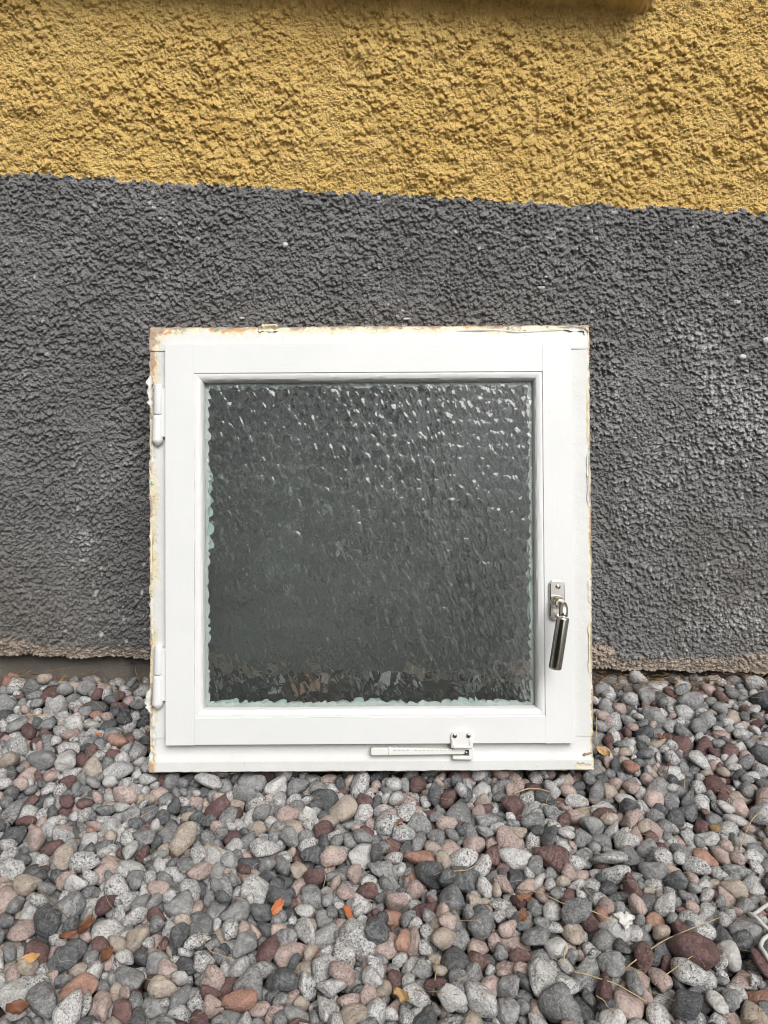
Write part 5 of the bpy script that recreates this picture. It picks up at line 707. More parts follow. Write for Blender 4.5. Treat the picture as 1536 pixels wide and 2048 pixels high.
21,123,-382,-173,-49,8,9,-38,2,9,85,358,-521,-53,31,-24,1,-9,22,72,-271,-490,-55,2,-3,10,38,7,91,-173,-567,-53,35,-9,6,-17,22,153,537,-231,-39,23,20,-16,-20,10,161,341,-259,-50,3,-2,40,-3,
6,103,210,-518,-50,29,27,3,-2,15,135,377,-240,-51,2,1,-5,-40,9,107,114,-237,-43,1,-2,20,35,1,77,-35,-294,-31,3,-16,-36,4,12,95,-137,-514,-52,39,3,7,2,11,121,-235,-226,-49,3,-2,9,-39,
11,74,104,-497,-50,9,-16,33,12,22,78,-440,-20,-56,25,-1,22,-22,0,106,-243,-394,-51,22,6,14,30,10,58,101,-545,-54,36,9,-14,6,21,122,-548,-80,-50,3,-1,-38,-11,20,117,202,-326,-52,30,-5,-1,-26,
1,84,453,-210,-56,7,-38,-8,7,3,115,431,9,-50,31,-5,7,24,15,107,554,-8,-32,19,-3,-4,-35,2,167,-184,-237,-29,12,-32,17,10,6,96,182,-418,-47,11,15,27,-23,14,107,-386,-69,-46,23,1,-31,-8,
11,77,447,11,-53,39,6,5,3,17,99,-197,-368,-50,19,16,-3,31,19,110,147,-212,-26,15,-27,4,25,9,144,410,-286,-50,15,-6,-9,35,16,87,-493,-61,-50,17,25,7,25,13,105,442,-283,-50,6,-37,4,13,
10,106,-398,-318,-53,2,0,-2,40,9,65,374,-132,-36,4,10,-6,-38,7,113,-18,-227,-49,6,-20,34,-1,21,107,165,-226,-47,31,-24,4,5,13,134,314,-323,-50,38,12,5,6,6,67,193,-244,-54,39,1,0,-8,
3,144,617,-56,-12,17,7,-15,-32,11,100,383,-386,-51,27,0,-10,28,5,67,-365,-98,-38,13,-21,-32,0,13,94,394,-332,-54,38,9,7,-1,12,111,-1,-509,-33,17,-5,15,-32,15,115,333,-27,-36,3,15,37,2,
16,108,475,-347,-41,28,19,-20,8,7,95,355,-459,-52,2,8,-2,-39,16,141,-584,-148,-50,2,12,-36,13,19,94,-87,-387,-49,33,20,-4,10,11,104,41,-392,-50,3,-40,-1,-5,4,119,409,-356,-54,4,-34,19,-6,
1,114,421,-200,-49,21,18,-15,-24,5,80,-293,-452,-53,0,-40,-1,4,21,83,-528,-151,-37,22,-19,12,-25,11,88,375,-56,-47,18,9,35,3,18,60,370,-413,-37,22,9,31,-7,23,97,-397,-78,-54,1,22,-31,-12,
10,69,145,-236,-55,4,-24,16,27,21,98,-281,-291,-52,8,-7,1,-39,0,105,-141,-310,-55,33,-12,-5,18,1,76,5,-584,-54,31,7,-3,24,17,58,132,-220,-57,38,-10,2,-7,14,113,239,-206,-52,7,-5,-39,-5,
9,117,419,-126,-50,2,-7,6,-39,8,126,370,-120,-42,29,-20,-11,-15,15,122,112,-568,-54,3,8,-38,-9,1,97,-513,-36,-56,17,-36,-1,-4,6,99,394,-60,-49,7,16,26,25,4,131,454,-47,-50,27,0,-18,23,
15,122,-343,-222,-49,0,14,11,-36,13,69,389,-358,-56,25,11,0,-29,17,93,-57,-595,-39,25,-30,1,-9,18,105,22,-618,-32,29,-20,-2,-19,10,133,339,-15,-49,24,23,16,-16,23,90,-508,7,-50,27,-20,11,19,
15,167,-553,-44,-48,32,1,5,-23,21,130,-389,-89,-41,3,-17,36,-2,8,120,451,-98,-42,16,-10,24,-26,7,87,-223,-596,-52,7,-9,-38,5,10,125,-410,-115,-46,35,7,-11,15,13,70,320,-515,-27,7,-6,-27,-28,
13,88,252,-289,-55,37,8,8,-11,14,58,-106,-526,-57,37,2,-3,16,22,136,306,-465,-45,1,-24,31,-7,1,79,160,-339,-39,3,30,-26,4,7,115,79,-354,-47,14,16,-29,18,9,115,234,-451,-53,9,-4,-9,38,
13,101,250,-440,-52,9,1,-10,38,13,87,-371,-407,-53,37,6,-11,-6,18,91,108,-260,-52,39,-9,-2,2,1,102,146,-372,-52,34,11,7,16,11,69,-377,-422,-54,21,7,0,33,23,114,357,-401,-49,28,5,2,28,
8,79,-157,-437,-43,5,33,18,-13,9,150,191,-347,-48,5,4,5,-39,19,70,267,-440,-55,28,-22,17,-6,14,125,-127,-455,-51,4,11,1,-38,17,116,299,-481,-48,29,14,8,-23,4,78,-211,-228,-43,24,24,17,11,
14,131,383,-160,-44,28,-22,18,0,3,131,606,-91,-18,2,-1,-40,1,8,102,392,-308,-52,28,-2,-9,26,13,103,387,-44,-50,4,-27,-29,-4,9,71,61,-448,-55,24,-14,-19,21,21,99,200,-312,-48,26,25,-13,11,
20,182,-513,-288,-23,23,-5,3,-32,15,131,-15,-494,-42,1,-37,3,-14,23,106,-68,-474,-52,12,-1,35,-15,2,112,200,-419,-40,37,-2,-7,14,18,76,-531,-162,-24,2,-18,-25,26,16,87,403,-372,-49,22,6,-33,1,
21,85,-342,-515,-53,7,-3,9,38,15,147,43,-227,-47,1,-9,-1,-39,5,87,237,-241,-52,9,6,-6,38,6,80,200,-534,-55,18,12,10,-32,10,94,418,-248,-51,11,22,29,-12,3,94,-509,-264,-38,8,-21,-33,0,
20,82,449,-222,-56,6,-15,-37,1,18,142,213,-394,-43,22,-14,0,-30,21,75,146,-319,-52,8,-34,16,-12,21,66,-77,-395,-42,33,-7,9,-19,17,128,-249,-286,-51,28,-9,1,-27,14,73,204,-214,-56,35,-2,3,-19,
15,201,-146,-356,-47,8,28,-27,-5,22,162,-446,-418,-40,3,-2,-1,-40,6,116,-4,-368,-52,25,-9,4,30,5,89,435,-310,-49,6,32,-17,16,10,127,288,-358,-53,33,2,8,21,6,81,-411,-317,-55,20,14,14,-28,
17,110,-42,-328,-49,24,-18,-13,23,5,135,-83,-331,-48,4,-6,5,-39,11,109,310,-230,-47,30,1,10,24,13,67,-139,-317,-39,35,-6,14,-11,13,95,-64,-322,-51,3,24,-32,3,10,102,-32,-339,-54,23,9,0,-31,
17,104,425,-137,-51,0,20,-20,-28,3,86,-470,-313,-54,34,-10,3,-18,4,144,77,-214,-49,33,-8,-19,-8,17,108,-377,-277,-53,37,-8,-3,-13,2,105,-329,-284,-47,1,-6,37,-14,1,116,-294,-283,-50,29,-3,-6,-26,
19,93,-512,-177,-52,6,-8,-5,38,2,118,177,-402,-52,24,0,-8,-31,5,80,-254,-271,-38,34,20,3,6,0,107,264,-209,-53,36,-6,-11,12,6,90,-454,-249,-52,19,-33,-9,7,23,130,-381,-538,-53,0,-20,-33,11,
12,89,102,-402,-49,15,10,-18,31,5,107,-23,-283,-32,28,-19,-12,17,21,98,239,-525,-46,18,-6,-9,34,6,158,323,-526,-46,8,6,13,-36,22,86,409,-262,-51,2,10,-38,7,23,118,604,-42,-35,5,-14,-24,28,
23,101,-311,-500,-53,12,5,1,-38,1,58,84,-279,-55,38,-1,-11,3,1,78,-244,-298,-35,5,-30,-25,7,20,94,-42,-474,-46,11,34,-10,15,3,80,17,-199,-52,0,8,-27,29,22,60,-271,-535,-39,11,-17,30,-17,
6,100,-286,-524,-50,18,29,-10,-19,3,117,-107,-363,-49,4,-36,17,4,4,146,-21,-252,-54,26,1,-12,-27,17,127,22,-344,-27,18,-17,-20,25,0,118,138,-406,-49,22,24,-13,-19,0,88,322,-220,-51,37,-1,11,9,
23,144,-413,-415,-48,13,6,2,-37,22,109,-46,-403,-49,1,33,-22,-2,21,100,304,-139,-5,8,-25,24,-19,20,80,380,-136,-23,36,-15,-6,6,16,84,-358,-408,-52,9,-8,28,-26,9,72,484,-285,-55,8,12,37,7,
23,96,-462,-355,-44,32,-9,-21,-6,15,137,375,-95,-48,0,-21,-30,17,2,85,-381,-85,-55,23,-6,-6,32,2,107,-573,-51,-53,5,-23,-32,-3,16,97,-286,-248,-51,15,29,-23,-7,16,83,-471,-220,-41,1,15,36,10,
12,141,593,-44,-49,40,2,4,2,11,87,349,-2,-53,18,0,-9,35,7,58,459,-18,-55,6,-4,-8,-39,21,98,310,-443,-51,18,-6,3,-35,9,72,203,-425,-54,30,5,-3,-26,19,137,581,-24,-46,33,12,-6,-19,
0,78,387,-473,-54,15,-19,11,-30,1,126,-426,-62,-50,11,1,5,-38,21,113,229,-474,-51,8,-22,-32,6,1,132,-282,-336,-39,30,-9,17,18,0,98,-538,-85,-37,4,-31,24,8,9,74,-444,-325,-56,24,-5,7,31,
20,71,-488,-43,-51,17,-22,-8,27,5,90,293,-528,-52,5,20,-34,3,22,97,-334,-527,-48,5,-10,34,18,23,103,-158,-586,-52,40,-3,1,3,19,93,128,-533,-53,17,-33,11,-11,16,115,-4,-594,-48,14,10,-9,-35,
16,83,348,-348,-41,27,20,-10,-19,5,95,374,-14,-52,13,2,8,37,12,58,172,-328,-39,3,-29,-24,-13,9,85,478,-246,-40,38,-8,-7,8,8,95,-371,-241,-53,39,-8,-5,2,17,128,480,-118,-50,8,6,-37,-11,
17,132,-405,-41,-51,35,-3,-8,18,17,94,428,-382,-50,17,31,4,19,2,120,-621,-50,-26,36,-6,-15,7,13,71,279,-505,-56,12,8,-9,-36,15,87,273,-535,-53,36,-10,13,-2,7,105,279,-394,-49,12,17,-31,13,
12,61,33,-555,-58,8,-32,23,2,2,73,-40,-236,-52,33,22,-1,-3,1,125,99,-248,-49,14,7,0,-37,23,93,121,-226,-55,11,-31,23,-2,11,114,-339,-397,-46,5,9,31,23,15,169,546,-82,-50,9,35,-17,-3,
22,119,237,-545,-47,12,-10,6,-36,21,98,-415,-362,-51,5,1,-6,39,10,83,-345,-189,-57,24,8,-1,-31,3,164,207,-477,-25,6,14,-36,-8,21,86,-126,-212,-48,30,18,-4,-18,14,121,324,-191,-47,12,2,-37,-8,
9,119,358,-197,-52,26,-10,14,-25,3,58,-511,-165,-57,34,10,8,17,3,78,415,-461,-56,33,13,-7,-18,9,110,273,-560,-50,14,-21,17,-26,0,134,-323,-546,-50,8,-5,22,-32,20,138,360,-65,-46,20,-4,-4,34,
15,112,437,-230,-53,31,4,4,24,7,132,168,-571,-48,25,-7,6,30,0,78,365,-90,-55,27,-13,17,-21,15,158,-496,-265,-46,7,-19,-33,9,22,83,528,-135,-33,15,37,2,-2,9,98,-374,-34,-39,19,30,-12,15,
10,147,316,-110,-51,3,-40,4,3,19,120,93,-198,-49,38,-9,5,6,12,76,28,-201,-51,13,-14,23,-27,16,99,-373,-96,-52,9,-37,11,3,21,112,210,-207,-39,7,-38,11,-1,4,105,598,-28,-48,28,2,14,25,
1,61,-11,-241,-58,15,-10,28,-22,13,174,212,-615,-39,13,24,26,-13,15,89,187,-279,-52,22,-27,9,17,8,101,478,-237,-52,2,-6,7,-39,15,127,445,-248,-48,25,-21,22,-8,20,105,-55,-265,-50,14,1,16,-34,
2,114,1,-228,-52,30,1,-8,-26,20,130,68,-229,-47,6,16,36,-7,7,106,2,-200,-50,39,9,0,-4,10,131,631,-10,-46,4,-13,-36,11,22,149,386,-117,-38,1,17,-31,17,10,139,340,8,-46,3,-23,26,20,
23,142,-11,-660,-31,2,-24,-32,7,3,127,6,-637,-26,24,3,-15,-28,12,95,41,-651,-34,21,-3,26,21,13,58,474,-485,-34,37,-11,-10,-5,22,156,-347,-75,-14,27,-9,11,-26,10,149,596,-210,-23,7,16,36,-1,
3,151,-239,-644,-15,28,-14,23,9,2,72,365,-595,-29,12,31,-16,16,7,118,-216,-644,-22,4,38,-10,7,1,200,-293,-643,-29,12,-27,28,0,3,88,-309,-654,-37,31,0,10,-23,10,108,523,-362,-36,25,2,28,-13,
13,98,529,-349,-21,32,23,-6,-2,16,94,573,-349,-13,22,18,-10,26,10,94,554,-190,-8,32,-18,15,-7,7,188,517,-458,-12,29,-23,-15,-2,7,135,590,-457,-24,6,6,10,-38,21,91,123,-658,-23,38,-2,4,-10,
16,148,404,-653,-28,27,6,15,24,7,114,-454,-400,-16,31,18,-9,-15,0,81,-482,-425,-52,36,-3,-15,7,7,87,-519,-438,-17,35,10,15,-7,1,142,-553,-415,-27,12,-12,28,-23,5,76,-587,-432,-22,9,-34,4,-19,
21,94,387,-627,-25,3,39,2,9,8,117,-601,-439,-22,8,2,-23,-32,1,129,-639,-423,-23,21,-1,-10,33,10,96,-667,-416,-21,6,-6,15,-36,13,75,328,-645,-32,3,1,40,4,12,83,49,-665,-35,19,15,-20,-25,
15,105,320,-631,-22,2,15,37,3,14,98,639,-209,-37,1,-14,26,27,17,119,200,-633,-13,38,-7,-9,9,21,78,-722,-415,-54,6,-27,-28,-5,5,138,728,-438,-18,34,12,8,16,22,77,708,-441,-37,17,-30,-4,21,
13,109,655,-435,-24,18,31,0,-18,6,110,610,-444,-16,25,27,14,5,5,153,181,-645,-17,39,6,-3,-4,19,93,150,-668,-27,6,34,-20,5,19,114,130,-631,-37,2,-1,30,-27,10,123,544,-452,-26,11,2,-30,25,
8,159,292,-636,-18,1,-8,14,-36,21,125,602,-360,-16,19,20,-4,29,14,151,-370,-635,-26,35,12,-6,-15,6,107,730,-362,-33,10,-30,20,-14,9,133,729,-451,6,3,39,1,-6,12,136,684,-492,-20,7,-28,27,9,
21,110,660,-470,-22,3,-25,-29,-11,15,184,625,-474,-12,11,11,5,37,4,124,575,-439,-26,3,-14,-12,-35,3,120,548,-467,-18,9,1,24,30,0,132,490,-480,-34,15,-7,-18,32,2,156,420,-492,-28,1,14,36,-10,
12,122,-465,-636,-23,3,-4,-1,-40,17,92,-498,-642,-35,14,13,-34,-10,6,123,-516,-644,-35,21,-27,-16,13,23,105,488,-347,-26,10,19,30,-16,17,99,557,-316,-10,21,18,-18,-23,9,80,601,-320,-23,29,-27,4,3,
5,123,-551,-646,-31,6,-10,-38,5,22,93,643,-359,-32,6,35,-14,12,23,171,-310,-176,-46,12,-29,-24,6,20,208,669,-337,-12,3,-39,8,3,22,166,694,-97,-24,20,23,-3,-25,0,110,679,-354,-29,33,16,-14,9,
15,95,679,-114,-36,9,0,-33,-21,22,120,-730,-429,-56,14,13,9,-34,15,128,693,-359,-43,34,19,10,4,5,119,719,-111,-26,34,12,17,-6,21,147,-664,-71,-22,7,39,-3,7,22,99,-732,-342,-47,22,-30,2,-15,
16,106,-582,-315,-25,34,-2,16,-13,11,86,-495,-346,-35,3,39,-10,-1,18,125,571,-197,-14,38,2,2,-12,23,96,609,-197,-40,2,-39,7,7,0,95,622,-196,-31,29,0,-10,-26,2,121,663,-216,-39,12,-32,-13,-16,
20,91,698,-213,-29,8,8,-36,12,22,63,-731,-158,-55,29,15,22,6,21,115,-637,-155,-35,24,6,1,31,19,111,-600,-164,-50,9,-38,8,2,2,129,-566,-173,-36,5,26,3,30,19,79,-460,-457,-26,22,0,20,-27,
23,102,-493,-451,-33,15,-34,-12,-6,11,152,-497,-432,-27,29,3,-2,-28,12,178,-413,-645,-26,20,34,1,-4,16,89,-542,-447,-26,37,-13,8,-4,7,103,-612,-93,-17,24,5,-31,-4,10,107,-565,-448,-33,24,-12,-28,11,
22,116,-607,-461,-20,14,-11,2,36,6,66,-643,-63,-31,5,-24,25,18,23,116,-686,-63,-50,11,31,-21,-5,17,105,-503,-345,-21,3,20,-33,-9,3,76,565,-649,-39,20,5,-23,-25,3,85,-556,-342,-36,6,6,-7,39,
18,96,693,-398,-24,23,1,-26,-19,18,156,625,-401,-3,3,-3,39,-10,11,68,613,-434,-17,3,-12,-1,-38,14,89,-671,9,-36,16,0,-1,-37,9,139,-687,-8,-37,13,-31,22,-3,15,71,575,-410,-31,21,-18,25,14,
9,117,-729,11,-25,15,36,-7,4,19,142,706,-34,-27,14,1,25,-28,11,100,678,-39,-21,1,32,-24,-7,6,92,539,-430,-35,6,-34,-12,15,10,78,-220,-621,-31,11,-23,-30,3,12,92,490,-410,-26,22,-6,-5,32,
14,110,498,-440,-17,35,18,6,-2,3,144,477,-409,-15,38,-8,-6,-9,2,103,307,-69,-25,5,-32,22,-9,12,108,276,-65,-27,4,-39,10,0,23,141,-496,-609,-35,19,-31,14,9,21,91,-534,-639,-32,3,-5,-40,-2,
10,80,-559,-633,-34,8,28,-25,-11,13,131,-625,-648,-27,14,0,9,36,6,106,651,-179,-35,6,-23,17,27,14,109,-376,6,-48,32,21,3,-10,17,152,672,-174,-22,35,-18,2,-8,20,122,-334,-13,-24,24,13,0,30,
9,168,-263,3,-32,33,-13,-4,18,11,171,-321,-639,-12,13,-25,28,-4,9,110,677,14,16,2,-8,39,-2,20,127,-478,-404,-33,28,-18,-15,17,13,124,-513,-397,-43,18,-12,7,33,7,125,-568,-385,-9,35,12,2,14,
13,131,-600,-403,-24,4,-15,37,3,16,146,-657,-373,-33,12,17,-29,18,8,105,-377,-595,-30,23,3,3,32,22,114,-685,-387,-34,25,9,20,-22,12,110,-390,-609,-38,14,16,10,-32,9,110,-429,-594,-25,15,-15,-12,32,
1,129,-451,-598,-40,14,-28,7,24,1,85,609,-163,-37,3,-10,-37,10,10,140,623,-169,-29,8,24,-8,-30,23,110,262,10,-42,33,1,-18,-13,17,110,721,-426,-16,31,23,2,8,0,110,234,10,-37,28,-18,-2,-22,
11,146,180,2,-28,3,-23,24,-23,22,137,-97,5,-26,24,-23,-2,23,12,125,-184,-3,-25,2,-23,31,-9,7,136,682,-425,-10,4,-23,-31,-9,5,83,-297,6,-36,1,25,20,-24,15,135,454,-643,-32,12,7,29,-24,
0,108,-378,-53,-41,31,-16,-6,19,8,90,616,-237,-26,38,7,10,3,1,105,629,-88,-27,18,7,35,-3,22,136,-726,-209,-42,19,-33,3,13,14,138,-658,-209,-19,32,-7,10,-20,7,79,-632,-195,-34,4,-8,27,-28,
20,76,-612,-204,-28,22,-12,-13,-28,22,104,-565,-194,-28,2,-2,39,-6,6,79,-736,-169,-55,21,-22,-7,26,0,136,725,-224,-29,34,-12,0,-17,21,101,683,-218,-25,7,-14,-36,8,10,117,657,-195,-27,17,0,-9,-35,
8,131,645,-637,-25,31,-20,-15,4,22,147,633,-617,-18,37,-10,4,12,19,98,580,-619,-29,7,29,-27,0,18,123,-676,-331,-19,27,5,8,28,23,98,597,-129,-16,7,19,34,5,14,88,540,-620,-39,7,-11,-36,-10,
7,92,511,-622,-38,18,7,-27,22,2,58,472,-623,-29,20,23,15,21,5,107,-632,-368,-19,34,-9,-7,18,14,62,-597,-367,-26,14,2,18,-33,19,120,-570,-362,-16,28,-19,-10,18,3,138,687,-632,-23,6,-6,-15,-36,
11,120,-308,-161,-12,30,14,22,-6,10,105,704,-655,-27,12,34,-3,-17,9,105,-709,-373,-33,30,17,21,-1,1,162,657,-243,-21,2,-21,-12,32,6,134,710,-256,-30,13,-24,27,11,12,85,-632,-42,-26,2,-36,13,11,
23,113,-685,-43,-39,13,31,19,10,20,116,-721,-24,-34,21,3,14,31,3,97,-664,-601,-33,27,26,11,9,15,185,733,-74,-24,31,-9,23,3,16,101,-678,-617,-41,14,14,34,-9,3,103,-592,-171,-31,17,-3,-28,-23,
19,150,478,-383,-16,9,-11,26,-27,0,118,493,-376,-24,12,5,28,25,2,129,-651,-163,-13,13,-13,-28,-21,17,95,545,-400,-28,35,15,-7,-12,14,124,560,-402,-23,8,26,5,-29,7,133,605,-387,-24,1,-17,4,36,
11,102,628,-358,-23,20,-23,19,-17,20,96,-674,-174,-26,14,15,-15,-31,1,79,673,-395,-23,30,1,16,-21,6,138,733,-387,-19,22,30,0,-15,15,87,722,-73,-33,28,15,8,23,23,158,654,-72,-10,26,-13,0,28,
10,89,-717,-590,-35,0,-28,10,-27,13,74,733,-340,-9,20,3,-7,34,14,108,-578,-646,-34,21,-5,33,8,22,140,-669,-294,-20,2,-3,40,-5,11,90,-673,-111,-23,16,33,-14,8,21,109,462,-593,-22,22,-17,-17,-24,
9,98,-388,-551,-19,28,-18,2,-22,5,135,-423,-524,-33,11,14,-22,28,14,178,501,-606,-23,2,-4,39,6,7,123,-592,-137,-10,37,10,-1,-12,1,100,532,-600,-32,10,-18,-34,6,0,94,586,-608,-18,18,-2,-19,30,
3,118,588,-586,-9,12,7,36,-11,13,128,638,-587,-24,16,-4,36,-1,6,96,533,-243,-14,31,23,1,-9,1,98,-443,-556,-20,26,15,-12,-24,16,93,-534,-551,-26,34,-4,-8,19,23,94,-540,-565,-29,4,39,-7,-1,
21,100,-577,-545,-23,10,34,18,3,9,78,-586,-543,-12,23,0,9,-32,9,132,-666,-528,-24,5,-9,39,-4,13,93,-667,-543,-33,1,5,19,35,21,150,-313,-82,-37,13,-22,29,9,10,110,293,-66,-42,20,14,-3,32,
4,148,-721,-542,-44,3,8,-28,27,2,105,564,-230,-23,4,-13,-30,23,19,79,711,-592,-41,39,-2,-9,4,11,158,-567,-265,-30,25,-13,9,27,17,134,677,-237,-21,2,5,28,28,6,99,-624,-683,-39,6,-28,5,-28,
11,133,-672,-689,-40,1,-35,-18,-8,21,94,-732,-674,-53,1,-38,-10,-9,21,115,716,6,-44,20,-3,32,-11,14,85,-736,-238,-45,13,-28,16,-20,10,179,709,-193,-28,8,-35,-19,2,10,109,575,-163,-34,9,38,8,-4,
20,144,601,-114,-27,7,-37,-1,14,2,176,615,-118,-13,15,20,14,28,2,118,658,-133,-19,25,30,-5,6,19,140,690,-130,-18,10,-36,-7,-14,23,106,734,-108,-43,2,29,-11,-25,9,143,-644,-79,-29,26,-21,-6,20,
15,99,-622,-112,-22,4,0,24,-32,16,122,-670,-280,-19,12,33,20,0,2,161,-650,-275,-34,15,-3,-37,4,18,179,670,5,-19,8,11,-29,-24,18,124,724,-265,-23,16,-2,-29,-23,8,210,720,-175,-1,2,6,5,39,
6,163,-686,-135,-26,27,16,9,-23,8,134,698,-244,-13,0,32,15,18,5,96,598,-246,-23,8,25,15,26,17,86,680,-581,-37,10,-12,26,26,22,93,667,-586,-34,32,1,6,-23,5,91,619,-77,-19,25,10,-8,-29,
14,159,-281,-49,-27,2,-20,-33,-8,17,125,256,-11,-45,13,14,-20,-29,20,99,583,-248,-25,35,12,-12,8,10,130,-579,-568,-45,13,-3,-25,28,8,116,625,-247,-32,16,36,5,6,11,90,660,-273,22,4,22,28,17,
2,144,693,-277,-13,1,-21,34,4,18,95,-720,-221,-45,23,26,9,-18,10,131,-681,-223,-27,2,-39,-5,-6,16,115,-672,-33,-26,34,-15,3,15,6,129,-653,-241,-34,17,-35,-3,-9,15,164,664,-23,-40,15,18,29,-15,
3,87,-603,-203,-24,11,16,-2,35,12,121,-546,-212,-28,3,-6,-39,7,6,189,-720,-3,-42,7,7,32,-22,3,133,728,-37,-33,25,-29,-2,-10,4,74,-370,-576,-35,14,36,0,9,21,80,-386,-567,-18,26,-23,10,18,
2,162,-454,-531,-18,18,18,-9,30,9,115,-505,-581,-31,19,5,27,22,10,105,-522,-579,-42,29,-8,-16,-22,8,92,574,-257,-9,10,-13,-36,-7,14,210,-615,-576,-13,5,-8,2,39,16,102,550,-257,-3,1,-12,-30,24,
23,133,-658,-586,-33,16,-23,25,13,19,104,666,-89,-23,15,0,-36,9,16,141,701,-81,-42,2,12,-26,-28,2,124,-727,-57,-51,2,2,9,-39,14,91,624,-584,-17,8,-36,9,13,21,120,599,-576,-12,19,16,10,-30,
1,84,553,-593,-31,25,31,-4,-2,2,144,537,-579,-32,40,-3,2,-1,15,153,268,-147,-26,10,-18,32,12,13,100,462,-582,-32,27,29,1,-4,3,99,431,-555,-26,24,-13,-4,-29,12,80,-621,-692,-50,25,-17,-17,20,
12,128,399,-565,-31,31,-3,17,18,9,98,250,11,-40,29,1,26,-8,2,138,35,7,-49,37,-9,5,-10,18,186,-222,8,-21,4,4,22,33,4,154,-293,-19,-34,35,0,-7,17,1,125,-312,7,-34,2,-35,-5,19,
13,108,-353,-17,-29,35,-2,0,-20,7,92,644,-604,-26,16,-18,32,-4,8,147,722,-613,-28,15,30,22,2,0,94,-695,-569,-37,6,-33,-8,-20,19,92,-675,-566,-38,24,4,30,-9,8,100,397,-547,-41,17,-26,-1,-25,
8,99,-710,-289,-46,27,-8,10,26,12,147,-594,-652,-20,8,4,-3,39,5,158,727,-292,-15,2,21,-31,-14,13,135,651,-693,-31,19,-33,6,12,4,84,616,-642,-9,29,-26,2,-9,12,67,550,-693,-57,3,-23,-32,7,
4,123,462,-498,-31,14,-11,-12,-34,18,130,523,-690,-21,19,24,8,-25,7,119,-683,-154,-21,13,-36,-9,-6,9,112,449,-511,-26,1,3,-32,24,8,131,404,-509,-23,14,-31,-18,-11,3,109,397,-522,-21,39,2,-2,-7,
2,101,516,-678,-44,18,-13,-31,13,21,91,448,-695,-50,4,-1,-33,-22,4,113,429,-660,-27,17,2,1,36,13,76,429,-609,-34,38,-1,4,-12,14,86,381,-675,-55,7,23,32,5,20,146,-579,-244,-32,19,6,-34,8,
6,123,363,-672,-30,22,-22,-7,24,15,116,587,-127,-26,17,-17,14,-29,3,79,302,-648,-37,13,27,-26,-6,7,96,272,-659,-27,40,-4,0,4,21,210,260,-688,-26,13,7,-32,19,7,110,214,-676,-35,8,13,27,-25,
2,84,486,-516,-17,1,-29,19,20,4,116,178,-680,-45,7,-36,-16,-7,1,85,-534,-293,-23,5,-12,26,-28,0,106,664,-685,-32,16,-22,19,22,4,93,-603,-294,-37,11,-6,-10,-36,17,118,608,-154,-47,3,-39,3,7,
21,133,659,-152,-20,10,21,1,33,22,150,679,-153,-27,38,6,10,5,4,125,-729,-145,-55,17,-3,-12,-34,14,108,-427,-466,-14,8,-3,9,38,10,127,-465,-485,-28,28,-10,24,-12,21,93,-500,-507,-21,13,24,29,-3,
1,86,-596,-468,-26,19,1,35,-2,18,89,-654,-444,-29,12,-5,-18,33,4,114,-663,-489,-23,24,-24,-18,-11,16,125,-671,-630,-36,11,-37,-8,-4,20,154,-692,-511,-21,19,15,3,-31,9,183,729,-514,-14,11,-33,-8,19,
3,126,689,-511,-20,5,38,5,-9,21,137,667,-516,-26,0,40,-5,-1,21,98,659,-502,-22,3,12,-20,32,18,162,613,-513,-18,29,12,9,-23,11,70,-718,-641,-41,37,-10,-1,11,6,90,574,-522,-31,20,16,28,13,
18,72,728,-664,-54,11,27,28,-1,15,121,-569,-290,-45,22,-17,1,-28,20,96,170,-667,-35,15,-3,1,37,12,120,-416,-507,-20,26,-11,-14,24,12,180,-434,-487,-21,7,34,19,1,9,129,-224,-669,-29,16,-20,1,31,
18,81,523,-293,-36,39,-1,-6,-3,13,75,579,-302,-26,3,-8,-3,-39,2,109,629,-305,-43,21,-6,31,-13,1,100,-242,-660,-30,24,7,27,-16,1,118,-303,-692,-43,12,-4,-16,35,4,77,-338,-683,-57,39,3,-6,-3,
16,95,473,-544,-26,10,-17,-35,-3,7,94,-377,-693,-46,15,13,-24,-25,0,141,440,-524,-20,0,-38,4,-11,12,133,-431,-658,-32,7,-1,39,-3,8,91,-651,-99,-27,11,36,12,-5,12,97,-453,-668,-26,4,18,21,-29,
23,240,641,-283,-12,4,3,-34,21,21,81,669,-292,-27,9,-3,-17,-35,14,135,-690,-114,-19,20,-32,-12,5,11,147,-728,-108,-22,11,-33,2,-19,11,93,723,-152,-19,29,-11,-22,11,10,159,706,-143,-21,36,2,5,16,
19,58,-519,-692,-54,11,-3,-30,-24,19,93,709,-279,-21,37,-4,-13,-3,23,108,-170,-690,-48,10,-36,5,12,14,117,-119,-677,-33,36,0,-9,14,15,127,-103,-655,-31,5,9,36,-13,8,128,-56,-688,-15,22,-6,13,-30,
11,116,119,-679,-30,3,-2,-21,34,12,164,-481,-497,-19,13,-8,7,-36,13,199,-657,-179,-24,23,31,11,-3,17,120,-707,-221,-30,30,5,-9,-24,20,93,34,-666,-34,1,-8,3,-39,17,137,-556,-498,-1,13,4,-29,-24,
2,96,-601,-512,-29,21,-4,-33,6,21,129,-635,-503,-18,28,-13,-10,-23,4,130,-670,-514,-33,35,-10,-13,9,6,146,-675,-498,-29,34,-21,-2,-3,23,108,-554,-660,-43,10,8,21,32,0,130,718,-554,-29,12,-5,31,23,
7,119,658,-536,-25,29,26,1,7,12,60,618,-554,-14,19,30,-16,7,8,99,599,-141,-31,24,19,-19,-18,8,113,611,-139,-25,30,10,-9,-23,4,179,-670,-92,-31,13,5,9,36,18,96,-614,-121,-24,35,-12,-12,-7,
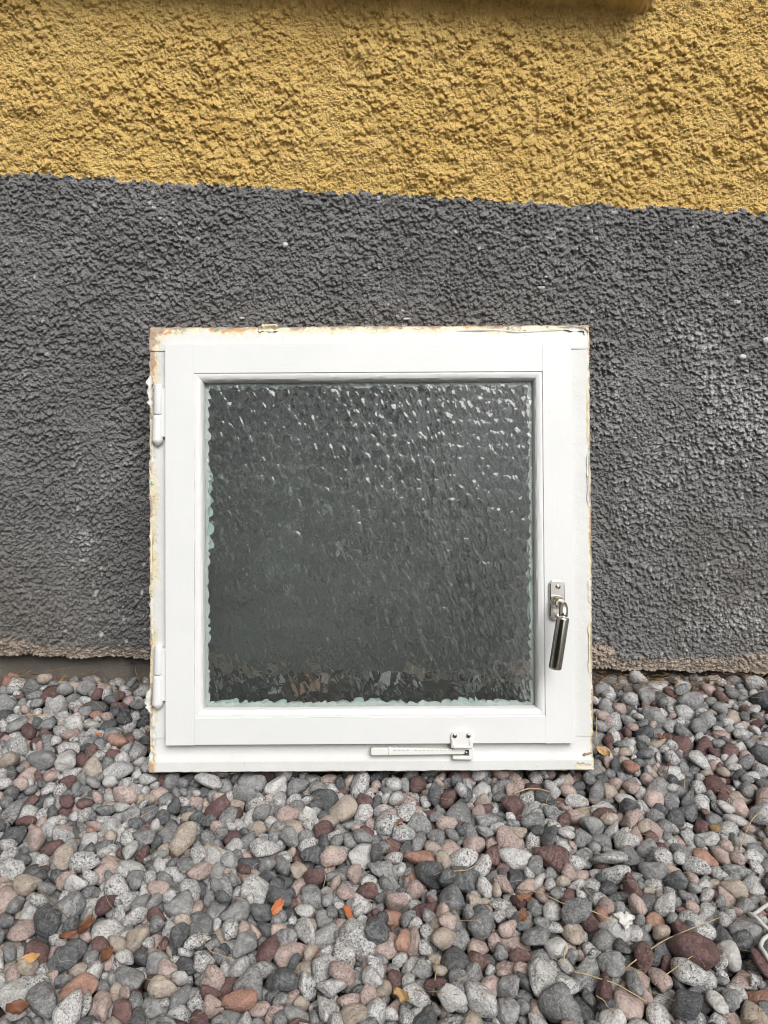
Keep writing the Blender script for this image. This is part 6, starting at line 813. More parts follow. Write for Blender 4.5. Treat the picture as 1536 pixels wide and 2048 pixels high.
3,134,-600,-109,-29,24,0,1,32,11,103,588,-528,-30,10,-18,34,1,2,99,535,-549,-29,36,-18,3,-3,7,188,505,-540,-6,18,-7,4,-35,14,75,677,-544,-34,20,-32,11,4,10,103,414,-553,-32,29,-26,6,-7,
15,84,-729,-663,-57,6,35,-17,-6,3,106,-618,-239,-27,14,-2,6,37,19,115,588,-683,-34,33,-15,-16,5,18,130,572,-661,-28,0,-24,26,-19,2,210,536,-674,-43,6,-28,-28,3,21,122,501,-658,-28,1,-18,35,7,
9,131,470,-686,-47,39,-1,-7,-6,17,135,450,-684,-42,5,0,-29,-27,1,88,433,-695,-53,34,-19,2,10,21,99,389,-658,-35,25,-15,-10,25,5,144,350,-684,-42,15,-32,-18,4,6,174,304,-683,-41,15,0,14,-35,
1,147,274,-667,-45,13,13,-20,-29,22,119,247,-665,-43,5,29,27,-3,4,103,697,-693,-52,0,10,-36,13,6,108,190,-656,-48,23,20,10,-24,3,107,124,-688,-50,22,2,-6,-32,2,97,62,-661,-54,5,-9,38,5,
3,106,9,-690,-35,11,-24,-30,2,18,116,-115,-662,-45,13,10,-18,32,0,158,-143,-691,-36,38,5,-11,3,16,112,-184,-691,-52,11,-14,-36,3,11,113,-230,-682,-47,25,-20,-21,12,0,143,-252,-676,-48,4,-37,14,-4,
14,118,-286,-679,-53,8,24,31,4,14,81,-303,-684,-56,27,6,6,-28,10,93,-312,-693,-55,5,-39,-5,7,17,128,-360,-687,-50,6,-38,-12,0,15,114,159,-673,-53,6,-14,37,2,10,98,713,-678,-55,27,8,0,-28,
12,131,711,-659,-52,5,-8,38,8,22,119,-701,-641,-53,32,-19,12,7,21,118,-474,-606,-49,4,39,-3,9,16,168,-480,-589,-28,32,6,-1,23,10,108,-534,-613,-50,36,15,7,5,18,95,-594,-609,-48,7,1,23,32,
15,172,-634,-608,-40,18,-13,3,-33,11,148,-731,-585,-36,23,-23,17,-16,21,122,715,-642,-43,30,-20,-12,-11,20,210,599,-642,-32,4,-8,-20,33,23,129,543,-655,-19,1,3,39,-6,20,105,525,-611,-50,9,8,37,-8,
10,148,456,-619,-34,5,6,39,-3,17,159,374,-619,-44,20,30,16,-6,11,158,342,-628,-42,8,-5,5,38,21,159,313,-634,-45,3,29,-26,7,12,162,274,-640,-40,12,-10,-35,13,12,182,229,-656,-17,29,10,-19,18,
18,128,156,-650,-42,8,16,25,26,22,135,-20,-634,-49,11,18,6,-33,11,88,-91,-634,-48,14,15,25,-23,4,202,-185,-632,-45,6,-2,10,38,23,153,-232,-627,-46,7,-12,-35,14,18,129,-310,-625,-40,18,-6,-6,35,
10,110,-389,-646,-54,22,-2,8,32,22,112,-434,-630,-51,36,11,-1,-12,7,109,-466,-639,-49,20,6,6,34,17,198,-593,-630,-49,2,13,36,11,10,94,-688,-638,-37,29,-18,9,19,21,191,-403,-689,-31,25,-31,-4,5,
14,101,-442,-672,-51,13,17,-32,-11,23,84,-474,-687,-53,6,-2,-39,-8,4,181,-555,-687,-48,25,-24,-13,-15,1,131,575,-179,-29,33,1,-23,0,18,170,262,-171,-25,1,-3,-39,-8,18,163,-583,-209,-22,2,3,-10,-39,
17,153,-712,-194,-41,21,-2,-28,-20,16,157,645,-222,-44,7,-26,30,3,10,155,606,-222,-43,17,23,26,-8,21,211,552,-245,-38,32,3,9,23,17,186,-636,-232,-42,9,-18,34,-5,8,133,-701,-231,-47,39,-3,4,8,
5,82,-718,-231,-49,9,0,-26,-29,17,125,-602,-275,-42,16,21,10,-28,6,118,-691,-278,-39,2,30,-26,3,4,153,633,-318,-39,21,25,21,-8,13,156,563,-283,-15,0,-5,39,-5,0,127,-589,-286,-49,20,-6,-5,-34,
21,134,-616,-286,-42,9,1,25,-30,9,132,570,-324,-25,38,0,10,-4,10,168,-514,-319,-43,21,-9,-5,-32,4,109,-602,-318,-49,4,-11,1,38,17,144,-701,-318,-53,11,38,-6,0,14,119,-469,-374,-48,1,4,12,-38,
19,86,711,-360,-54,5,-3,-37,14,3,130,572,-399,-33,4,12,34,17,23,160,529,-382,-50,11,-30,24,-3,22,105,513,-389,-41,17,-34,8,-9,4,158,416,-396,-49,26,-2,-26,16,16,117,-498,-387,-52,12,-24,-29,5,
1,137,727,-187,-45,30,26,1,0,12,152,-431,-602,-50,9,21,33,2,12,179,-602,-187,-47,11,32,22,-2,22,129,661,-163,-45,9,37,13,0,0,101,-573,-691,-44,9,25,-6,30,4,110,-608,-691,-56,9,-5,-11,-37,
14,134,-641,-684,-50,8,8,-38,-2,21,105,-698,-656,-50,27,-5,8,28,20,187,316,-27,-46,6,-6,-39,0,22,121,272,1,-48,6,33,22,2,3,210,142,0,-40,34,-10,-5,17,5,203,2,0,-20,6,35,16,11,
11,205,-125,-3,-37,4,21,-33,-8,11,116,-352,-1,-48,38,1,-7,-11,16,157,688,-24,-32,16,16,26,21,10,174,628,-37,-33,9,-14,10,35,2,138,293,-53,-45,3,2,18,-36,8,129,-639,-54,-49,2,2,-39,9,
0,131,-670,-38,-51,38,-9,-6,-6,7,105,-699,-19,-49,16,-13,-18,29,18,148,711,-62,-41,12,8,-37,3,9,210,634,-75,-36,21,16,7,-29,22,152,704,-104,-42,13,-13,3,-36,20,145,674,-104,-43,20,10,7,-32,
7,146,654,-94,-45,1,-20,34,7,6,207,-327,-100,-28,1,-34,-2,-21,8,199,-484,-102,-41,29,-27,-3,-4,19,155,-626,-103,-43,28,4,-6,28,19,116,-721,-101,-46,26,6,2,30,23,187,-620,-136,-29,34,-12,-12,-13,
22,169,-703,-129,-35,32,-15,-19,-4,11,157,-579,-161,-17,4,31,3,-24,2,135,-109,-617,-46,16,26,-25,-6,19,155,53,-629,-18,18,4,11,-34,8,170,381,-600,-32,27,-25,-16,-2,21,168,708,-231,-34,28,-20,19,-5,
15,154,581,-235,-34,7,-4,38,8,18,114,-559,-244,-38,5,-18,-8,35,2,78,-600,-233,-34,21,-7,10,-32,21,125,-628,-249,-44,18,-2,-29,-20,7,86,-734,-224,-50,22,-3,29,-15,19,107,631,-263,-35,26,-5,21,-21,
1,147,590,-266,-36,29,13,15,-20,4,177,534,-273,-30,16,-33,15,-7,11,173,-535,-263,-22,13,32,-20,2,7,120,-594,-263,-47,13,0,-9,-37,0,86,-643,-249,-35,12,27,22,-15,22,125,678,-280,-49,7,20,0,-34,
7,142,-535,-309,-41,14,30,-7,-22,23,115,-629,-273,-50,10,20,33,2,7,222,-726,-299,-25,25,-5,-31,-1,12,187,723,-315,-32,19,20,7,-28,10,110,626,-337,-21,1,-22,34,-2,13,195,602,-335,-36,21,2,4,34,
14,144,-494,-331,-41,11,-7,37,8,14,113,-526,-339,-24,30,-23,-5,-10,0,178,-620,-314,-47,4,4,8,-39,5,162,-686,-343,-38,28,-18,-3,-22,10,143,-710,-337,-52,24,-1,8,31,23,147,664,-366,-35,3,38,-4,-11,
19,145,631,-344,-48,18,-34,7,-8,19,125,590,-376,-29,5,-36,-17,-2,0,210,-694,-201,-34,25,-2,16,-27,16,130,573,-375,-41,9,19,-17,-30,17,135,-580,-188,-42,26,14,27,2,7,122,732,-208,-42,14,26,16,22,
17,139,677,-8,-51,7,39,-3,-6,8,130,311,-6,-29,12,36,-8,12,13,114,295,-4,-50,1,35,17,-10,21,171,-36,3,-38,22,19,-26,-9,21,169,-313,-11,-39,32,-15,-2,18,12,148,-370,-13,-47,32,7,-4,-23,
22,118,-681,-26,-50,34,-17,10,-8,2,112,-699,0,-47,22,12,17,26,8,115,649,-12,-40,35,1,-20,0,14,134,220,-3,-37,3,9,-36,-14,9,154,-609,-52,-46,36,11,-1,-15,1,180,-649,-35,-47,6,-14,-28,24,
22,79,-700,-57,-57,36,-7,11,-10,12,133,729,-56,-41,12,10,-35,-10,16,133,676,-88,-46,26,4,-3,30,12,131,-637,-90,-41,27,-18,-16,17,9,92,715,-127,-26,7,-3,39,1,13,91,674,-139,-27,36,12,-2,13,
1,148,-607,-150,-34,3,-2,39,7,21,140,-644,-136,-14,2,24,-31,-8,13,98,-678,-123,-33,3,-38,-4,-10,3,176,716,-166,-42,7,28,-28,-2,0,191,693,-164,-40,22,27,15,12,9,123,631,-185,-28,25,-15,-24,13,
3,156,605,-175,-44,1,-39,0,7,19,210,-625,-173,-37,3,-9,32,-22,7,101,-720,-158,-47,12,-28,27,-1,3,181,681,-197,-42,37,5,7,11,18,136,-543,-378,-42,27,-27,-13,2,5,115,535,-344,-42,24,-20,21,-14,
1,132,-247,-347,-38,27,-12,-26,7,4,135,-585,-472,-33,32,-13,-18,-8,7,137,-654,-478,-46,1,24,32,-6,14,117,606,-537,-29,4,17,-36,1,2,182,508,-515,-47,39,-6,-5,-1,19,104,-495,-490,-34,6,0,-38,12,
22,123,-516,-522,-45,11,22,7,-31,9,159,-566,-524,-26,19,-13,-7,32,20,95,-706,-520,-49,0,9,-22,-32,14,120,712,-533,-53,9,29,-25,-5,1,85,587,-557,-26,15,-19,27,16,9,118,459,-543,-44,38,5,-12,-3,
2,210,-489,-536,-44,25,-2,-7,30,19,104,-557,-542,-8,4,37,-5,14,8,110,-596,-543,-27,9,0,-25,30,16,184,-643,-537,-38,5,-2,-38,10,12,126,728,-580,-45,6,9,-38,-7,12,106,692,-560,-38,37,-9,11,-3,
12,170,648,-569,-39,25,-6,29,11,1,142,516,-590,-48,18,7,0,-35,22,122,467,-571,-44,31,25,0,-3,12,109,456,-559,-30,1,-19,1,-35,1,113,-406,-570,-48,3,25,-29,11,10,116,-433,-555,-36,12,22,8,-30,
20,127,-480,-559,-40,19,-2,-35,-7,10,188,-590,-579,-41,9,38,1,-10,22,104,-647,-575,-45,25,-22,-21,5,4,138,-675,-588,-33,10,-34,17,6,23,133,-539,-511,-12,6,12,33,-18,8,163,503,-366,-42,5,1,-32,23,
8,140,-448,-466,-32,25,-3,2,-31,1,109,549,-471,-41,24,-14,-2,28,11,178,-533,-355,-29,26,9,-17,23,5,130,-672,-361,-39,26,7,-29,4,22,121,-729,-372,-43,11,-37,4,-10,1,167,700,-388,-51,18,-36,-2,-3,
10,104,673,-386,-45,20,20,-18,-22,12,111,553,-410,-40,9,18,15,31,16,168,559,-372,-26,6,-21,-33,4,1,174,499,-399,-44,0,-5,-38,-12,11,167,468,-393,-42,4,33,-21,-7,18,99,-532,-389,-34,17,4,-16,-32,
20,115,-717,-386,-52,40,-5,-2,3,11,83,679,-404,-35,11,-32,-19,9,11,128,589,-410,-43,3,7,-14,-37,0,155,-494,-410,-50,37,-11,5,-8,7,174,-578,-425,-43,2,-33,19,-12,9,171,-677,-407,-42,38,7,-4,-9,
23,104,-732,-404,-50,14,-3,-6,-37,20,100,717,-469,-32,13,11,-22,29,16,125,678,-453,-45,11,27,-11,-25,12,142,626,-447,-48,6,16,-36,-6,18,197,479,-451,-25,19,30,-12,-15,18,111,-483,-459,-50,38,-9,-2,9,
11,125,-562,-465,-39,19,7,-27,-21,2,100,-642,-440,-37,32,10,22,-1,7,173,-672,-441,-40,19,-4,-31,15,3,106,705,-493,-27,18,4,-11,-34,13,121,659,-487,-36,28,11,5,26,5,75,530,-494,-18,6,-2,-13,-37,
9,116,-653,-385,-51,23,-9,1,-32,8,147,719,-431,-47,28,-18,-10,19,7,99,703,-402,-44,28,17,-15,17,16,127,-637,-411,-46,14,5,-29,-24,11,105,-709,-424,-50,38,-9,0,-7,17,210,729,-463,-35,32,6,-22,-6,
13,126,694,-443,-50,26,-6,-8,28,10,163,643,-414,-50,3,6,39,-4,11,127,607,-446,-46,0,18,36,-4,19,209,-522,-457,-33,6,39,8,2,11,61,-734,-416,-54,14,7,-17,33,13,153,722,-484,-47,1,-39,-7,7,
8,188,622,-500,-40,11,16,27,23,6,154,569,-463,-48,5,8,21,-33,22,160,519,-485,-53,16,-15,4,33,20,140,-464,-471,-45,13,-15,-35,-2,23,180,-520,-486,-49,10,-20,33,-5,3,140,-636,-482,-46,2,36,15,-7,
12,124,-717,-466,-50,8,-1,-2,39,11,142,718,-510,-40,8,13,4,37,5,123,597,-502,-43,11,-31,-6,-22,13,139,568,-507,-47,2,5,-39,5,12,142,-488,-505,-51,2,-35,-18,8,2,121,-521,-507,-45,20,0,-26,-23,
10,176,-643,-516,-43,28,17,21,-8,23,119,-707,-503,-52,8,10,37,8,9,128,728,-548,-48,12,38,-3,1,8,210,-540,-533,-38,38,-5,1,12,22,94,-723,-562,-57,34,3,16,-14,10,122,727,-565,-52,39,9,2,-3,
2,87,-472,-412,-51,2,29,24,-14,2,162,668,-565,-48,16,-5,-6,36,8,111,-459,-418,-45,0,15,16,33,1,163,520,-418,-51,14,-35,-15,2,11,125,-641,-208,-45,29,-26,-9,-4,9,144,-724,-186,-45,33,1,-9,-20,
22,127,-561,-224,-43,9,-11,21,-31,14,163,-676,-236,-48,20,-4,5,34,13,135,-608,-246,-46,3,-2,-40,-2,13,186,-705,-259,-43,4,-36,16,4,17,189,719,-290,-46,30,4,-4,26,18,125,665,-297,-47,36,2,7,16,
19,209,552,-299,-38,39,-4,8,2,11,115,-527,-293,-47,19,-23,4,-26,17,116,-608,-297,-51,2,-32,-22,9,10,110,-644,-292,-48,27,-28,-1,-9,1,104,-696,-297,-55,16,-34,10,-9,23,196,-549,-323,-38,24,-14,22,-17,
7,129,591,-359,-48,1,-32,20,-12,13,210,563,-346,-41,3,-39,6,6,7,112,535,-360,-49,1,4,39,-5,3,151,514,-349,-45,7,-7,39,1,20,165,-487,-363,-47,23,-1,8,-32,18,112,-567,-351,-44,23,20,-21,-16,
19,170,-690,-369,-43,9,-28,27,-2,3,118,698,-371,-49,38,-10,-7,-5,11,143,550,-390,-45,6,33,-21,-6,3,165,-516,-380,-35,28,18,22,-5,2,177,-538,-408,-42,38,-10,-7,-2,10,201,-580,-379,-47,39,6,5,-3,
16,114,-669,-380,-52,9,-31,-22,-8,13,140,481,-417,-48,7,-6,39,-1,11,175,-608,-217,-41,8,35,17,-4,17,210,560,-575,-48,9,35,16,6,21,161,440,-566,-44,15,-3,6,-36,18,93,427,-688,-46,25,28,11,-6,
16,140,375,-664,-47,1,31,24,-8,3,177,330,-663,-40,7,12,-17,-34,17,132,221,-671,-54,2,12,36,11,18,105,201,-665,-50,10,14,36,4,5,101,177,-663,-51,25,7,-6,-30,13,158,120,-663,-45,3,-40,-3,3,
13,114,27,-654,-51,28,2,-12,26,15,194,5,-664,-50,8,9,38,6,5,153,-32,-670,-40,22,-32,2,-8,23,138,-55,-661,-50,9,39,1,-6,5,195,-94,-675,-41,38,-1,10,-4,12,100,-112,-683,-53,3,7,-38,9,
14,109,-149,-661,-52,30,6,-1,26,14,124,-149,-678,-51,3,1,-6,39,11,105,-201,-680,-51,8,-6,-10,37,16,117,-303,-669,-51,10,0,-38,6,19,172,-324,-663,-42,21,-8,8,32,9,100,-358,-664,-51,37,2,15,2,
6,163,-388,-667,-42,0,1,-11,-39,13,150,-461,-674,-45,3,8,-39,4,21,106,-481,-674,-50,32,-6,4,-23,18,117,-529,-680,-48,35,9,6,15,10,92,-583,-687,-55,30,-3,-10,24,3,129,-622,-667,-51,1,2,-15,-37,
5,100,-651,-666,-51,2,-21,33,-6,6,103,-660,-677,-45,8,-29,0,-26,8,182,444,-665,-44,21,-7,11,-32,5,120,507,-570,-48,0,31,25,5,14,108,485,-664,-53,9,31,-24,-2,12,111,511,-689,-47,7,-13,-34,14,
6,101,-607,-583,-50,10,31,23,5,9,142,-712,-575,-49,7,-23,32,0,8,97,731,-616,-50,26,30,-5,0,16,168,654,-595,-46,12,-17,-34,-2,16,135,446,-590,-47,39,8,4,-3,13,185,417,-592,-42,37,11,-3,10,
5,98,-295,-607,-47,8,-22,24,-22,21,125,-366,-601,-49,38,-2,-7,10,2,134,-496,-598,-50,32,1,6,-23,20,155,-568,-600,-49,15,-1,-9,-36,11,98,-612,-602,-52,28,-10,-5,27,16,107,731,-634,-47,22,15,11,-28,
22,123,655,-635,-48,5,-34,20,-1,16,140,570,-635,-50,12,-38,-4,-5,16,187,501,-635,-40,18,34,-11,-1,9,173,255,-635,-45,4,33,-20,-9,15,120,-29,-650,-53,12,29,21,12,2,160,-70,-639,-48,31,-2,-6,24,
5,113,-155,-645,-49,0,4,-40,4,7,111,-457,-623,-44,24,27,11,-13,15,153,-484,-639,-52,2,30,-24,-10,6,128,-566,-639,-51,37,-5,8,12,11,130,-618,-635,-46,8,36,-16,-4,2,135,-678,-642,-50,8,39,-4,3,
13,106,-715,-655,-52,5,-33,22,4,15,69,711,-691,-58,7,30,25,7,21,146,606,-687,-41,0,-8,-23,32,5,129,514,-658,-48,6,-38,-12,1,3,107,-716,-677,-52,19,12,-14,-30,3,191,544,-193,-43,38,-11,4,-5,
9,148,-689,-180,-46,30,2,-7,25,8,164,-455,-556,-43,4,2,-31,-25,6,140,-648,-553,-47,8,-19,-33,7,9,110,-710,-536,-52,7,-27,28,1,10,114,711,-573,-47,2,26,28,12,17,145,675,-594,-44,35,5,-18,-3,
16,153,595,-565,-40,37,-9,-12,6,3,104,522,-569,-38,17,-11,-29,20,20,114,487,-567,-41,18,35,-9,1,1,123,-566,-582,-47,5,16,-29,22,10,145,703,-623,-46,28,-4,-11,-26,10,128,620,-591,-44,20,-5,-16,31,
5,174,565,-613,-40,2,-33,-21,7,17,132,480,-592,-25,3,-25,-29,-11,23,157,157,-616,-46,2,-3,-3,40,8,126,0,-620,-37,10,4,22,-31,20,107,-81,-622,-48,6,-4,30,-26,0,150,-389,-594,-48,17,2,-9,35,
0,154,-413,-587,-50,12,-6,-9,37,13,106,-506,-627,-47,23,-20,-3,-26,15,168,-517,-603,-51,5,21,32,8,23,99,-597,-596,-54,10,-35,16,-8,20,161,-651,-611,-47,7,27,-28,-5,12,116,-701,-617,-51,1,3,-39,8,
20,79,666,-644,-54,15,-25,-25,10,14,184,590,-661,-45,2,39,4,8,10,139,526,-632,-51,7,-30,25,1,14,97,344,-647,-45,22,-3,-30,-15,21,133,447,-543,-22,19,13,-22,-24,5,89,245,-633,-19,13,-12,-17,32,
21,130,487,-528,-35,15,37,-3,-1,20,138,613,-548,-43,29,-22,-16,-3,7,190,618,-420,-36,8,21,5,-33,13,131,568,-420,-47,6,-16,-36,-2,6,168,505,-427,-31,36,-14,7,-9,3,138,-467,-434,-42,7,-7,38,6,
22,123,-578,-398,-38,34,2,20,-6,14,152,708,-455,-44,11,34,13,12,13,120,691,-465,-43,25,14,24,14,6,199,601,-472,-41,2,-2,39,-8,6,148,460,-453,-48,35,-7,10,15,0,123,456,-437,-43,31,22,-13,0,
4,140,-685,-451,-54,14,11,6,35,17,97,-734,-447,-53,32,4,12,20,0,129,733,-486,-26,24,3,2,-32,11,124,677,-473,-47,5,-12,-37,4,17,186,647,-468,-50,7,27,27,9,15,135,540,-470,-51,35,4,3,19,
12,152,506,-461,-48,8,-34,-20,3,7,90,450,-493,-37,0,3,16,37,3,189,-566,-487,-27,8,0,-27,28,19,139,-691,-469,-41,16,18,-26,19,13,139,592,-519,-49,31,11,-5,-23,3,116,410,-518,-43,7,-22,8,-32,
3,86,-528,-518,-19,3,-17,36,-4,14,192,-589,-503,-30,7,26,26,-13,16,127,-662,-498,-48,20,-12,-33,-3,9,141,692,-545,-43,1,-13,23,30,8,132,641,-537,-44,4,13,-17,34,8,107,578,-542,-19,8,-10,1,-38,
17,195,578,-201,-47,7,19,-34,-3,11,151,227,-633,-42,0,10,-27,28,6,132,170,-638,-50,4,-9,-3,39,22,114,-180,-649,-39,6,-32,-8,22,3,79,-245,-694,-55,6,4,-14,-37,8,137,-263,-687,-47,33,-15,4,-15,
9,79,-312,-675,-53,35,-3,15,12,16,98,-336,-694,-53,22,-32,-9,-3,9,115,-401,-652,-49,33,-4,-14,18,14,150,-423,-676,-48,2,5,-4,39,22,112,-460,-693,-49,30,21,13,-9,10,79,-483,-692,-54,35,4,16,9,
8,110,-543,-673,-42,11,30,-15,19,11,138,-591,-671,-46,38,-4,-5,12,9,127,-638,-653,-45,18,16,30,9,11,115,-654,-654,-31,30,0,23,14,8,84,-656,-692,-54,6,33,-19,-11,5,83,-733,-648,-53,4,16,-36,-4,
6,120,716,-11,-48,11,37,10,2,0,126,657,0,-50,25,7,5,30,16,99,-391,4,-54,13,-36,-11,-2,23,148,-672,-6,-49,8,11,37,8,18,129,648,-34,-48,0,0,9,-39,21,182,542,-32,-41,39,5,7,1,
13,91,-605,-35,-53,1,-20,34,5,7,182,-707,-42,-41,12,6,-8,-37,5,144,689,-68,-43,19,-5,25,-25,5,152,-691,-101,-45,3,7,39,-5,18,144,627,-145,-44,12,-9,0,-37,19,155,636,-168,-46,14,-22,-16,26,
5,158,-169,-667,-45,31,-1,-8,24,2,115,206,-646,-48,14,36,4,7,5,157,-139,-668,-32,31,-14,8,19,2,93,-60,-692,-54,4,22,33,-6,13,182,108,-641,-30,20,34,2,9,22,173,84,-634,-33,16,20,1,31,
14,122,33,-621,-49,21,-10,-5,32,2,122,14,-621,-52,7,23,-32,2,13,164,-78,-649,-29,33,5,2,22,18,173,-119,-641,-33,29,22,9,13,11,106,-212,-633,-46,18,14,26,21,21,134,-274,-641,-48,0,10,36,13,
15,128,-473,-655,-48,1,6,25,-30,21,116,-529,-649,-50,7,-20,-34,6,20,88,-542,-652,-51,22,-21,-10,24,21,100,730,-680,-48,4,5,24,-31,12,189,633,-656,-31,31,17,-12,14,15,144,569,-690,-53,5,-4,39,7,
17,91,501,-693,-55,31,-2,-9,24,7,130,495,-676,-47,35,8,7,17,12,104,396,-666,-53,7,-33,-21,3,14,196,368,-647,-31,30,1,-4,-27,21,91,281,-694,-48,6,21,25,-22,0,95,245,-683,-53,3,-39,7,3,
16,143,212,-690,-50,10,-37,8,-8,1,115,167,-690,-51,14,-5,-4,37,23,123,142,-665,-51,1,-17,34,12,11,194,95,-680,-39,27,-7,13,-25,23,71,37,-691,-54,34,0,-5,21,22,116,-5,-687,-55,25,-13,1,28,
23,188,-44,-641,-22,13,-19,-26,-20,1,116,-75,-685,-17,34,10,-15,10,3,129,-543,-234,-23,37,-15,-1,-3,4,106,-691,-673,-56,28,9,1,27,13,143,-602,-651,-47,34,12,-4,18,17,138,-661,-557,-32,19,-24,14,-22,
3,84,-722,-573,-38,16,-5,17,32,16,111,702,-600,-46,14,-2,33,17,23,113,674,-609,-44,26,-24,14,-12,19,139,569,-594,-15,9,-20,-19,-28,2,110,543,-610,-47,1,-21,32,12,7,103,476,-609,-30,23,14,25,15,
11,112,445,-585,-22,3,-14,-37,8,7,136,407,-615,-30,4,22,-32,7,14,90,392,-612,-25,4,34,15,-14,6,146,356,-607,-23,25,17,-21,15,3,98,-370,-616,-41,19,0,-3,35,22,133,-629,-564,-40,3,32,-21,-12,
15,94,-437,-587,-38,2,38,10,-6,15,126,-489,-620,-46,18,13,31,-11,18,181,-526,-601,-17,30,-6,0,-26,17,113,-561,-617,-33,6,7,36,14,7,97,-603,-630,-19,1,10,-22,32,21,115,-609,-618,-30,22,-12,31,0,
23,103,-664,-616,-25,4,-40,1,2,14,122,-689,-605,-36,7,22,-32,-5,5,134,-705,-600,-44,23,-14,1,-30,14,72,735,-669,-40,23,-30,-3,14,7,144,685,-651,-34,3,6,-37,14,17,107,661,-624,-28,1,16,-36,-8,
8,110,554,-631,-36,12,-12,-25,26,11,111,-445,-615,-36,36,13,1,-10,18,121,-608,-554,-27,9,-3,37,11,9,109,-586,-556,-42,28,-28,-1,0,8,122,-536,-577,-26,34,21,-3,-2,12,108,526,-556,-38,9,30,-23,-7,
19,102,465,-530,-37,38,6,-12,2,4,87,429,-538,-31,2,-39,-5,-4,7,93,417,-541,-38,38,11,1,-3,23,115,-407,-538,-30,35,0,-9,17,7,77,-438,-530,-35,13,-16,-17,30,12,162,-500,-531,-18,8,31,23,-2,
12,107,-515,-550,-37,36,-8,15,2,14,78,-568,-549,-11,15,-1,-37,4,19,129,-583,-529,-20,10,-36,13,-8,21,139,-613,-533,-24,33,-17,-5,14,4,149,-691,-530,-39,14,-5,36,-9,16,106,-734,-555,-47,19,-17,29,-11,
14,99,675,-570,-25,13,-34,-17,0,3,140,625,-569,-20,26,6,8,-28,21,110,610,-583,-26,11,-26,25,-14,7,124,552,-568,-19,4,0,4,40,4,188,542,-559,-47,6,35,18,-2,1,104,488,-582,-30,2,27,-15,-25,
19,58,449,-574,-24,37,2,15,6,20,91,409,-561,-34,26,2,-28,13,12,93,-366,-584,-39,15,35,8,9,12,97,-381,-574,-30,29,-24,-4,-14,15,151,-422,-573,-31,12,30,23,-4,17,118,-439,-569,-36,9,21,-5,-32,
21,105,-469,-546,-24,18,-16,-9,31,12,101,-523,-562,-36,28,12,25,8,20,99,526,-639,-35,31,19,5,-16,12,89,482,-628,-31,7,23,28,-16,2,102,473,-635,-36,2,39,-7,-6,21,149,436,-629,-28,14,-2,3,37,
19,118,349,-666,-26,16,2,12,-34,3,110,311,-659,-50,29,11,-19,-15,12,100,290,-656,-33,26,10,28,6,23,79,231,-678,-43,2,12,-38,2,20,123,232,-690,-49,14,3,16,34,6,73,158,-695,-57,26,-27,2,14,
16,126,145,-688,-49,10,-26,29,-1,12,195,58,-689,-30,26,26,15,-4,21,148,25,-688,-42,18,27,19,14,2,119,-19,-682,-49,38,-9,-9,-1,6,74,-27,-694,-56,15,-23,-12,26,22,152,-64,-681,-33,13,23,-30,1,
12,72,-123,-659,-21,11,37,10,-1,21,86,-200,-693,-50,34,-13,-8,-15,0,153,-215,-685,-42,20,-20,-22,19,17,110,-239,-675,-33,23,24,-22,-5,20,76,-291,-693,-55,1,7,1,-39,18,82,-324,-680,-53,7,9,38,-6,
20,61,-359,-675,-55,32,23,-7,1,5,89,-371,-676,-32,34,-21,2,-2,19,113,-441,-688,-51,4,-16,32,-17,5,118,-451,-656,-40,35,19,4,-3,16,139,-498,-692,-43,12,9,31,-20,21,159,-496,-669,-33,17,-28,21,-8,
5,95,-558,-673,-50,31,-24,9,4,10,135,-570,-662,-48,28,6,27,5,8,144,-608,-683,-38,0,24,28,-15,11,119,382,-692,-44,3,9,-30,25,6,118,553,-542,-27,38,2,2,11,11,163,405,-687,-38,10,-36,11,-8,
4,96,481,-684,-55,29,0,-7,27,20,118,415,-632,-33,14,24,-1,29,0,145,393,-638,-40,2,-38,-7,-10,23,82,326,-622,-29,10,-39,1,-1,17,126,201,-645,-27,4,37,13,5,2,145,150,-639,-16,9,35,-17,4,
21,146,135,-647,-34,2,3,32,24,22,112,138,-675,-41,24,12,22,-19,19,94,60,-670,-40,10,-37,3,-12,9,88,49,-644,-33,3,20,-20,-28,14,61,17,-635,-35,36,8,-3,-16,7,83,-94,-624,-30,35,9,10,-14,
17,124,-233,-660,-24,26,-12,-26,-10,5,84,-354,-649,-37,38,-9,1,9,9,146,-392,-628,-32,40,-4,-3,0,11,113,-409,-668,-31,30,-2,-15,21,19,128,-446,-639,-31,4,11,-37,-9,2,108,-508,-656,-40,22,-1,19,-27,
16,75,-549,-617,-42,7,-37,13,-6,21,90,-583,-654,-53,7,-16,-35,7,17,96,-621,-612,-17,30,8,1,-26,19,139,-645,-636,-34,34,3,9,-18,4,80,-690,-620,-37,4,37,5,-15,20,166,678,-681,-47,32,-3,7,-22,
18,136,637,-676,-27,7,7,1,-39,19,178,616,-672,-21,14,-24,-9,27,20,167,556,-676,-34,18,-21,-24,16,12,113,537,-645,-37,18,-20,-29,-5,3,100,435,-647,-41,24,27,17,-2,17,95,580,-555,-35,19,25,18,17,
2,112,631,-553,-26,13,2,-4,38,9,113,653,-554,-38,14,-25,27,-8,20,116,-729,-322,-52,39,2,-4,-6,5,152,728,-338,-33,37,-1,2,-15,4,100,710,-350,-39,28,12,3,26,15,134,645,-385,-21,20,6,20,-28,
18,80,620,-370,-29,24,6,8,31,7,92,577,-360,-28,14,-31,-14,14,20,147,549,-349,-11,16,-19,31,0,2,123,509,-354,-18,2,-22,-33,2,17,64,-506,-370,-27,4,-2,-21,34,22,86,-500,-355,-36,20,28,19,-10,
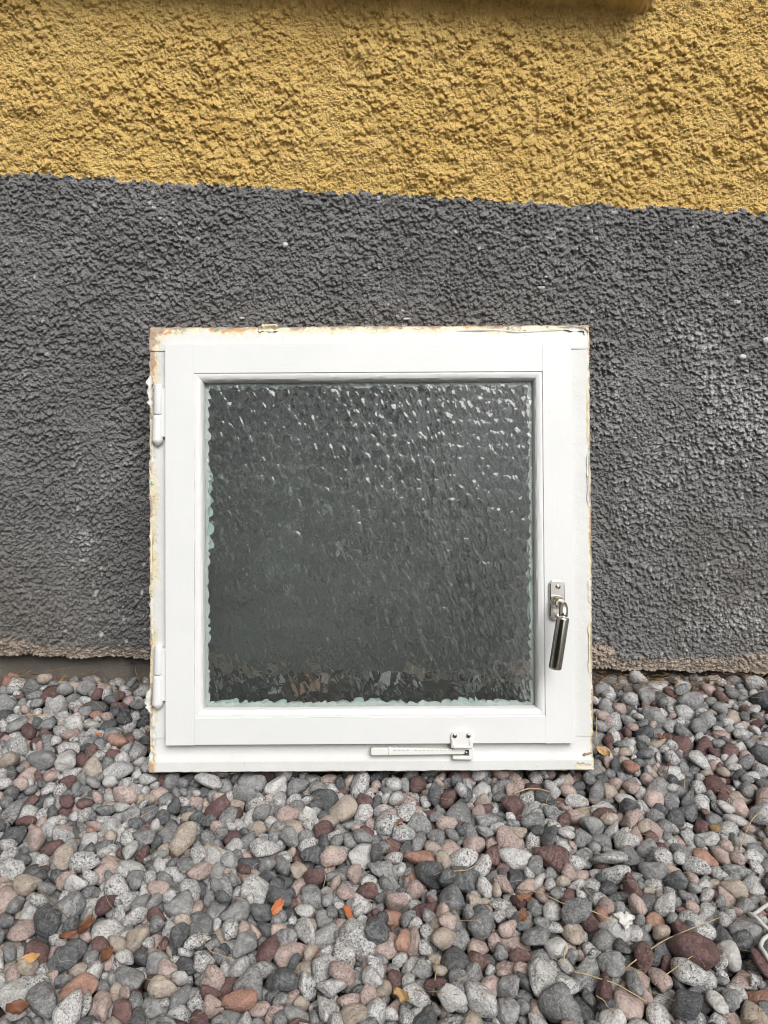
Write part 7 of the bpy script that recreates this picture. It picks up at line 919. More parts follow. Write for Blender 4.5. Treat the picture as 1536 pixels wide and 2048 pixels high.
17,109,-528,-370,-18,13,-34,-13,-11,2,80,-574,-336,-34,22,-24,-22,8,19,157,-612,-359,-30,34,19,-3,-8,21,123,-663,-328,-6,10,-21,-8,-32,18,105,-724,-352,-48,18,-6,13,-32,16,109,684,-386,-30,11,-14,8,35,
11,103,626,-383,-21,24,31,8,4,16,124,608,-400,-38,1,21,-23,-25,0,118,586,-392,-26,25,-19,12,21,12,116,529,-392,-26,31,4,5,-24,12,116,497,-389,-26,14,-7,24,28,16,101,-467,-386,-34,12,29,16,20,
22,108,-484,-387,-38,23,-28,-16,5,3,96,-544,-371,-12,18,0,-19,-30,22,121,-567,-378,-35,10,1,13,-36,13,123,-609,-384,-41,27,7,-23,-17,18,125,-621,-379,-31,16,-29,16,-16,13,96,-636,-317,-31,37,13,-4,2,
3,120,-698,-404,-22,29,20,19,2,2,132,-583,-327,-43,30,22,-10,10,11,73,-504,-310,-31,32,-23,-1,-3,19,139,-667,-218,-41,6,16,-22,-29,1,128,690,-264,-28,10,4,-15,-36,7,175,663,-263,-12,29,-16,-2,-22,
3,133,615,-254,-15,38,-1,-6,-12,13,111,603,-262,-32,38,3,12,5,18,126,565,-246,-9,0,15,-36,-10,11,85,542,-269,-8,29,-18,16,-13,9,74,-552,-265,-16,28,11,-23,-14,1,138,-639,-266,-31,11,-27,-16,23,
8,195,-718,-272,-19,37,2,3,-15,2,140,701,-304,-11,10,34,-4,-19,13,135,645,-304,-29,3,-3,13,37,11,117,624,-305,-17,35,-17,-8,-1,18,119,604,-302,-25,13,15,-4,-34,23,118,585,-281,-14,12,34,-15,-9,
3,97,566,-266,-8,11,-18,-7,-33,9,86,-567,-280,-37,27,-5,22,18,8,148,-580,-280,-26,29,18,-16,-14,5,107,-620,-300,-25,10,32,-15,15,18,75,-685,-293,-39,0,-1,28,-29,6,100,714,-324,-28,39,4,5,-5,
10,152,693,-330,-30,3,-4,35,-18,10,150,664,-326,-39,4,34,-11,-17,20,88,645,-319,-23,28,17,18,-15,11,99,589,-314,-32,15,36,9,-6,13,108,578,-336,-17,5,-20,16,30,10,106,528,-337,-20,28,-11,25,7,
10,150,-535,-322,-10,36,-11,6,-13,21,77,-625,-663,-29,12,32,-14,15,18,119,-725,-400,-28,22,18,7,27,18,117,692,-416,-37,5,13,-36,9,19,91,542,-484,-37,10,17,21,-27,22,91,499,-471,-33,3,-17,-17,32,
8,180,458,-475,-30,3,-5,39,5,0,129,427,-475,-39,22,18,-20,21,8,89,-415,-486,-28,36,4,-3,-17,6,124,-494,-473,-29,40,-2,4,-3,2,107,-506,-502,-39,14,8,-36,-7,0,113,-565,-473,-10,5,-2,39,5,
5,115,-606,-483,-33,30,2,7,26,13,210,-635,-470,-22,10,10,-18,-33,9,195,-728,-480,-27,30,12,-18,-15,11,112,685,-532,-24,2,15,25,27,5,114,646,-525,-23,6,-5,9,-38,18,166,582,-502,-17,18,-24,-16,21,
15,181,558,-497,-13,9,-14,-1,-37,1,111,527,-505,-31,0,-14,-37,7,13,121,479,-502,-19,27,15,4,-25,0,106,478,-514,-33,37,-13,-1,4,4,143,423,-524,-40,3,-18,-10,-34,8,170,-443,-511,-25,6,4,35,18,
6,110,-469,-511,-39,3,38,-7,11,18,121,-547,-526,-3,5,3,-38,11,21,77,-574,-523,-1,20,-28,-12,17,14,159,-612,-502,-35,27,5,25,14,12,76,-621,-517,-30,31,5,-1,24,23,128,-718,-506,-31,35,7,13,-12,
12,113,679,-554,-21,39,-9,-4,-4,8,105,565,-454,-20,35,-16,-8,6,2,123,718,-416,-26,5,5,36,15,1,118,600,-488,-22,6,5,38,-8,4,98,672,-491,-34,1,17,4,36,17,132,661,-423,-19,17,-24,26,7,
9,88,564,-431,-35,18,-5,25,-25,11,108,581,-425,-27,18,-24,-8,-26,14,109,554,-429,-38,28,4,21,19,4,140,534,-406,-31,10,36,-13,9,13,119,512,-408,-25,8,1,-4,39,11,91,485,-431,-35,36,12,-13,-3,
3,137,456,-428,-24,1,-7,-4,39,15,105,-448,-440,-26,3,-15,14,-34,13,129,-517,-417,-39,5,30,-10,25,12,139,-548,-431,-32,9,1,-2,39,8,82,-590,-416,-30,20,32,5,13,4,148,-600,-422,-42,26,6,24,17,
10,122,-655,-426,-16,35,8,14,-10,17,202,-688,-419,-19,3,-12,-8,37,21,94,688,-441,-26,26,-6,15,26,21,133,671,-435,-33,2,32,4,-23,18,74,586,-441,-25,1,36,-11,-13,18,96,518,-473,-33,3,30,-16,21,
7,70,437,-471,-17,5,-3,7,39,9,96,-434,-441,-37,21,-24,5,24,4,109,-462,-446,-31,38,-9,-7,7,3,118,-475,-452,-30,5,25,-31,-2,11,139,-588,-452,-27,32,-13,-8,19,13,120,-657,-471,-16,15,35,12,0,
13,161,-709,-453,-28,10,34,17,-7,19,99,716,-458,-14,10,-1,27,-28,9,91,639,-494,-24,24,-19,19,17,2,132,-674,-667,-45,26,1,-17,-26,8,133,302,10,-48,5,-5,-19,34,14,140,-54,13,-22,31,-20,10,12,
23,159,-456,-577,-31,1,-31,25,4,8,159,-495,-567,-19,37,-5,-13,-6,22,118,-514,-564,-51,11,-22,-11,29,12,133,-554,-582,-22,27,-3,17,24,18,72,-586,-601,-45,26,14,-27,-3,5,103,-637,-577,-37,35,3,5,17,
12,116,-688,-581,-36,23,-14,-6,29,6,110,-699,-583,-31,24,-24,-9,20,3,119,691,-614,-32,10,-14,28,23,6,110,650,-615,-35,25,3,-19,25,20,187,587,-591,-41,6,-15,33,-17,2,82,549,-599,-48,20,-32,10,9,
17,118,515,-606,-41,34,-10,-18,3,21,106,461,-601,-40,4,-5,9,38,21,177,326,-688,-34,14,32,-3,19,18,87,109,-623,-47,32,-6,-23,5,19,101,-389,-583,-22,16,31,14,-13,20,166,-409,-606,-24,12,2,11,36,
21,95,-461,-597,-32,25,10,4,30,9,114,-473,-621,-41,29,-12,22,-13,12,86,-511,-591,-37,4,-18,-31,17,22,138,-552,-601,-28,19,16,3,31,15,124,-576,-616,-35,3,36,-6,-17,19,125,-623,-596,-29,12,-2,-24,30,
4,94,-644,-590,-34,16,-14,15,-30,19,146,-726,-611,-39,26,19,11,-21,18,123,732,-651,-37,18,-13,-31,10,2,143,-399,-561,-29,3,-38,-4,11,13,154,677,-631,-46,40,-4,4,-1,14,144,384,-578,-35,17,-14,3,33,
10,93,476,-576,-30,8,18,-34,-5,22,103,455,-521,-37,14,-12,18,31,1,134,440,-503,-41,20,-4,-34,1,21,133,-568,-508,-8,5,28,24,-14,22,102,-585,-522,7,7,-21,31,-13,4,192,-729,-519,-46,0,39,-9,-2,
7,144,726,-532,-36,5,8,17,35,21,83,643,-550,-31,27,-20,18,-12,0,92,591,-548,-35,27,-3,-21,21,13,110,562,-531,-25,12,-14,35,0,23,141,530,-532,-24,26,4,5,-30,9,146,510,-549,-43,7,11,-19,33,
11,95,473,-561,-28,23,-3,29,-16,18,84,402,-533,-44,35,-4,-9,17,16,118,384,-546,-48,13,-20,-15,28,4,117,-424,-544,-34,16,-21,13,-27,22,92,-505,-548,-35,32,0,20,-14,21,154,-561,-561,-30,18,-6,-7,34,
7,72,-685,-562,-28,20,20,9,-27,2,168,-679,-549,-46,38,1,5,11,2,127,-713,-553,-46,31,-17,-5,-18,2,160,695,-581,-34,2,18,3,36,9,88,662,-560,-25,0,-8,38,11,23,118,613,-565,-31,19,-17,27,-16,
12,105,581,-570,-34,11,-17,-5,34,21,120,566,-554,-28,18,-34,8,-8,7,88,511,-578,-25,2,-21,16,30,6,167,492,-555,-33,26,-21,9,-20,22,114,421,-564,-29,19,21,28,-3,22,169,498,-503,-20,2,16,-29,22,
14,93,632,-632,-34,40,3,0,4,7,113,576,-642,-25,16,-29,19,-13,17,164,488,-651,-43,36,-6,8,-14,0,149,467,-663,-51,27,-10,-8,26,8,111,430,-676,-25,2,30,14,22,11,138,418,-669,-45,3,36,-16,-9,
17,107,384,-638,-11,8,4,-36,-15,7,104,368,-686,-51,3,3,-9,39,10,95,358,-695,-40,8,1,19,-34,7,71,286,-675,-34,5,6,11,38,3,109,218,-652,-53,36,14,6,10,9,88,187,-673,-52,7,-2,37,12,
9,115,80,-663,-44,25,-31,4,0,1,97,75,-691,-50,19,-24,-26,0,15,131,20,-653,-31,15,6,28,23,21,148,-37,-688,-33,14,-35,-12,-3,3,94,-101,-640,-40,30,-11,-23,7,21,123,-122,-692,-41,16,-15,24,24,
6,99,-188,-669,-46,11,12,32,-18,20,191,-211,-658,-46,8,-38,7,-3,9,102,-277,-695,-49,10,15,21,-29,1,80,-344,-679,-55,16,1,6,-36,7,128,-344,-662,-47,5,-38,9,3,10,116,-373,-649,-24,19,-17,25,18,
23,111,-451,-682,-26,24,3,-5,31,1,110,-481,-660,-41,31,-18,-15,-5,3,131,-512,-677,-43,29,22,4,-15,20,135,-532,-691,-26,9,-3,-39,5,0,110,-604,-667,-31,33,-17,-2,-15,20,82,500,-696,-39,27,-29,7,-3,
20,206,611,-623,-24,23,25,-17,-12,13,144,567,-685,-23,3,-8,2,-39,18,153,659,-666,-45,1,32,22,-10,5,60,538,-632,-38,25,0,6,30,21,76,485,-616,-28,5,-34,11,18,1,109,471,-640,-50,27,0,-6,-28,
19,123,422,-644,-39,31,-18,-13,14,1,178,357,-634,-6,37,1,5,13,23,87,308,-695,-46,26,-24,-10,-16,2,166,255,-650,-25,4,-12,38,1,20,92,187,-686,-55,0,-9,38,-9,0,122,165,-629,-30,38,-6,-2,-10,
14,120,63,-650,-34,6,-18,-35,-6,21,99,32,-639,-40,1,-7,-9,39,4,85,11,-645,-36,4,11,-25,-29,7,88,-65,-635,-24,29,-11,-4,25,11,151,-166,-643,-24,3,20,15,-31,20,235,-264,-661,-23,8,-35,-18,2,
5,99,-293,-672,-34,33,12,9,17,7,112,-369,-647,-50,35,-6,4,18,5,134,-420,-623,-33,3,39,-6,0,5,135,-487,-649,-25,4,29,-25,13,16,140,-528,-622,-38,36,4,9,14,9,103,-547,-629,-51,1,-11,25,-29,
23,148,-628,-630,-20,31,-1,-5,-25,10,114,-660,-640,-48,15,-18,18,-27,16,93,-684,-662,-42,12,19,33,2,13,112,-712,-626,-51,32,-5,4,24,18,109,726,-692,-46,3,7,-29,27,21,119,697,-678,-49,5,19,31,17,
17,132,639,-684,-52,3,35,18,7,13,117,-635,-673,-27,2,-31,-3,25,13,167,545,-511,-26,18,-12,3,-33,16,117,646,-510,-30,20,-31,-4,-15,10,105,-619,-155,-17,8,2,-12,37,19,101,675,-227,-33,11,4,37,7,
21,135,624,-216,-32,3,31,-14,-21,1,133,594,-193,-40,12,-37,-1,10,1,143,572,-219,-21,1,-8,7,38,19,99,-557,-209,-50,12,-7,-1,-37,17,121,-621,-196,-39,5,-31,19,-16,18,121,-667,-196,-44,38,-11,3,5,
15,126,-715,-210,-41,20,-13,-21,-24,14,135,730,-246,-34,7,-37,8,9,21,127,641,-245,-47,0,11,-36,14,11,125,-570,-233,-19,10,-31,17,-16,23,108,-597,-245,-31,16,-29,-18,14,2,149,-640,-211,-12,5,-34,20,6,
7,80,641,-236,-28,2,-11,-23,-31,10,132,616,-264,-39,22,9,31,-9,8,104,557,-264,-20,5,-10,-29,-25,22,79,536,-257,-13,35,-4,16,-10,16,137,-615,-263,-42,22,-22,-22,12,2,210,-671,-259,-29,4,15,-9,36,
7,210,678,-312,-10,11,-5,-18,-34,11,83,666,-282,-33,10,-25,1,30,13,168,615,-291,-34,1,4,38,12,0,200,589,-288,-42,9,37,11,3,5,113,509,-296,-28,24,11,5,-29,14,105,522,-263,-11,20,18,-29,2,
13,109,-546,-291,-26,37,5,14,-4,18,134,290,-142,1,29,-10,-26,-2,14,105,-595,-301,-38,8,37,4,13,21,100,630,-152,-14,23,17,17,-23,12,179,-699,-156,-41,8,33,-21,-3,10,138,-360,13,-42,2,-3,32,-24,
7,124,-687,13,-43,24,27,17,-5,12,125,673,-39,-44,0,12,8,37,11,142,289,-37,-15,16,31,-17,-10,18,173,230,-20,-32,6,0,-19,35,11,153,-316,-39,-35,8,-25,21,-22,13,88,-359,-36,-31,16,25,11,-25,
17,133,-672,-51,-48,8,-5,26,29,19,130,-730,-37,-45,9,22,16,28,10,156,725,-97,-37,3,16,-33,-15,8,174,679,-72,-8,34,0,-16,-13,20,156,651,-54,-36,3,40,-5,0,8,147,-327,-56,-11,15,-18,30,-10,
21,159,-619,-79,-27,30,5,12,-23,19,205,-710,-81,-28,19,29,-20,-1,2,131,657,-113,-25,35,-6,-7,-17,18,179,637,-111,-32,33,-10,12,-17,13,137,261,-107,-31,39,3,-1,-7,22,174,-642,-122,-35,14,-29,23,0,
12,128,-667,-106,-45,1,-12,4,38,22,121,-727,-122,-56,34,3,16,-15,1,145,730,-134,-40,22,6,-28,17,23,150,644,-146,-36,9,-16,-35,2,8,125,627,-137,-16,2,22,-30,16,22,113,-628,-127,-11,26,-15,14,23,
9,120,-659,-148,-19,35,-4,12,15,23,132,-665,-140,-39,33,12,18,-4,18,111,643,-194,-25,25,-2,30,-7,14,112,624,-531,-20,26,8,-15,25,23,108,-658,-314,-25,2,-19,-32,16,9,153,654,-344,-34,12,32,16,-13,
20,105,599,-422,-29,33,-5,19,11,16,71,534,-420,-41,6,-39,2,1,11,112,467,-417,-34,10,-1,39,0,21,119,-464,-403,-42,33,2,22,3,18,68,-568,-407,-28,24,15,28,3,8,206,-619,-426,-36,13,-28,21,-16,
5,124,-658,-402,-29,0,-30,-22,-16,3,133,-710,-403,-49,37,7,-9,-11,12,100,700,-454,-24,4,26,-30,0,23,119,703,-431,-34,3,-14,33,-17,3,115,659,-450,-30,6,-2,-14,-37,19,192,638,-453,-22,23,7,21,-24,
17,113,600,-436,-28,39,-3,8,2,17,137,530,-464,-34,29,9,-14,-22,9,116,449,-460,-17,37,8,13,-3,5,109,-531,-437,-27,19,-29,-1,21,3,129,-549,-452,-47,39,-5,-1,-8,5,124,-701,-437,-31,11,-12,-29,23,
19,128,703,-475,-26,29,-13,-7,-23,20,132,636,-485,-45,10,3,39,3,5,147,578,-477,-25,5,-6,-38,-10,2,210,-530,-489,-14,0,2,-4,-40,10,101,-589,-486,-41,28,23,-17,-2,8,103,-627,-495,-41,18,10,17,-29,
22,111,-674,-477,-40,10,-2,3,39,16,167,-704,-484,-45,5,8,-37,-11,17,82,702,-553,-43,8,-35,-15,-10,7,103,629,-436,-22,16,-28,14,19,15,110,735,-326,-13,0,34,10,-19,9,161,657,-407,-28,36,1,7,-15,
13,90,-721,-381,-36,12,38,6,-4,4,88,638,-330,-31,35,12,-13,-9,22,147,542,-321,-17,11,-30,22,10,18,210,513,-323,-18,14,35,-5,13,9,141,486,-335,-43,28,2,23,-16,5,151,696,-1,-23,1,-17,-36,6,
12,89,-570,-314,-35,11,-25,29,-1,23,108,-616,-330,-34,35,11,0,15,1,129,-643,-303,-40,17,-34,13,3,21,125,-712,-329,-31,30,-7,-3,26,23,96,698,-344,-29,20,-32,-4,12,16,111,582,-347,-35,12,-11,-34,14,
20,122,542,-332,-26,20,34,3,1,2,73,542,-374,-48,29,13,10,-22,2,120,-514,-342,-42,4,-32,-9,-23,15,106,-553,-363,-32,10,21,33,0,19,226,-590,-350,-39,15,-30,16,-14,14,240,-644,-344,-24,20,1,4,-35,
7,103,-667,-347,-25,4,4,37,-14,17,111,-703,-352,-33,5,39,6,-4,18,131,721,-372,-41,3,-3,-29,-27,4,104,683,-374,-47,6,-8,36,-14,22,129,659,-387,-35,17,10,-34,7,16,97,462,-373,-42,9,-3,23,-32,
23,106,-513,-364,-29,5,29,-5,27,10,135,-557,-396,-42,1,-30,6,26,19,80,-579,-384,-19,7,29,19,18,18,138,-633,-395,-30,8,-20,-32,10,2,102,720,-394,-32,2,26,-31,2,23,136,727,-12,-26,12,14,-3,-36,
]).reshape(-1, 9)
# STONES_HERE
NP = len(STONES); p_var = STONES[:, 0]; p_siz = STONES[:, 1]/1e4
p_pos = STONES[:, 2:5]/np.array([1000., 1000., 2000.]); p_quat = STONES[:, 5:9]/40.; p_quat = p_quat/np.linalg.norm(p_quat, axis=1)[:, None]
# the bed rises a little to the foot of the wall and is pressed down where the window stands
p_pos[:, 2] += .013*smooth(-.16, -.01, p_pos[:, 1])+.006*smooth(-.45, -.2, p_pos[:, 1])*smooth(.30, .36, np.abs(p_pos[:, 0]))
p_pos[:, 2] -= .009*smooth(-.36, -.29, p_pos[:, 1])*smooth(.0, -.10, p_pos[:, 1])*smooth(.36, .29, np.abs(p_pos[:, 0]+.016))
# rock kinds: stones that stand out have their place on the bed (x, y), the rest are mixed
KEY = [(-0.3574, -0.519, 'pink'), (-0.2053, -0.5466, 'pink'), (-0.2508, -0.5695, 'pink'), (-0.1948, -0.4312, 'pink'), (-0.4268, -0.3317, 'pink'), (-0.1308, -0.4996, 'pink'), (0.006, -0.5315, 'pink'), (-0.0539, -0.5639, 'pink'), (0.3295, -0.4805, 'pink'), (0.3572, -0.4366, 'pink'), (0.4511, -0.3412, 'pink'), (0.2728, -0.5611, 'pink'), (-0.4592, -0.011, 'pink'), (0.0767, -0.519, 'pink'), (0.5253, -0.0227, 'pink'), (0.0223, -0.4756, 'pink'), (-0.1129, -0.3121, 'pink'), (-0.2319, -0.3947, 'pink'), (-0.3766, -0.5159, 'pink'), (-0.3412, -0.5333, 'maroon'), (-0.2252, -0.5599, 'maroon'), (-0.1445, -0.5639, 'maroon'), (-0.1785, -0.6091, 'maroon'), (-0.1641, -0.4154, 'maroon'), (-0.2934, -0.3552, 'maroon'), (-0.086, -0.4273, 'maroon'), (-0.0169, -0.3597, 'maroon'), (0.0488, -0.5611, 'maroon'), (0.1032, -0.5406, 'maroon'), (0.0947, -0.3307, 'maroon'), (0.3316, -0.3642, 'maroon'), (0.3925, -0.3412, 'maroon'), (0.2786, -0.439, 'maroon'), (0.3698, -0.4465, 'maroon'), (0.3, -0.5159, 'maroon'), (0.206, -0.5723, 'maroon'), (0.1402, -0.5315, 'maroon'), (-0.5107, -0.1602, 'maroon'), (-0.4692, -0.2594, 'maroon'), (0.4321, -0.1694, 'maroon'), (0.4526, -0.039, 'maroon'), (0.5671, 0.0026, 'maroon'), (0.3326, -0.1628, 'maroon'), (-0.5387, -0.047, 'maroon'), (0.3614, -0.14, 'maroon'), (-0.3975, -0.3819, 'maroon'), (-0.0683, -0.3597, 'maroon'), (0.1639, -0.2864, 'maroon'), (-0.31, -0.4613, 'maroon'), (-0.1419, -0.6015, 'salmon'), (0.0433, -0.3905, 'salmon'), (0.0091, -0.4686, 'salmon'), (0.0181, -0.5436, 'salmon'), (0.2182, -0.4895, 'salmon'), (0.3459, -0.5858, 'salmon'), (0.3666, -0.3989, 'salmon'), (-0.3952, -0.1628, 'salmon'), (-0.2697, -0.5695, 'salmon'), (-0.3741, -0.3989, 'tan'), (-0.2292, -0.3819, 'tan'), (-0.0765, -0.5524, 'tan'), (0.2366, -0.4895, 'tan'), (0.3091, -0.5253, 'tan'), (-0.5764, 0.0165, 'tan'), (-0.4837, 0.0113, 'tan'), (-0.515, -0.2108, 'tan'), (-0.4178, -0.2368, 'tan'), (0.5117, -0.1694, 'tan'), (-0.0304, -0.6116, 'tan'), (0.0755, -0.4113, 'tan'), (-0.1958, -0.3862, 'tan'), (-0.3238, -0.3365, 'white'), (-0.34, -0.4465, 'white'), (0.4283, -0.3297, 'white'), (0.3352, -0.5346, 'white'), (-0.2657, -0.5062, 'white'), (0.4845, -0.2072, 'white'), (-0.4837, -0.1655, 'white'), (0.0578, -0.5989, 'white'), (-0.2734, -0.3506, 'white'), (-0.1907, -0.5695, 'white'), (0.2998, -0.2843, 'white'), (-0.2607, -0.4488, 'granite'), (-0.3836, -0.4721, 'granite'), (-0.3916, -0.4097, 'granite'), (-0.158, -0.5062, 'granite'), (-0.061, -0.4996, 'granite'), (-0.0787, -0.5858, 'granite'), (0.0971, -0.5938, 'granite'), (0.2192, -0.4503, 'granite'), (0.1642, -0.5695, 'granite'), (0.4271, -0.2252, 'granite'), (0.3104, -0.5673, 'granite'), (-0.288, -0.4861, 'granite'), (-0.0241, -0.5222, 'granite'), (-0.1562, -0.3947, 'granite'), (0.0395, -0.5062, 'granite'), (0.2995, -0.4428, 'granite'), (0.2078, -0.1886, 'granite'), (-0.3635, -0.4562, 'slate'), (-0.2445, -0.5333, 'slate'), (-0.3185, -0.5582, 'slate'), (-0.1029, -0.4374, 'slate'), (0.001, -0.5094, 'slate'), (0.1808, -0.5979, 'slate'), (0.254, -0.5253, 'slate'), (0.2377, -0.5376, 'slate'), (0.3603, -0.5284, 'slate'), (-0.1761, -0.4756, 'slate'), (-0.1037, -0.5723, 'slate'), (-0.0047, -0.3947, 'slate'), (-0.2807, -0.3019, 'slate'), (0.2007, -0.3597, 'slate'), (-0.3086, -0.5406, 'grey'), (-0.5404, -0.0177, 'grey'), (-0.4713, -0.0341, 'grey'), (0.4311, -0.0781, 'grey'), (0.4798, -0.1535, 'grey'), (0.1414, -0.6015, 'grey'), (0.2621, -0.4996, 'grey'), (-0.1982, -0.465, 'grey'), (-0.0481, -0.3412, 'grey'), (0.1548, -0.2594, 'grey'), (0.4121, -0.3459, 'mustard')]
rr = np.random.RandomState(5)
prob = {'grey': .31, 'granite': .29, 'slate': .12, 'pink': .12, 'maroon': .075, 'tan': .065, 'white': .03, 'salmon': .01, 'mustard': 0}
p_rock = rr.choice(len(ROCKS), NP, p=np.array([prob[n] for n in ROCKS])/sum(prob.values()))
taken = set()
for kx, ky, kind in KEY:
    d = np.hypot(p_pos[:, 0]-kx, p_pos[:, 1]-ky)-p_pos[:, 2]*.9-p_siz*.4
    for j in np.argsort(d)[:4]:
        if j not in taken: taken.add(j); p_rock[j] = ROCKS.index(kind); break

SOILZ = -.0325
gs = [(-60, -60), (60, -60), (60, .6), (-60, .6)]
ground = link('ground', pymesh('ground', [(x, y, SOILZ) for x, y in gs], [(0, 1, 2, 3)]), SOIL, smooth=False)
tag(ground, kind='structure')
NBIG = 300
d3, f3 = peb_dirs(3); d2, f2 = peb_dirs(2); d1, f1 = peb_dirs(1)
shape3 = {}
for k in range(NBIG):
    key = (p_var[k], p_rock[k])
    if key not in shape3:
        me = quick_mesh('pebble', pebble_shape(key[0], d3), f3); me.materials.append(ROCKM[key[1]])
        me.polygons.foreach_set('use_smooth', np.ones(len(me.polygons), bool)); shape3[key] = me
    o = bpy.data.objects.new('pebble', shape3[key]); COL.objects.link(o); o.parent = ground
    o.rotation_mode = 'QUATERNION'; o.rotation_quaternion = p_quat[k]; o.scale = (p_siz[k],)*3; o.location = p_pos[k]
def gravel_mass(name, items):
    V = []; F = []; mi = []; rn = []; n = 0
    cache = {}
    for (k, off, sub) in items:
        kk = (p_var[k], sub)
        if kk not in cache: cache[kk] = pebble_shape(p_var[k], d2 if sub == 2 else d1)
        v = qrot(p_quat[k], cache[kk])*p_siz[k]+p_pos[k]+np.array(off); f = f2 if sub == 2 else f1
        V.append(v); F.append(f+n); n += len(v); mi.append(np.full(len(f), p_rock[k])); rn.append(np.full(len(v), rr.rand()))
    me = quick_mesh(name, np.concatenate(V), np.concatenate(F))
    for m in ROCKM: me.materials.append(m)
    me.polygons.foreach_set('material_index', np.concatenate(mi).astype(np.int32))
    me.attributes.new('rnd', 'FLOAT', 'POINT').data.foreach_set('value', np.concatenate(rn).astype(np.float32))
    return tag(link(name, me, None, ground), kind='stuff')
items = [(k, (0, 0, 0), 2 if k < 2160 else 1) for k in range(NBIG, NP)]
for k in range(NP):                      # the bed runs on beside and in front of the picture
    x, y, z = p_pos[k]
    if z < -.017: continue
    for ox in (-1.478, 0, 1.478):
        for oy in (0, -.395, -.79):
            if (ox or oy) and abs(x+ox) < 1.25 and (oy == 0 or y < -.305): items.append((k, (ox, oy, 0), 1))
gravel_mass('gravel', items)

# ------------------------------------------------------------------ house wall
house = empty('house_wall', Matrix.Translation((0, 0, 0)))
tag(house, 'rough stucco house wall, ochre yellow above a sloping charcoal grey plinth', 'wall', kind='thing')
def axis(fine_lo, fine_hi, step, lo, hi, g=1.075):
    a = list(np.arange(fine_lo, fine_hi, step)); s = step; x = a[-1]
    while x < hi: s = min(s*g, .014 if x < 1.2 else .06); x += s; a.append(x)
    s = step; x = a[0]; b = []
    while x > lo: s = min(s*g, .014 if x > -1.2 else .06); x -= s; b.append(x)
    return np.array(b[::-1]+a)
ST = .0012
xs = axis(-.60, .60, ST, -2.4, 2.4); ss = axis(0, .955, ST, 0, 2.2)
X, S = np.meshgrid(xs, ss)
zb = .0330-.024*X-.020*smooth(.29, .25, np.abs(X+.016))+.006*fbm(X*9, X*0+3.3, 51, 3)+.004*fbm(X*45, X*0+1.7, 52, 3)
Z = zb+S
wx = X+.0026*fbm(X*95, Z*95, 11, 3); wz = Z+.0026*fbm(X*95+40, Z*95, 14, 3)
line = .757-.048*X+.0035*fbm(X*42, X*0, 61, 3)
jag = .0035*vnoise(X*190, Z*190, 66)+.002*vnoise(X*420, Z*420, 67)
isy = smooth(-.003, .003, Z-line-jag)                   # 1 above the colour line
den = fbm(X*16, Z*16, 21, 3)                            # how thick the throw of mortar is
und = fbm(X*7, Z*7, 31, 4)
# grey: dense grains, slightly wider than high
A = lumps(wx*.9, wz, .0090, 1, .3, .75); B = lumps(wx*.85, wz, .0052, 2, .35, .8); Cc = lumps(wx, wz, .0034, 3, .35, .8)
hg = .0024*A*(.3+.7*smooth(-.5, .4, den))+.0040*B*(.55+.45*smooth(-.6, .15, den+.3*fbm(X*40, Z*40, 23, 2)))+.0030*Cc*(.6+.4*smooth(-.8, .1, den+.4*fbm(X*55, Z*55, 29, 2)+.2))+.0008*fbm(X*420, Z*420, 5, 2)
# ochre: bigger ragged throws with calmer plaster between
A2 = lumps(wx, wz*1.05, .017, 6, .3, .8); B2 = lumps(wx, wz, .0085, 7, .3, .8); C2 = lumps(wx, wz, .0044, 8)
hy = .0032*A2*smooth(-.35, .35, den)+.0044*B2*smooth(-.3, .3, fbm(X*26, Z*26, 24, 3)+.2)+.0024*lumps(wx, wz, .0031, 18, .35, .8)+.0030*C2*smooth(-.4, .4, den+.5*fbm(X*33, Z*33, 27, 2)+.1)+.0022*fbm(X*60, Z*60, 25, 4)+.0008*fbm(X*420, Z*420, 9, 2)
h = 1.22*hg*(1-isy)+1.08*hy*isy+.0040*und+.0012*(1-isy)
low = smooth(.035, .0, S); h = h*(1-.25*low)-.004*low**2     # thin, crumbling bottom edge
zs_ = .983-.048*(X-.33)+.007*fbm(X*30, X*0, 71, 3)
over = smooth(0, .016, Z-zs_)*smooth(.362, .318, X+.012*vnoise(Z*60, X*60, 72))*smooth(-.66, -.62, X)
hh = h*(1-.35*smooth(.045, 0, zs_-Z)*smooth(.37, .33, X)*isy)
Y = -hh-.052*over
ZZ = Z-.42*h*(1-over)+.12*over*0
nr, nc = X.shape
# the render returns inwards along its ragged bottom edge
back = [.004, .010, .018, .028]
VX = np.concatenate([np.stack([X[0] for b in back[::-1]]), X]); VY = np.concatenate([np.stack([Y[0]+b for b in back[::-1]]), Y])
VZ = np.concatenate([np.stack([ZZ[0]-.0015*math.sin(i)+.002*vnoise(X[0]*150, X[0]*0+i, 80) for i, b in enumerate(back[::-1])]), ZZ])
V = np.stack([VX, VY, VZ], -1).reshape(-1, 3); F = grid_faces(*VX.shape)
padr = len(back)
def full(a): return np.concatenate([np.repeat(a[:1], padr, 0), a]).reshape(-1)
centre = V[F].mean(1)
covered = (np.abs(centre[:, 0]+.016) < .262) & (centre[:, 2] > .09) & (centre[:, 2] < .49)
ii = np.arange(len(V)).reshape(VX.shape); jr = np.where((VZ[:, VX.shape[1]//2] > .075) & (VZ[:, VX.shape[1]//2] < .505))[0][::4]; jc = np.where(np.abs(xs+.016) < .275)[0][::4]
cg = ii[np.ix_(jr, jc)]; Fc = np.stack([cg[:-1, :-1], cg[:-1, 1:], cg[1:, 1:], cg[1:, :-1]], -1).reshape(-1, 4)
F = np.concatenate([F[~covered], Fc])
fy = full(isy)[F].mean(1) > .5
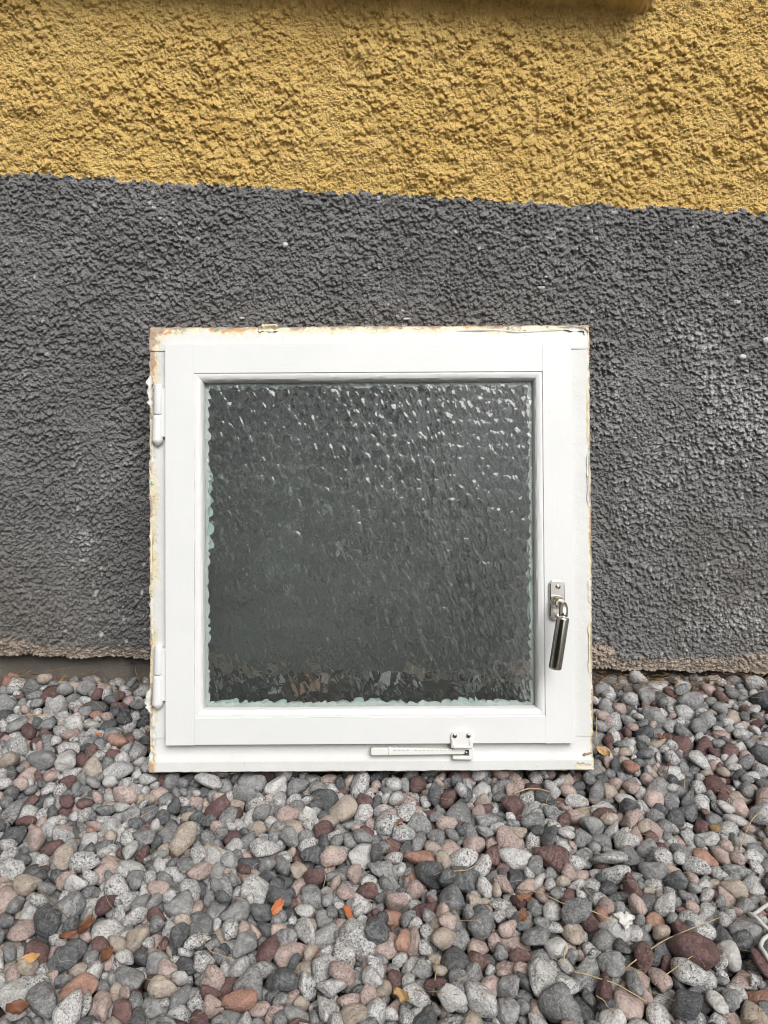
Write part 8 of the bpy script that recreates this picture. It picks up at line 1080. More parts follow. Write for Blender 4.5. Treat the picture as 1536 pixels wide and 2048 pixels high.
edgechalk = smooth(.10, .55, X)*smooth(-.1, .45, fbm(X*5+3, Z*9, 91, 4)+.25*smooth(.35, .7, X)) + smooth(-.30, -.52, X)*smooth(.60, .74, Z)*smooth(-.2, .4, fbm(X*6, Z*8, 92, 4)) + .8*smooth(-.05, -.5, X)*smooth(.25, .55, fbm(X*8, Z*8, 93, 4))
chalk = np.clip(edgechalk, 0, 1)*smooth(.0050, .0105, h)*.9
speck = smooth(.76, .84, vnoise(X*150, Z*150, 94))*smooth(0, .3, fbm(X*10, Z*10, 95, 3))*.8
chalk = np.clip(chalk*1.25+speck, 0, .9)
mh = .026+.024*fbm(X*7, X*0+5, 96, 3)+.012*smooth(.25, .36, X)
mort = smooth(.006, -.006, S-mh-.012*fbm(X*55, Z*55, 97, 4))
warm = smooth(.42, .10, Z)*smooth(-.3, .3, fbm(X*5, Z*5, 98, 3)+.15)
def sub_mesh(name, mask, mat, attrs):
    f = F[mask]; used = np.unique(f); remap = np.full(len(V), -1, np.int64); remap[used] = np.arange(len(used))
    me = quick_mesh(name, V[used], remap[f])
    for an, av in attrs.items(): me.attributes.new(an, 'FLOAT', 'POINT').data.foreach_set('value', full(av)[used].astype(np.float32))
    return link(name, me, mat, house)
tag(sub_mesh('upper_render', fy, YEL, {}), 'ochre yellow rough-cast render with an overhanging ledge')
tag(sub_mesh('plinth_render', ~fy, GRY, {'chalk': chalk, 'mortar': mort, 'warm': warm}), 'charcoal painted rough-cast plinth with bare crumbling mortar at its foot')
# recessed foundation behind and below the render
gx = np.concatenate([np.linspace(-2.4, -.7, 20), np.linspace(-.69, .69, 240), np.linspace(.7, 2.4, 20)]); gz = np.concatenate([[-.25], np.linspace(-.06, .10, 36), [2.3]])
GX, GZ = np.meshgrid(gx, gz)
GY = .024+.0022*fbm(GX*25, GZ*25, 33, 4)+.010*smooth(.0035, 0, np.abs(GX+.427+.003*vnoise(GZ*60, GZ*0, 34)))
GY = GY+.018*smooth(.42, .46, GX)*smooth(.62, .50, GX)*smooth(-.1, .3, fbm(GX*14, GZ*14, 35, 3)+.2)
fv = np.stack([GX, GY, GZ], -1).reshape(-1, 3); n0 = len(fv); ff = [tuple(q) for q in grid_faces(*GX.shape)]
link('foundation', pymesh('foundation', fv, ff), FND, house)
link('masonry', bevel_box((-2.4, .055, -.25), (2.4, .33, 2.3), 0), FND, house, smooth=False)
def crumb(name, loc, size, mat, parent, seed, flat=(1, .6, 1)):
    v = pebble_shape(seed, d2); r_ = np.random.RandomState(seed+77)
    v = v*(1+.35*fbm(v[:, 0]*2.3+seed, v[:, 2]*2.3+v[:, 1], seed, 3))[:, None]*np.array(flat)*np.array(size)+np.array(loc)
    return link(name, quick_mesh(name, v, f2), mat, parent)
for i, (x, z, s) in enumerate([(.2245, .6300, (.0050, .0050, .0042)), (.2310, .6450, (.0035, .0040, .0030)), (.5245, .5330, (.0050, .0060, .0075)), (.5550, .5560, (.0050, .0060, .0080)), (.3760, .4135, (.0045, .005, .003)), (-.140, .6880, (.0040, .004, .0060)), (.0330, .5870, (.006, .005, .0025)), (-.205, .588, (.005, .005, .0025))]):
    crumb('plaster_crumb', (x, -.0075, z), s, PLASTER, house, i)
link('nail', lathe_mesh([(0, .0012), (.018, .0012), (.0181, .0024), (.0192, .0022)], (.2268, .004, .6370), (0, -1, .05), 10), STEEL, house)

# ------------------------------------------------------------------ the window leaning on the wall
AL, BE = R(16.4), R(-.32)
WM = Matrix.Translation((-.0166, -.2447, .0009)) @ Matrix.Rotation(-AL, 4, 'X') @ Matrix.Rotation(BE, 4, 'Y')
win = empty('window', WM)
tag(win, 'white casement window with pebbled glass and worn frame, leaning against the stucco wall', 'window', kind='thing')
# local axes: x to the viewer's right, z up the window, y back towards the wall
FW, FH, FD = .300, .604, .062
def member(name, prof, a, b, along, mat, seed, rough=.0007, step=.004, mitre=None):
    """prof: (inward s, y) closed outline measured from the outer edge; swept from a to b along 'x' or 'z'.
    rough: waviness of the paint-worn arris.  mitre: length taken off at both ends per unit of s"""
    along, side = along
    n = max(2, int(abs(b-a)/step)); t = np.linspace(0, 1, n+1); m = len(prof); P = []
    r_ = np.random.RandomState(seed)
    for i, tt in enumerate(t):
        for j, (s, y) in enumerate(prof):
            u0 = a+(mitre*s if mitre else 0); u1 = b-(mitre*s if mitre else 0); u = u0+(u1-u0)*tt
            amp = rough*(1.0 if s < .006 else .25)
            ds = amp*float(vnoise(np.array(u*170.+seed*7), np.array(j*3.3+seed), 300+j))+.6*amp*float(vnoise(np.array(u*60.+seed), np.array(j*2.1), 301))
            dy = amp*.6*float(vnoise(np.array(u*140.+seed*3), np.array(j*5.3), 320+j))
            s_ = s+ds; y_ = y+dy
            P.append({'b': (u, y_, s_), 't': (u, y_, FH-s_), 'l': (-FW+s_, y_, u), 'r': (FW-s_, y_, u)}[side])
    Fq = []
    for i in range(n):
        for j in range(m): Fq.append((i*m+j, i*m+(j+1) % m, (i+1)*m+(j+1) % m, (i+1)*m+j))
    Fq.append(tuple(range(m))); Fq.append(tuple(reversed(range(n*m, n*m+m))))
    me = pymesh(name, P, Fq); bm = bmesh.new(); bm.from_mesh(me); bmesh.ops.recalc_face_normals(bm, faces=bm.faces[:]); bm.to_mesh(me); bm.free()
    return auto_smooth(link(name, me, mat, win), 24)
# outer frame: sill board and head run between the full-height jambs
side_prof = [(.0003, .0), (.004, -.0002), (.016, .0002), (.024, .0006), (.034, .0006), (.034, FD), (.0, FD), (-.0002, .030), (0, .0035)]
head_prof = [(.0003, .0055), (.003, .0030), (.010, .0012), (.024, -.0012), (.034, -.0012), (.034, FD), (0, FD), (-.0003, .030), (0, .009)]
sill_prof = [(.0, -.0042), (.0012, -.0056), (.0135, -.0052), (.0165, -.0020), (.024, .0012), (.044, .0012), (.044, FD), (0, FD), (.0, .02)]
member('frame_sill', sill_prof, -.2995, .2990, 'xb', FRAME, 3, .0005)
member('frame_jamb', side_prof, .0443, FH-.0342, 'zl', FRAME, 1, .0009)
member('frame_jamb', side_prof, .0443, FH-.0342, 'zr', FRAME, 2, .0007)
member('frame_head', head_prof, -.2998, .2998, 'xt', FRAME, 4, .0008)
# sash: stiles run through, rails butt between them; front face 12 mm proud
SL, SR, SB, STp = -.2752, .2718, .0382, .5768
IL, IR, IB, IT = -.2366, .2332, .0742, .5374
def sash_piece(name, lo, hi, mat, seed):
    me = bevel_box((lo[0], -.012, lo[1]), (hi[0], .030, hi[1]), .0003, 2, name)
    return link(name, me, mat, win)
g = .00003
for nm, lo, hi, mt in (('sash_stile', (SL, SB), (IL, STp), PAINT_V), ('sash_stile', (IR, SB), (SR, STp), PAINT_V),
                       ('sash_rail', (IL+g, SB+.0006), (IR-g, IB), PAINT_H), ('sash_rail', (IL+g, IT), (IR-g, STp-.0004), PAINT_H)):
    auto_smooth(sash_piece(nm, lo, hi, mt, 0), 12)
# sticking / glazing bead, mitred in the corners
bead = [(0, -.0114), (.0008, -.0106), (.0022, -.0108), (.0052, -.0103), (.0078, -.0088), (.0098, -.0060), (.0106, -.0022), (.0110, .0030), (.0, .0030)]
def bead_piece(p0, p1, inn, mat):
    """p0->p1 along the sash opening; inn = inward direction (x, z)"""
    p0 = np.array(p0); p1 = np.array(p1); d = (p1-p0)/np.linalg.norm(p1-p0); inn = np.array(inn); n = 60; P = []; m = len(bead)
    L = np.linalg.norm(p1-p0)
    for i in range(n+1):
        for j, (s, y) in enumerate(bead):
            u = s+(L-2*s)*i/n; q = p0+d*u+inn*(s+.00025*float(vnoise(np.array(u*90.), np.array(j+p0[0]*50), 350)))
            P.append((q[0], y+.0002*float(vnoise(np.array(u*120.), np.array(j*2.+p0[1]*70), 351)), q[1]))
    Fq = [(i*m+j, i*m+(j+1) % m, (i+1)*m+(j+1) % m, (i+1)*m+j) for i in range(n) for j in range(m)]+[tuple(range(m)), tuple(reversed(range(n*m, n*m+m)))]
    me = pymesh('glazing_bead', P, Fq); bm = bmesh.new(); bm.from_mesh(me); bmesh.ops.recalc_face_normals(bm, faces=bm.faces[:]); bm.to_mesh(me); bm.free()
    return auto_smooth(link('glazing_bead', me, mat, win), 24)
e = .0002
bead_piece((IL+e, IB+e), (IR-e, IB+e), (0, 1), PAINT_H); bead_piece((IL+e, IT-e), (IR-e, IT-e), (0, -1), PAINT_H)
bead_piece((IL+e, IB+e), (IL+e, IT-e), (1, 0), PAINT_V); bead_piece((IR-e, IB+e), (IR-e, IT-e), (-1, 0), PAINT_V)
# pebbled glass pane: every lens of the pattern is in the surface
GL, GR, GB, GT = IL+.004, IR-.004, IB+.004, IT-.004
gxs = np.arange(GL, GR, .00122); gzs = np.arange(GB, GT, .00122); QX, QZ = np.meshgrid(gxs, gzs)
qx = QX+.0018*fbm(QX*60, QZ*60, 41, 2); qz = QZ+.0022*fbm(QX*60+9, QZ*60, 42, 2)
f1_, f2_ = worley2(qx, qz*.80, .0118, 43, .85)
f1b, f2b = worley2(qx+.3, qz*.55, .0062, 46, .9)
gh = -.00146*np.clip(f1_, 0, 1)**2+.00012*smooth(.0, .10, f2_-f1_)-.00018*np.clip(f1b, 0, 1)**2+.00054*fbm(QX*235+QZ*75, QZ*80, 44, 3)+.0001*fbm(QX*25, QZ*25, 45, 2)
nr, nc = QX.shape; edge = np.minimum(np.minimum(QX-GL, GR-QX), np.minimum(QZ-GB, GT-QZ))
QY = .0032-gh
front = np.stack([QX, QY, QZ], -1).reshape(-1, 3); nb = nr*nc
rim = np.concatenate([np.arange(nc), np.arange(1, nr)*nc+nc-1, (nr-1)*nc+np.arange(nc-2, -1, -1), np.arange(nr-2, 0, -1)*nc])
bk = front[rim].copy(); bk[:, 1] = .0082
V_ = np.concatenate([front, bk]); nrim = len(rim)
bm = bmesh.new(); me = quick_mesh('glass_pane', V_, np.concatenate([grid_faces(nr, nc), np.stack([rim, nb+np.arange(nrim), nb+(np.arange(nrim)+1) % nrim, np.roll(rim, -1)], -1)]))
bm.from_mesh(me); bm.verts.ensure_lookup_table(); bm.faces.new([bm.verts[nb+i] for i in range(nrim)])
bmesh.ops.recalc_face_normals(bm, faces=bm.faces[:])
for f in bm.faces: f.smooth = len(f.verts) == 4 and abs(f.normal.y) > .4
bm.to_mesh(me); bm.free()
tag(link('glass_pane', me, GLASS, win, smooth=False), 'obscured glass pressed in a pattern of small round lenses')
# bedding putty behind the glass with a scalloped inner edge, and an added bead in the teal tint of layered glass edges
def scallop(name, y, base, amp, cell, mat, seed, gaps=False):
    V = []; F = []
    cx, cz = (IL+IR)/2, (IB+IT)/2; hw, hz = (IR-IL)/2, (IT-IB)/2
    def ring(s, k, tt, side):    # point at inward distance s
        u = -1+2*tt
        return {0: (cx+u*(hw-s), cz-hz+s), 1: (cx+hw-s, cz+u*(hz-s)), 2: (cx-u*(hw-s), cz+hz-s), 3: (cx-hw+s, cz-u*(hz-s))}[side]
    N = 230
    for side in range(4):
        r_ = np.random.RandomState(seed+side); t = np.linspace(0, 1, N); u = t*(2*hw if side % 2 == 0 else 2*hz)
        ph = u/cell+1.1*vnoise(u*27, u*0+side, seed+4)
        w = base+amp*(np.abs(np.sin(math.pi*ph))**1.2*(.35+.65*(vnoise(np.floor(ph)*1.37, np.floor(ph)*0+side, seed+9)*.5+.5)))+.0012*vnoise(u*140, u*0+1, seed+5)
        if gaps: w = w*smooth(-.05, .2, vnoise(u*19, u*0+side*3, seed+6))+.0115*(1-smooth(-.05, .2, vnoise(u*19, u*0+side*3, seed+6)))
        i0 = len(V)
        for k in range(N):
            for (s, dy) in ((.006, 0), (w[k], 0), (w[k]-.0008, .006), (.006, .006)):
                p = ring(s, k, t[k], side); V.append((p[0], y+dy, p[1]))
        for k in range(N-1):
            for j in range(4): F.append((i0+k*4+j, i0+k*4+(j+1) % 4, i0+(k+1)*4+(j+1) % 4, i0+(k+1)*4+j))
    me = pymesh(name, V, F); bm = bmesh.new(); bm.from_mesh(me); bmesh.ops.recalc_face_normals(bm, faces=bm.faces[:]); bm.to_mesh(me); bm.free()
    return auto_smooth(link(name, me, mat, win), 40)
tag(scallop('putty', .0086, .0140, .0048, .0165, PUTTY, 401), 'pale scalloped putty line showing through the glass edge')
tag(scallop('edge_tint', .0150, .0140, .0072, .0225, EDGE_TINT, 431, True), 'blue-green bead added behind the glass edge for its teal tint')
# hinges: painted lift-off knuckles
def hinge(z0, zm, z1, seed):
    hg_ = empty('hinge'); hg_.parent = win; x = -.2866
    r_ = .0066
    link('knuckle', lathe_mesh([(0, .003), (.0010, .0056), (.003, r_-.0004), (.010, r_), (z0-zm-.002, r_), (z0-zm-.0008, r_-.0003), (z0-zm-.0003, r_-.0012)], (x+.0008, -.0045, z0), (-.02, 0, -1), 20), PAINT_V, hg_)
    L = zm-z1
    link('knuckle', lathe_mesh([(.0003, r_-.001), (.0009, r_), (.006, r_+.0005), (L*.72, r_+.0005), (L*.80, r_+.0010), (L*.86, r_+.0008), (L*.93, .0045), (L*.98, .0022), (L, .0006)], (x-.0003, -.0045, zm), (-.02, 0, -1), 20), PAINT_V, hg_)
    auto_smooth(link('leaf', bevel_box((x-.002, -.0075, z1+.012), (x+.0113, .0, z0-.006), .001), PAINT_V, hg_), 12)
    return hg_
hinge(.5240, .4819, .4399, 1); hinge(.1727, .1311, .0842, 2)
# lever handle
hd = empty('handle'); hd.parent = win; tag(hd, 'nickel lever handle with a cylindrical grip')
def rrect(cx, cz, w_, h_, r_, n=6):
    P = []
    for (sx, sz, a0) in ((1, 1, 0), (-1, 1, 90), (-1, -1, 180), (1, -1, 270)):
        for k in range(n+1):
            a = R(a0+90*k/n); P.append((cx+sx*(w_/2-r_)+r_*math.cos(a), cz+sz*(h_/2-r_)+r_*math.sin(a)))
    return P
auto_smooth(link('back_plate', prism_mesh(rrect(.2492, .2296, .0204, .0535, .0072), -.0175, -.0118, .0014), NICKEL, hd), 20)
link('plate_rim', prism_mesh(rrect(.2492, .2296, .0216, .0547, .0078), -.0138, -.0117, .0005), NICKEL, hd)
link('collar', lathe_mesh([(0, .0088), (.004, .0088), (.0052, .0080), (.0062, .0066), (.016, .0062)], (.2482, -.0172, .2275), (0, -1, 0), 28), NICKEL, hd)
arm = [(.2482, -.030, .2275)]
p0, p1, p2 = Vector((.2482, -.040, .2275)), Vector((.2494, -.0565, .2285)), Vector((.2476, -.0560, .2130))
for k in range(13):
    t = k/12; arm.append(tuple((1-t)**2*p0+2*t*(1-t)*p1+t*t*p2))
link('lever', tube_mesh(arm, [.0060]+[.0058]*13, 20), NICKEL, hd)
gt, gb_ = Vector((.2474, -.056, .2120)), Vector((.2366, -.0555, .1450)); gl = (gb_-gt).length
auto_smooth(link('grip', lathe_mesh([(0, .0060), (.0002, .0074), (.0012, .0082), (.003, .0083), (gl-.003, .0083), (gl-.0012, .0080), (gl, .0066)], gt, gb_-gt, 32), NICKEL, hd), 50)
for (x, z) in ((.2500, .2478), (.2490, .2085)):
    s_ = link('screw', lathe_mesh([(0, .0034), (.0008, .0033), (.0016, .0024), (.0020, .0008)], (x, -.0174, z), (0, -1, 0), 18), NICKEL, hd)
link('screw_slot', bevel_box((.2473, -.0202, .2474), (.2527, -.0192, .2482), 0), DARK, hd, smooth=False)
# child-proof window stay: white plastic bracket and arm
stay = empty('window_stay'); stay.parent = win; tag(stay, 'white plastic opening restrictor with two screws and a notched arm')
auto_smooth(link('bracket', prism_mesh([(.1062, .0335), (.1352, .0335), (.1352, .0515), (.1325, .0545), (.1262, .0562), (.1210, .0580), (.1150, .0562), (.1085, .0545), (.1062, .0515)], -.0165, -.0115, .0012), PLASTIC, stay), 12)
link('bracket_rib', prism_mesh([(.1095, .0338), (.1320, .0338), (.1320, .0368), (.1095, .0368)], -.0180, -.0160, .0006), PLASTIC, stay)
link('bracket_rib', prism_mesh([(.1300, .0369), (.1322, .0369), (.1322, .0470), (.1300, .0470)], -.0178, -.0160, .0005), PLASTIC, stay)
link('bracket_rib', prism_mesh([(.1072, .0369), (.1094, .0369), (.1094, .0470), (.1072, .0470)], -.0178, -.0160, .0005), PLASTIC, stay)
auto_smooth(link('catch', prism_mesh([(.1085, .0178), (.1340, .0172), (.1366, .0190), (.1366, .0325), (.1345, .0334), (.1085, .0334), (.1085, .0305), (.1300, .0303), (.1300, .0222), (.1085, .0215)], -.0135, .0000, .0010), PLASTIC, stay), 12)
auto_smooth(link('arm', prism_mesh([(-.0012, .0245), (.0010, .0228), (.1235, .0238), (.1262, .0262), (.1262, .0285), (.1240, .0308), (.0300, .0330), (.0010, .0330), (-.0012, .0312)], -.0110, -.0030, .0012), PLASTIC, stay), 12)
link('slider', bevel_box((.0225, -.0118, .0232), (.0262, -.0028, .0340), .0006), PLASTIC, stay)
for k in range(15):
    if k == 4: continue
    x = .0295+k*.0056; link('notch', bevel_box((x, -.01125, .0296), (x+.0036, -.0100, .0306), 0), NOTCH, stay, smooth=False)
link('pivot', lathe_mesh([(0, .0022), (.006, .0022), (.0066, .0014)], (.1268, -.006, .0262), (0, -1, 0), 12), STEEL, stay)
for x in (.1110, .1292):
    s_ = link('screw', lathe_mesh([(0, .0030), (.0009, .0030), (.0016, .0024), (.0017, .0004)], (x, -.0164, .0503), (0, -1, 0), 18), STEEL, stay)
    for a in (0, 90):
        q = link('cross_slot', bevel_box((-.0019, -.0003, -.00035), (.0019, .0003, .00035), 0), DARK, s_, smooth=False); q.location = (x, -.0182, .0503); q.rotation_euler = (0, R(a+20), 0)
# ragged paint: loose flakes and dribbled ridges along the outer arrises
def flake(pts, width, lift, seed, mat=CHIP, y0=-.0008):
    """ribbon of paint along (x, z) points, edges torn and curled off the surface"""
    pts = np.array(pts, float); n = 26; tt = np.linspace(0, 1, n); seg = np.linspace(0, 1, len(pts))
    cx = np.interp(tt, seg, pts[:, 0]); cz = np.interp(tt, seg, pts[:, 1]); tx = np.gradient(cx); tz = np.gradient(cz); ln = np.hypot(tx, tz); nx, nz = -tz/ln, tx/ln
    V = []; F = []; K = 5
    taper = np.clip(np.minimum(tt, 1-tt)*7, .12, 1)
    for i in range(n):
        w_ = width*taper[i]*(1+.55*float(vnoise(np.array(tt[i]*11.+seed), np.array(.3), 500+seed)))
        for j in range(K):
            a = -1+2*j/(K-1); torn = .22*float(vnoise(np.array(tt[i]*23.), np.array(j+seed*.7), 520+seed))
            yy = y0-lift*(.35+.65*a*a if seed % 2 else 1-a*a)*taper[i]*(1+.5*float(vnoise(np.array(tt[i]*9.), np.array(seed*1.), 540)))
            V.append((cx[i]+nx[i]*w_*(a+torn)*.5, yy, cz[i]+nz[i]*w_*(a+torn)*.5))
    N1 = len(V); V += [(x, y+.0007, z) for x, y, z in V]
    for i in range(n-1):
        for j in range(K-1):
            q = (i*K+j, i*K+j+1, (i+1)*K+j+1, (i+1)*K+j); F.append(q); F.append(tuple(N1+v for v in reversed(q)))
        for j in (0, K-1): q = (i*K+j, (i+1)*K+j, N1+(i+1)*K+j, N1+i*K+j); F.append(q if j else tuple(reversed(q)))
    for i in (0, n-1):
        for j in range(K-1): q = (i*K+j, N1+i*K+j, N1+i*K+j+1, i*K+j+1); F.append(q)
    return link('paint_flake', pymesh('paint_flake', V, F), mat, win)
CREAM = m_plain('cream_paint', (.66, .60, .44), .5, .4, 0, .0007, 260, .12)
WOODM = m_plain('bare_wood', (.33, .20, .13), .7, .3, 0, .0008, 180, .35)
fl = [([(.100, .5955), (.175, .5965), (.200, .5930), (.290, .5985)], .0042, .0030, 2, CHIP, .003), ([(.187, .5938), (.225, .5920)], .0060, .0026, 1, CHIP, .003), ([(.255, .5990), (.294, .5965), (.297, .585)], .0050, .0035, 3, CHIP, .003),
      ([(-.155, .5990), (-.122, .5990)], .0065, .0040, 5, CREAM, .004), ([(-.150, .6045), (-.125, .6055)], .0050, .0040, 4, CREAM, .006), ([(-.235, .5965), (-.195, .5965)], .0030, .0020, 6, CHIP, .004),
      ([(-.050, .5985), (.020, .5990)], .0035, .0018, 8, CREAM, .004), ([(.020, .5975), (.085, .5960)], .0050, .0016, 7, CREAM, .004),
      ([(-.2985, .540), (-.2980, .505), (-.2960, .490)], .0065, .0030, 9, CHIP, .0), ([(-.2955, .455), (-.2965, .400)], .0045, .0030, 10, CHIP, 0), ([(-.2970, .330), (-.2965, .265)], .0040, .0018, 11, CREAM, 0),
      ([(-.2975, .235), (-.2960, .180)], .0050, .0025, 12, CHIP, 0), ([(-.2990, .112), (-.3010, .092), (-.2975, .078)], .0065, .0035, 13, CHIP, .0), ([(-.2950, .078), (-.2945, .030)], .0055, .0025, 14, CHIP, 0), ([(-.2965, .030), (-.2950, .004)], .0060, .0028, 15, CHIP, -.002),
      ([(.2965, .520), (.2960, .440)], .0040, .0020, 16, CREAM, 0), ([(.2955, .430), (.2965, .350)], .0035, .0020, 17, CHIP, 0), ([(.2955, .258), (.2960, .222)], .0060, .0022, 18, CHIP, 0), ([(.2960, .200), (.2965, .120)], .0040, .0015, 19, CREAM, 0),
      ([(.2850, .0205), (.2975, .0230)], .0030, .0012, 20, WOODM, -.004), ([(.2720, .0070), (.2970, .0050)], .0060, .0008, 21, CREAM, -.0052)]
for a in fl: flake(*a)

# ------------------------------------------------------------------ litter on the gravel
def top_z(x, y):
    d = np.hypot(p_pos[:, 0]-x, p_pos[:, 1]-y)/(p_siz*.85); m = d < 1
    return float((p_pos[m, 2]+p_siz[m]*.62*np.sqrt(1-d[m]**2)).max()) if m.any() else -.02
def stalk(name, pts, r0, r1, mat, lift=.0025, n=26, seed=0, parent=None):
    pts = np.array(pts, float); tt = np.linspace(0, 1, n); seg = np.linspace(0, 1, len(pts)); x = np.interp(tt, seg, pts[:, 0]); y = np.interp(tt, seg, pts[:, 1])
    x = x+.0012*vnoise(tt*4+seed, tt*0, 600+seed % 40); y = y+.0012*vnoise(tt*4+seed, tt*0+4, 620+seed % 40)
    z = np.array([top_z(a, b) for a, b in zip(x, y)]); zz = z.copy()
    ln = z[0]+(z[-1]-z[0])*tt; up = np.max(z-ln); zz = ln+up*.8*np.sin(math.pi*np.clip(tt, .02, .98))**.5
    if pts.shape[1] > 2: zz = zz+np.interp(tt, seg, pts[:, 2])
    return tube_mesh(np.stack([x, y, zz+lift], 1), list(np.linspace(r0*.66, r1*.6, n)), 6, name)
STALKS = [([(0.1475, -0.4465), (0.1871, -0.4881), (0.2355, -0.5114)], 0.0011, 0.0008, 's', 'long pale straw stalk lying diagonally beside the white lichen flake', 'stalk'), ([(0.2168, -0.5678), (0.2783, -0.5346), (0.3318, -0.5127), (0.3537, -0.4996)], 0.001, 0.0005, 's', 'bent straw stalk with a thin forked tip right of the lichen flake', 'stalk'), ([(0.1791, -0.5667), (0.2139, -0.5858), (0.2374, -0.5989)], 0.0011, 0.0008, 's', 'straight straw stalk at the front right, nearer the camera than the forked one', 'stalk'), ([(0.0751, -0.4503), (0.0927, -0.439), (0.1067, -0.4234)], 0.001, 0.0007, 's', 'short straw stalk in the gravel below the window bracket', 'stalk'), ([(0.0526, -0.5406), (0.0463, -0.5778)], 0.0009, 0.0007, 's', 'short straw piece at the front centre pointing towards the camera', 'stalk'), ([(0.0477, -0.5778), (0.0577, -0.5885)], 0.0009, 0.0007, 's', 'tiny straw piece just in front of the short front-centre straw', 'stalk'), ([(0.1727, -0.2726), (0.1939, -0.2649), (0.2188, -0.2726)], 0.0018, 0.0011, 's', 'thick straw stub just under the window frame edge', 'stalk'), ([(-0.5504, -0.1262), (-0.4807, -0.1219), (-0.4188, -0.1373)], 0.0009, 0.0006, 's', 'straight pale straw stalk left of the lower hinge', 'stalk'), ([(-0.4242, -0.1886), (-0.3842, -0.2156), (-0.3652, -0.231)], 0.0008, 0.0006, 't', 'thin dark twig on the pebbles left of the window', 'twig'), ([(0.3751, -0.2594), (0.4018, -0.2132), (0.418, -0.1823)], 0.0009, 0.0005, 't', 'straight thin twig on the gravel farther right of the window', 'twig'), ([(0.3217, -0.1077), (0.3104, -0.1562), (0.3102, -0.1784)], 0.0011, 0.0008, 's', 'straw stalk standing against the lower frame edge beside the handle', 'stalk'), ([(0.2475, -0.317), (0.2746, -0.31), (0.2946, -0.307)], 0.001, 0.0006, 's', 'short straw stalk just in front of the lower right window corner', 'stalk'), ([(-0.3691, -0.4686), (-0.3444, -0.4895), (-0.3221, -0.5062)], 0.0011, 0.0008, 't', 'crooked dark twig at the front left beside curled brown leaves', 'twig'), ([(0.1802, -0.519), (0.1785, -0.5376), (0.1737, -0.5524)], 0.0014, 0.001, 's', 'broad dry grass blade standing between pebbles at the front', 'stalk'), ([(0.2546, -0.575), (0.301, -0.5524), (0.3084, -0.5582)], 0.0007, 0.0005, 's', 'hair-thin straw on the pebbles left of the grey cord', 'stalk'), ([(0.1956, -0.5938), (0.2005, -0.6091), (0.2049, -0.617)], 0.0009, 0.0004, 's', 'frayed grass head at the very front edge', 'stalk'), ([(-0.1883, -0.519), (-0.171, -0.5406), (-0.1453, -0.5466)], 0.0007, 0.0005, 's', 'hair-thin looped straw at the front left', 'stalk'), ([(0.4187, -0.3862), (0.4468, -0.3506), (0.4825, -0.322)], 0.001, 0.0006, 's', 'dry grass stem rising at the edge of the gravel above the cord', 'stalk'), ([(0.3757, -0.1759), (0.3694, -0.2368), (0.3784, -0.2594)], 0.0008, 0.0005, 't', 'dark curved twig on the gravel beside the lower right frame corner', 'twig'), ([(-0.5147, 0.0379), (-0.5191, 0.0656), (-0.526, 0.0984)], 0.0007, 0.0005, 's', 'straw leaning on the bare foundation left of the window', 'stalk')]
for i, (pts, r0, r1, mt, lab, cat) in enumerate(STALKS):
    nm = 'dry_stalk' if cat == 'stalk' else 'twig'
    tag(link(nm, stalk(nm, pts, r0, r1, STRAW if mt == 's' else TWIG, seed=i), STRAW if mt == 's' else TWIG), lab, cat, 'dry stalks and twigs on the gravel')
def leaf(name, x, y, L, W, rot, curl, mat, label, seed, tilt=(0, 0), lift=.004, torn=.3):
    n, m = 15, 9; V = []; F = []; L *= .62; W *= .68
    for i in range(n):
        t = i/(n-1); wv = W*(math.sin(math.pi*(.04+.93*t))**(.28 if 'fragment' in name else .75))*(1+torn*float(vnoise(np.array(t*6.), np.array(seed*1.3), 700)))
        for j in range(m):
            a = -1+2*j/(m-1); s = a*(1+torn*.6*float(vnoise(np.array(t*9.+a), np.array(seed*1.), 702)))
            V.append((L*(t-.5), wv*.5*s, curl*W*(a*a)*.5+curl*.35*L*(t-.5)**2*2+.0016*float(vnoise(np.array(t*5.+a*2), np.array(seed*2.), 701))-.0008*math.exp(-(a*5)**2)))
    N1 = len(V); V += [(p, q, r_-.0005) for p, q, r_ in V]
    for i in range(n-1):
        for j in range(m-1):
            q = (i*m+j, (i+1)*m+j, (i+1)*m+j+1, i*m+j+1); F.append(q); F.append(tuple(N1+v for v in reversed(q)))
        for j in (0, m-1): F.append((i*m+j, (i+1)*m+j, N1+(i+1)*m+j, N1+i*m+j))
    for i in (0, n-1):
        for j in range(m-1): F.append((i*m+j, i*m+j+1, N1+i*m+j+1, N1+i*m+j))
    me = pymesh(name, V, F); bm = bmesh.new(); bm.from_mesh(me); bmesh.ops.recalc_face_normals(bm, faces=bm.faces[:]); bm.to_mesh(me); bm.free()
    o = link(name, me, mat); o.location = (x, y, max(top_z(x+dx, y+dy) for dx in (-.006, 0, .006) for dy in (-.006, 0, .006))+lift)
    o.rotation_euler = (R(tilt[0]), R(tilt[1]), R(rot)); return tag(o, label, 'leaf', 'fallen leaves on the gravel')
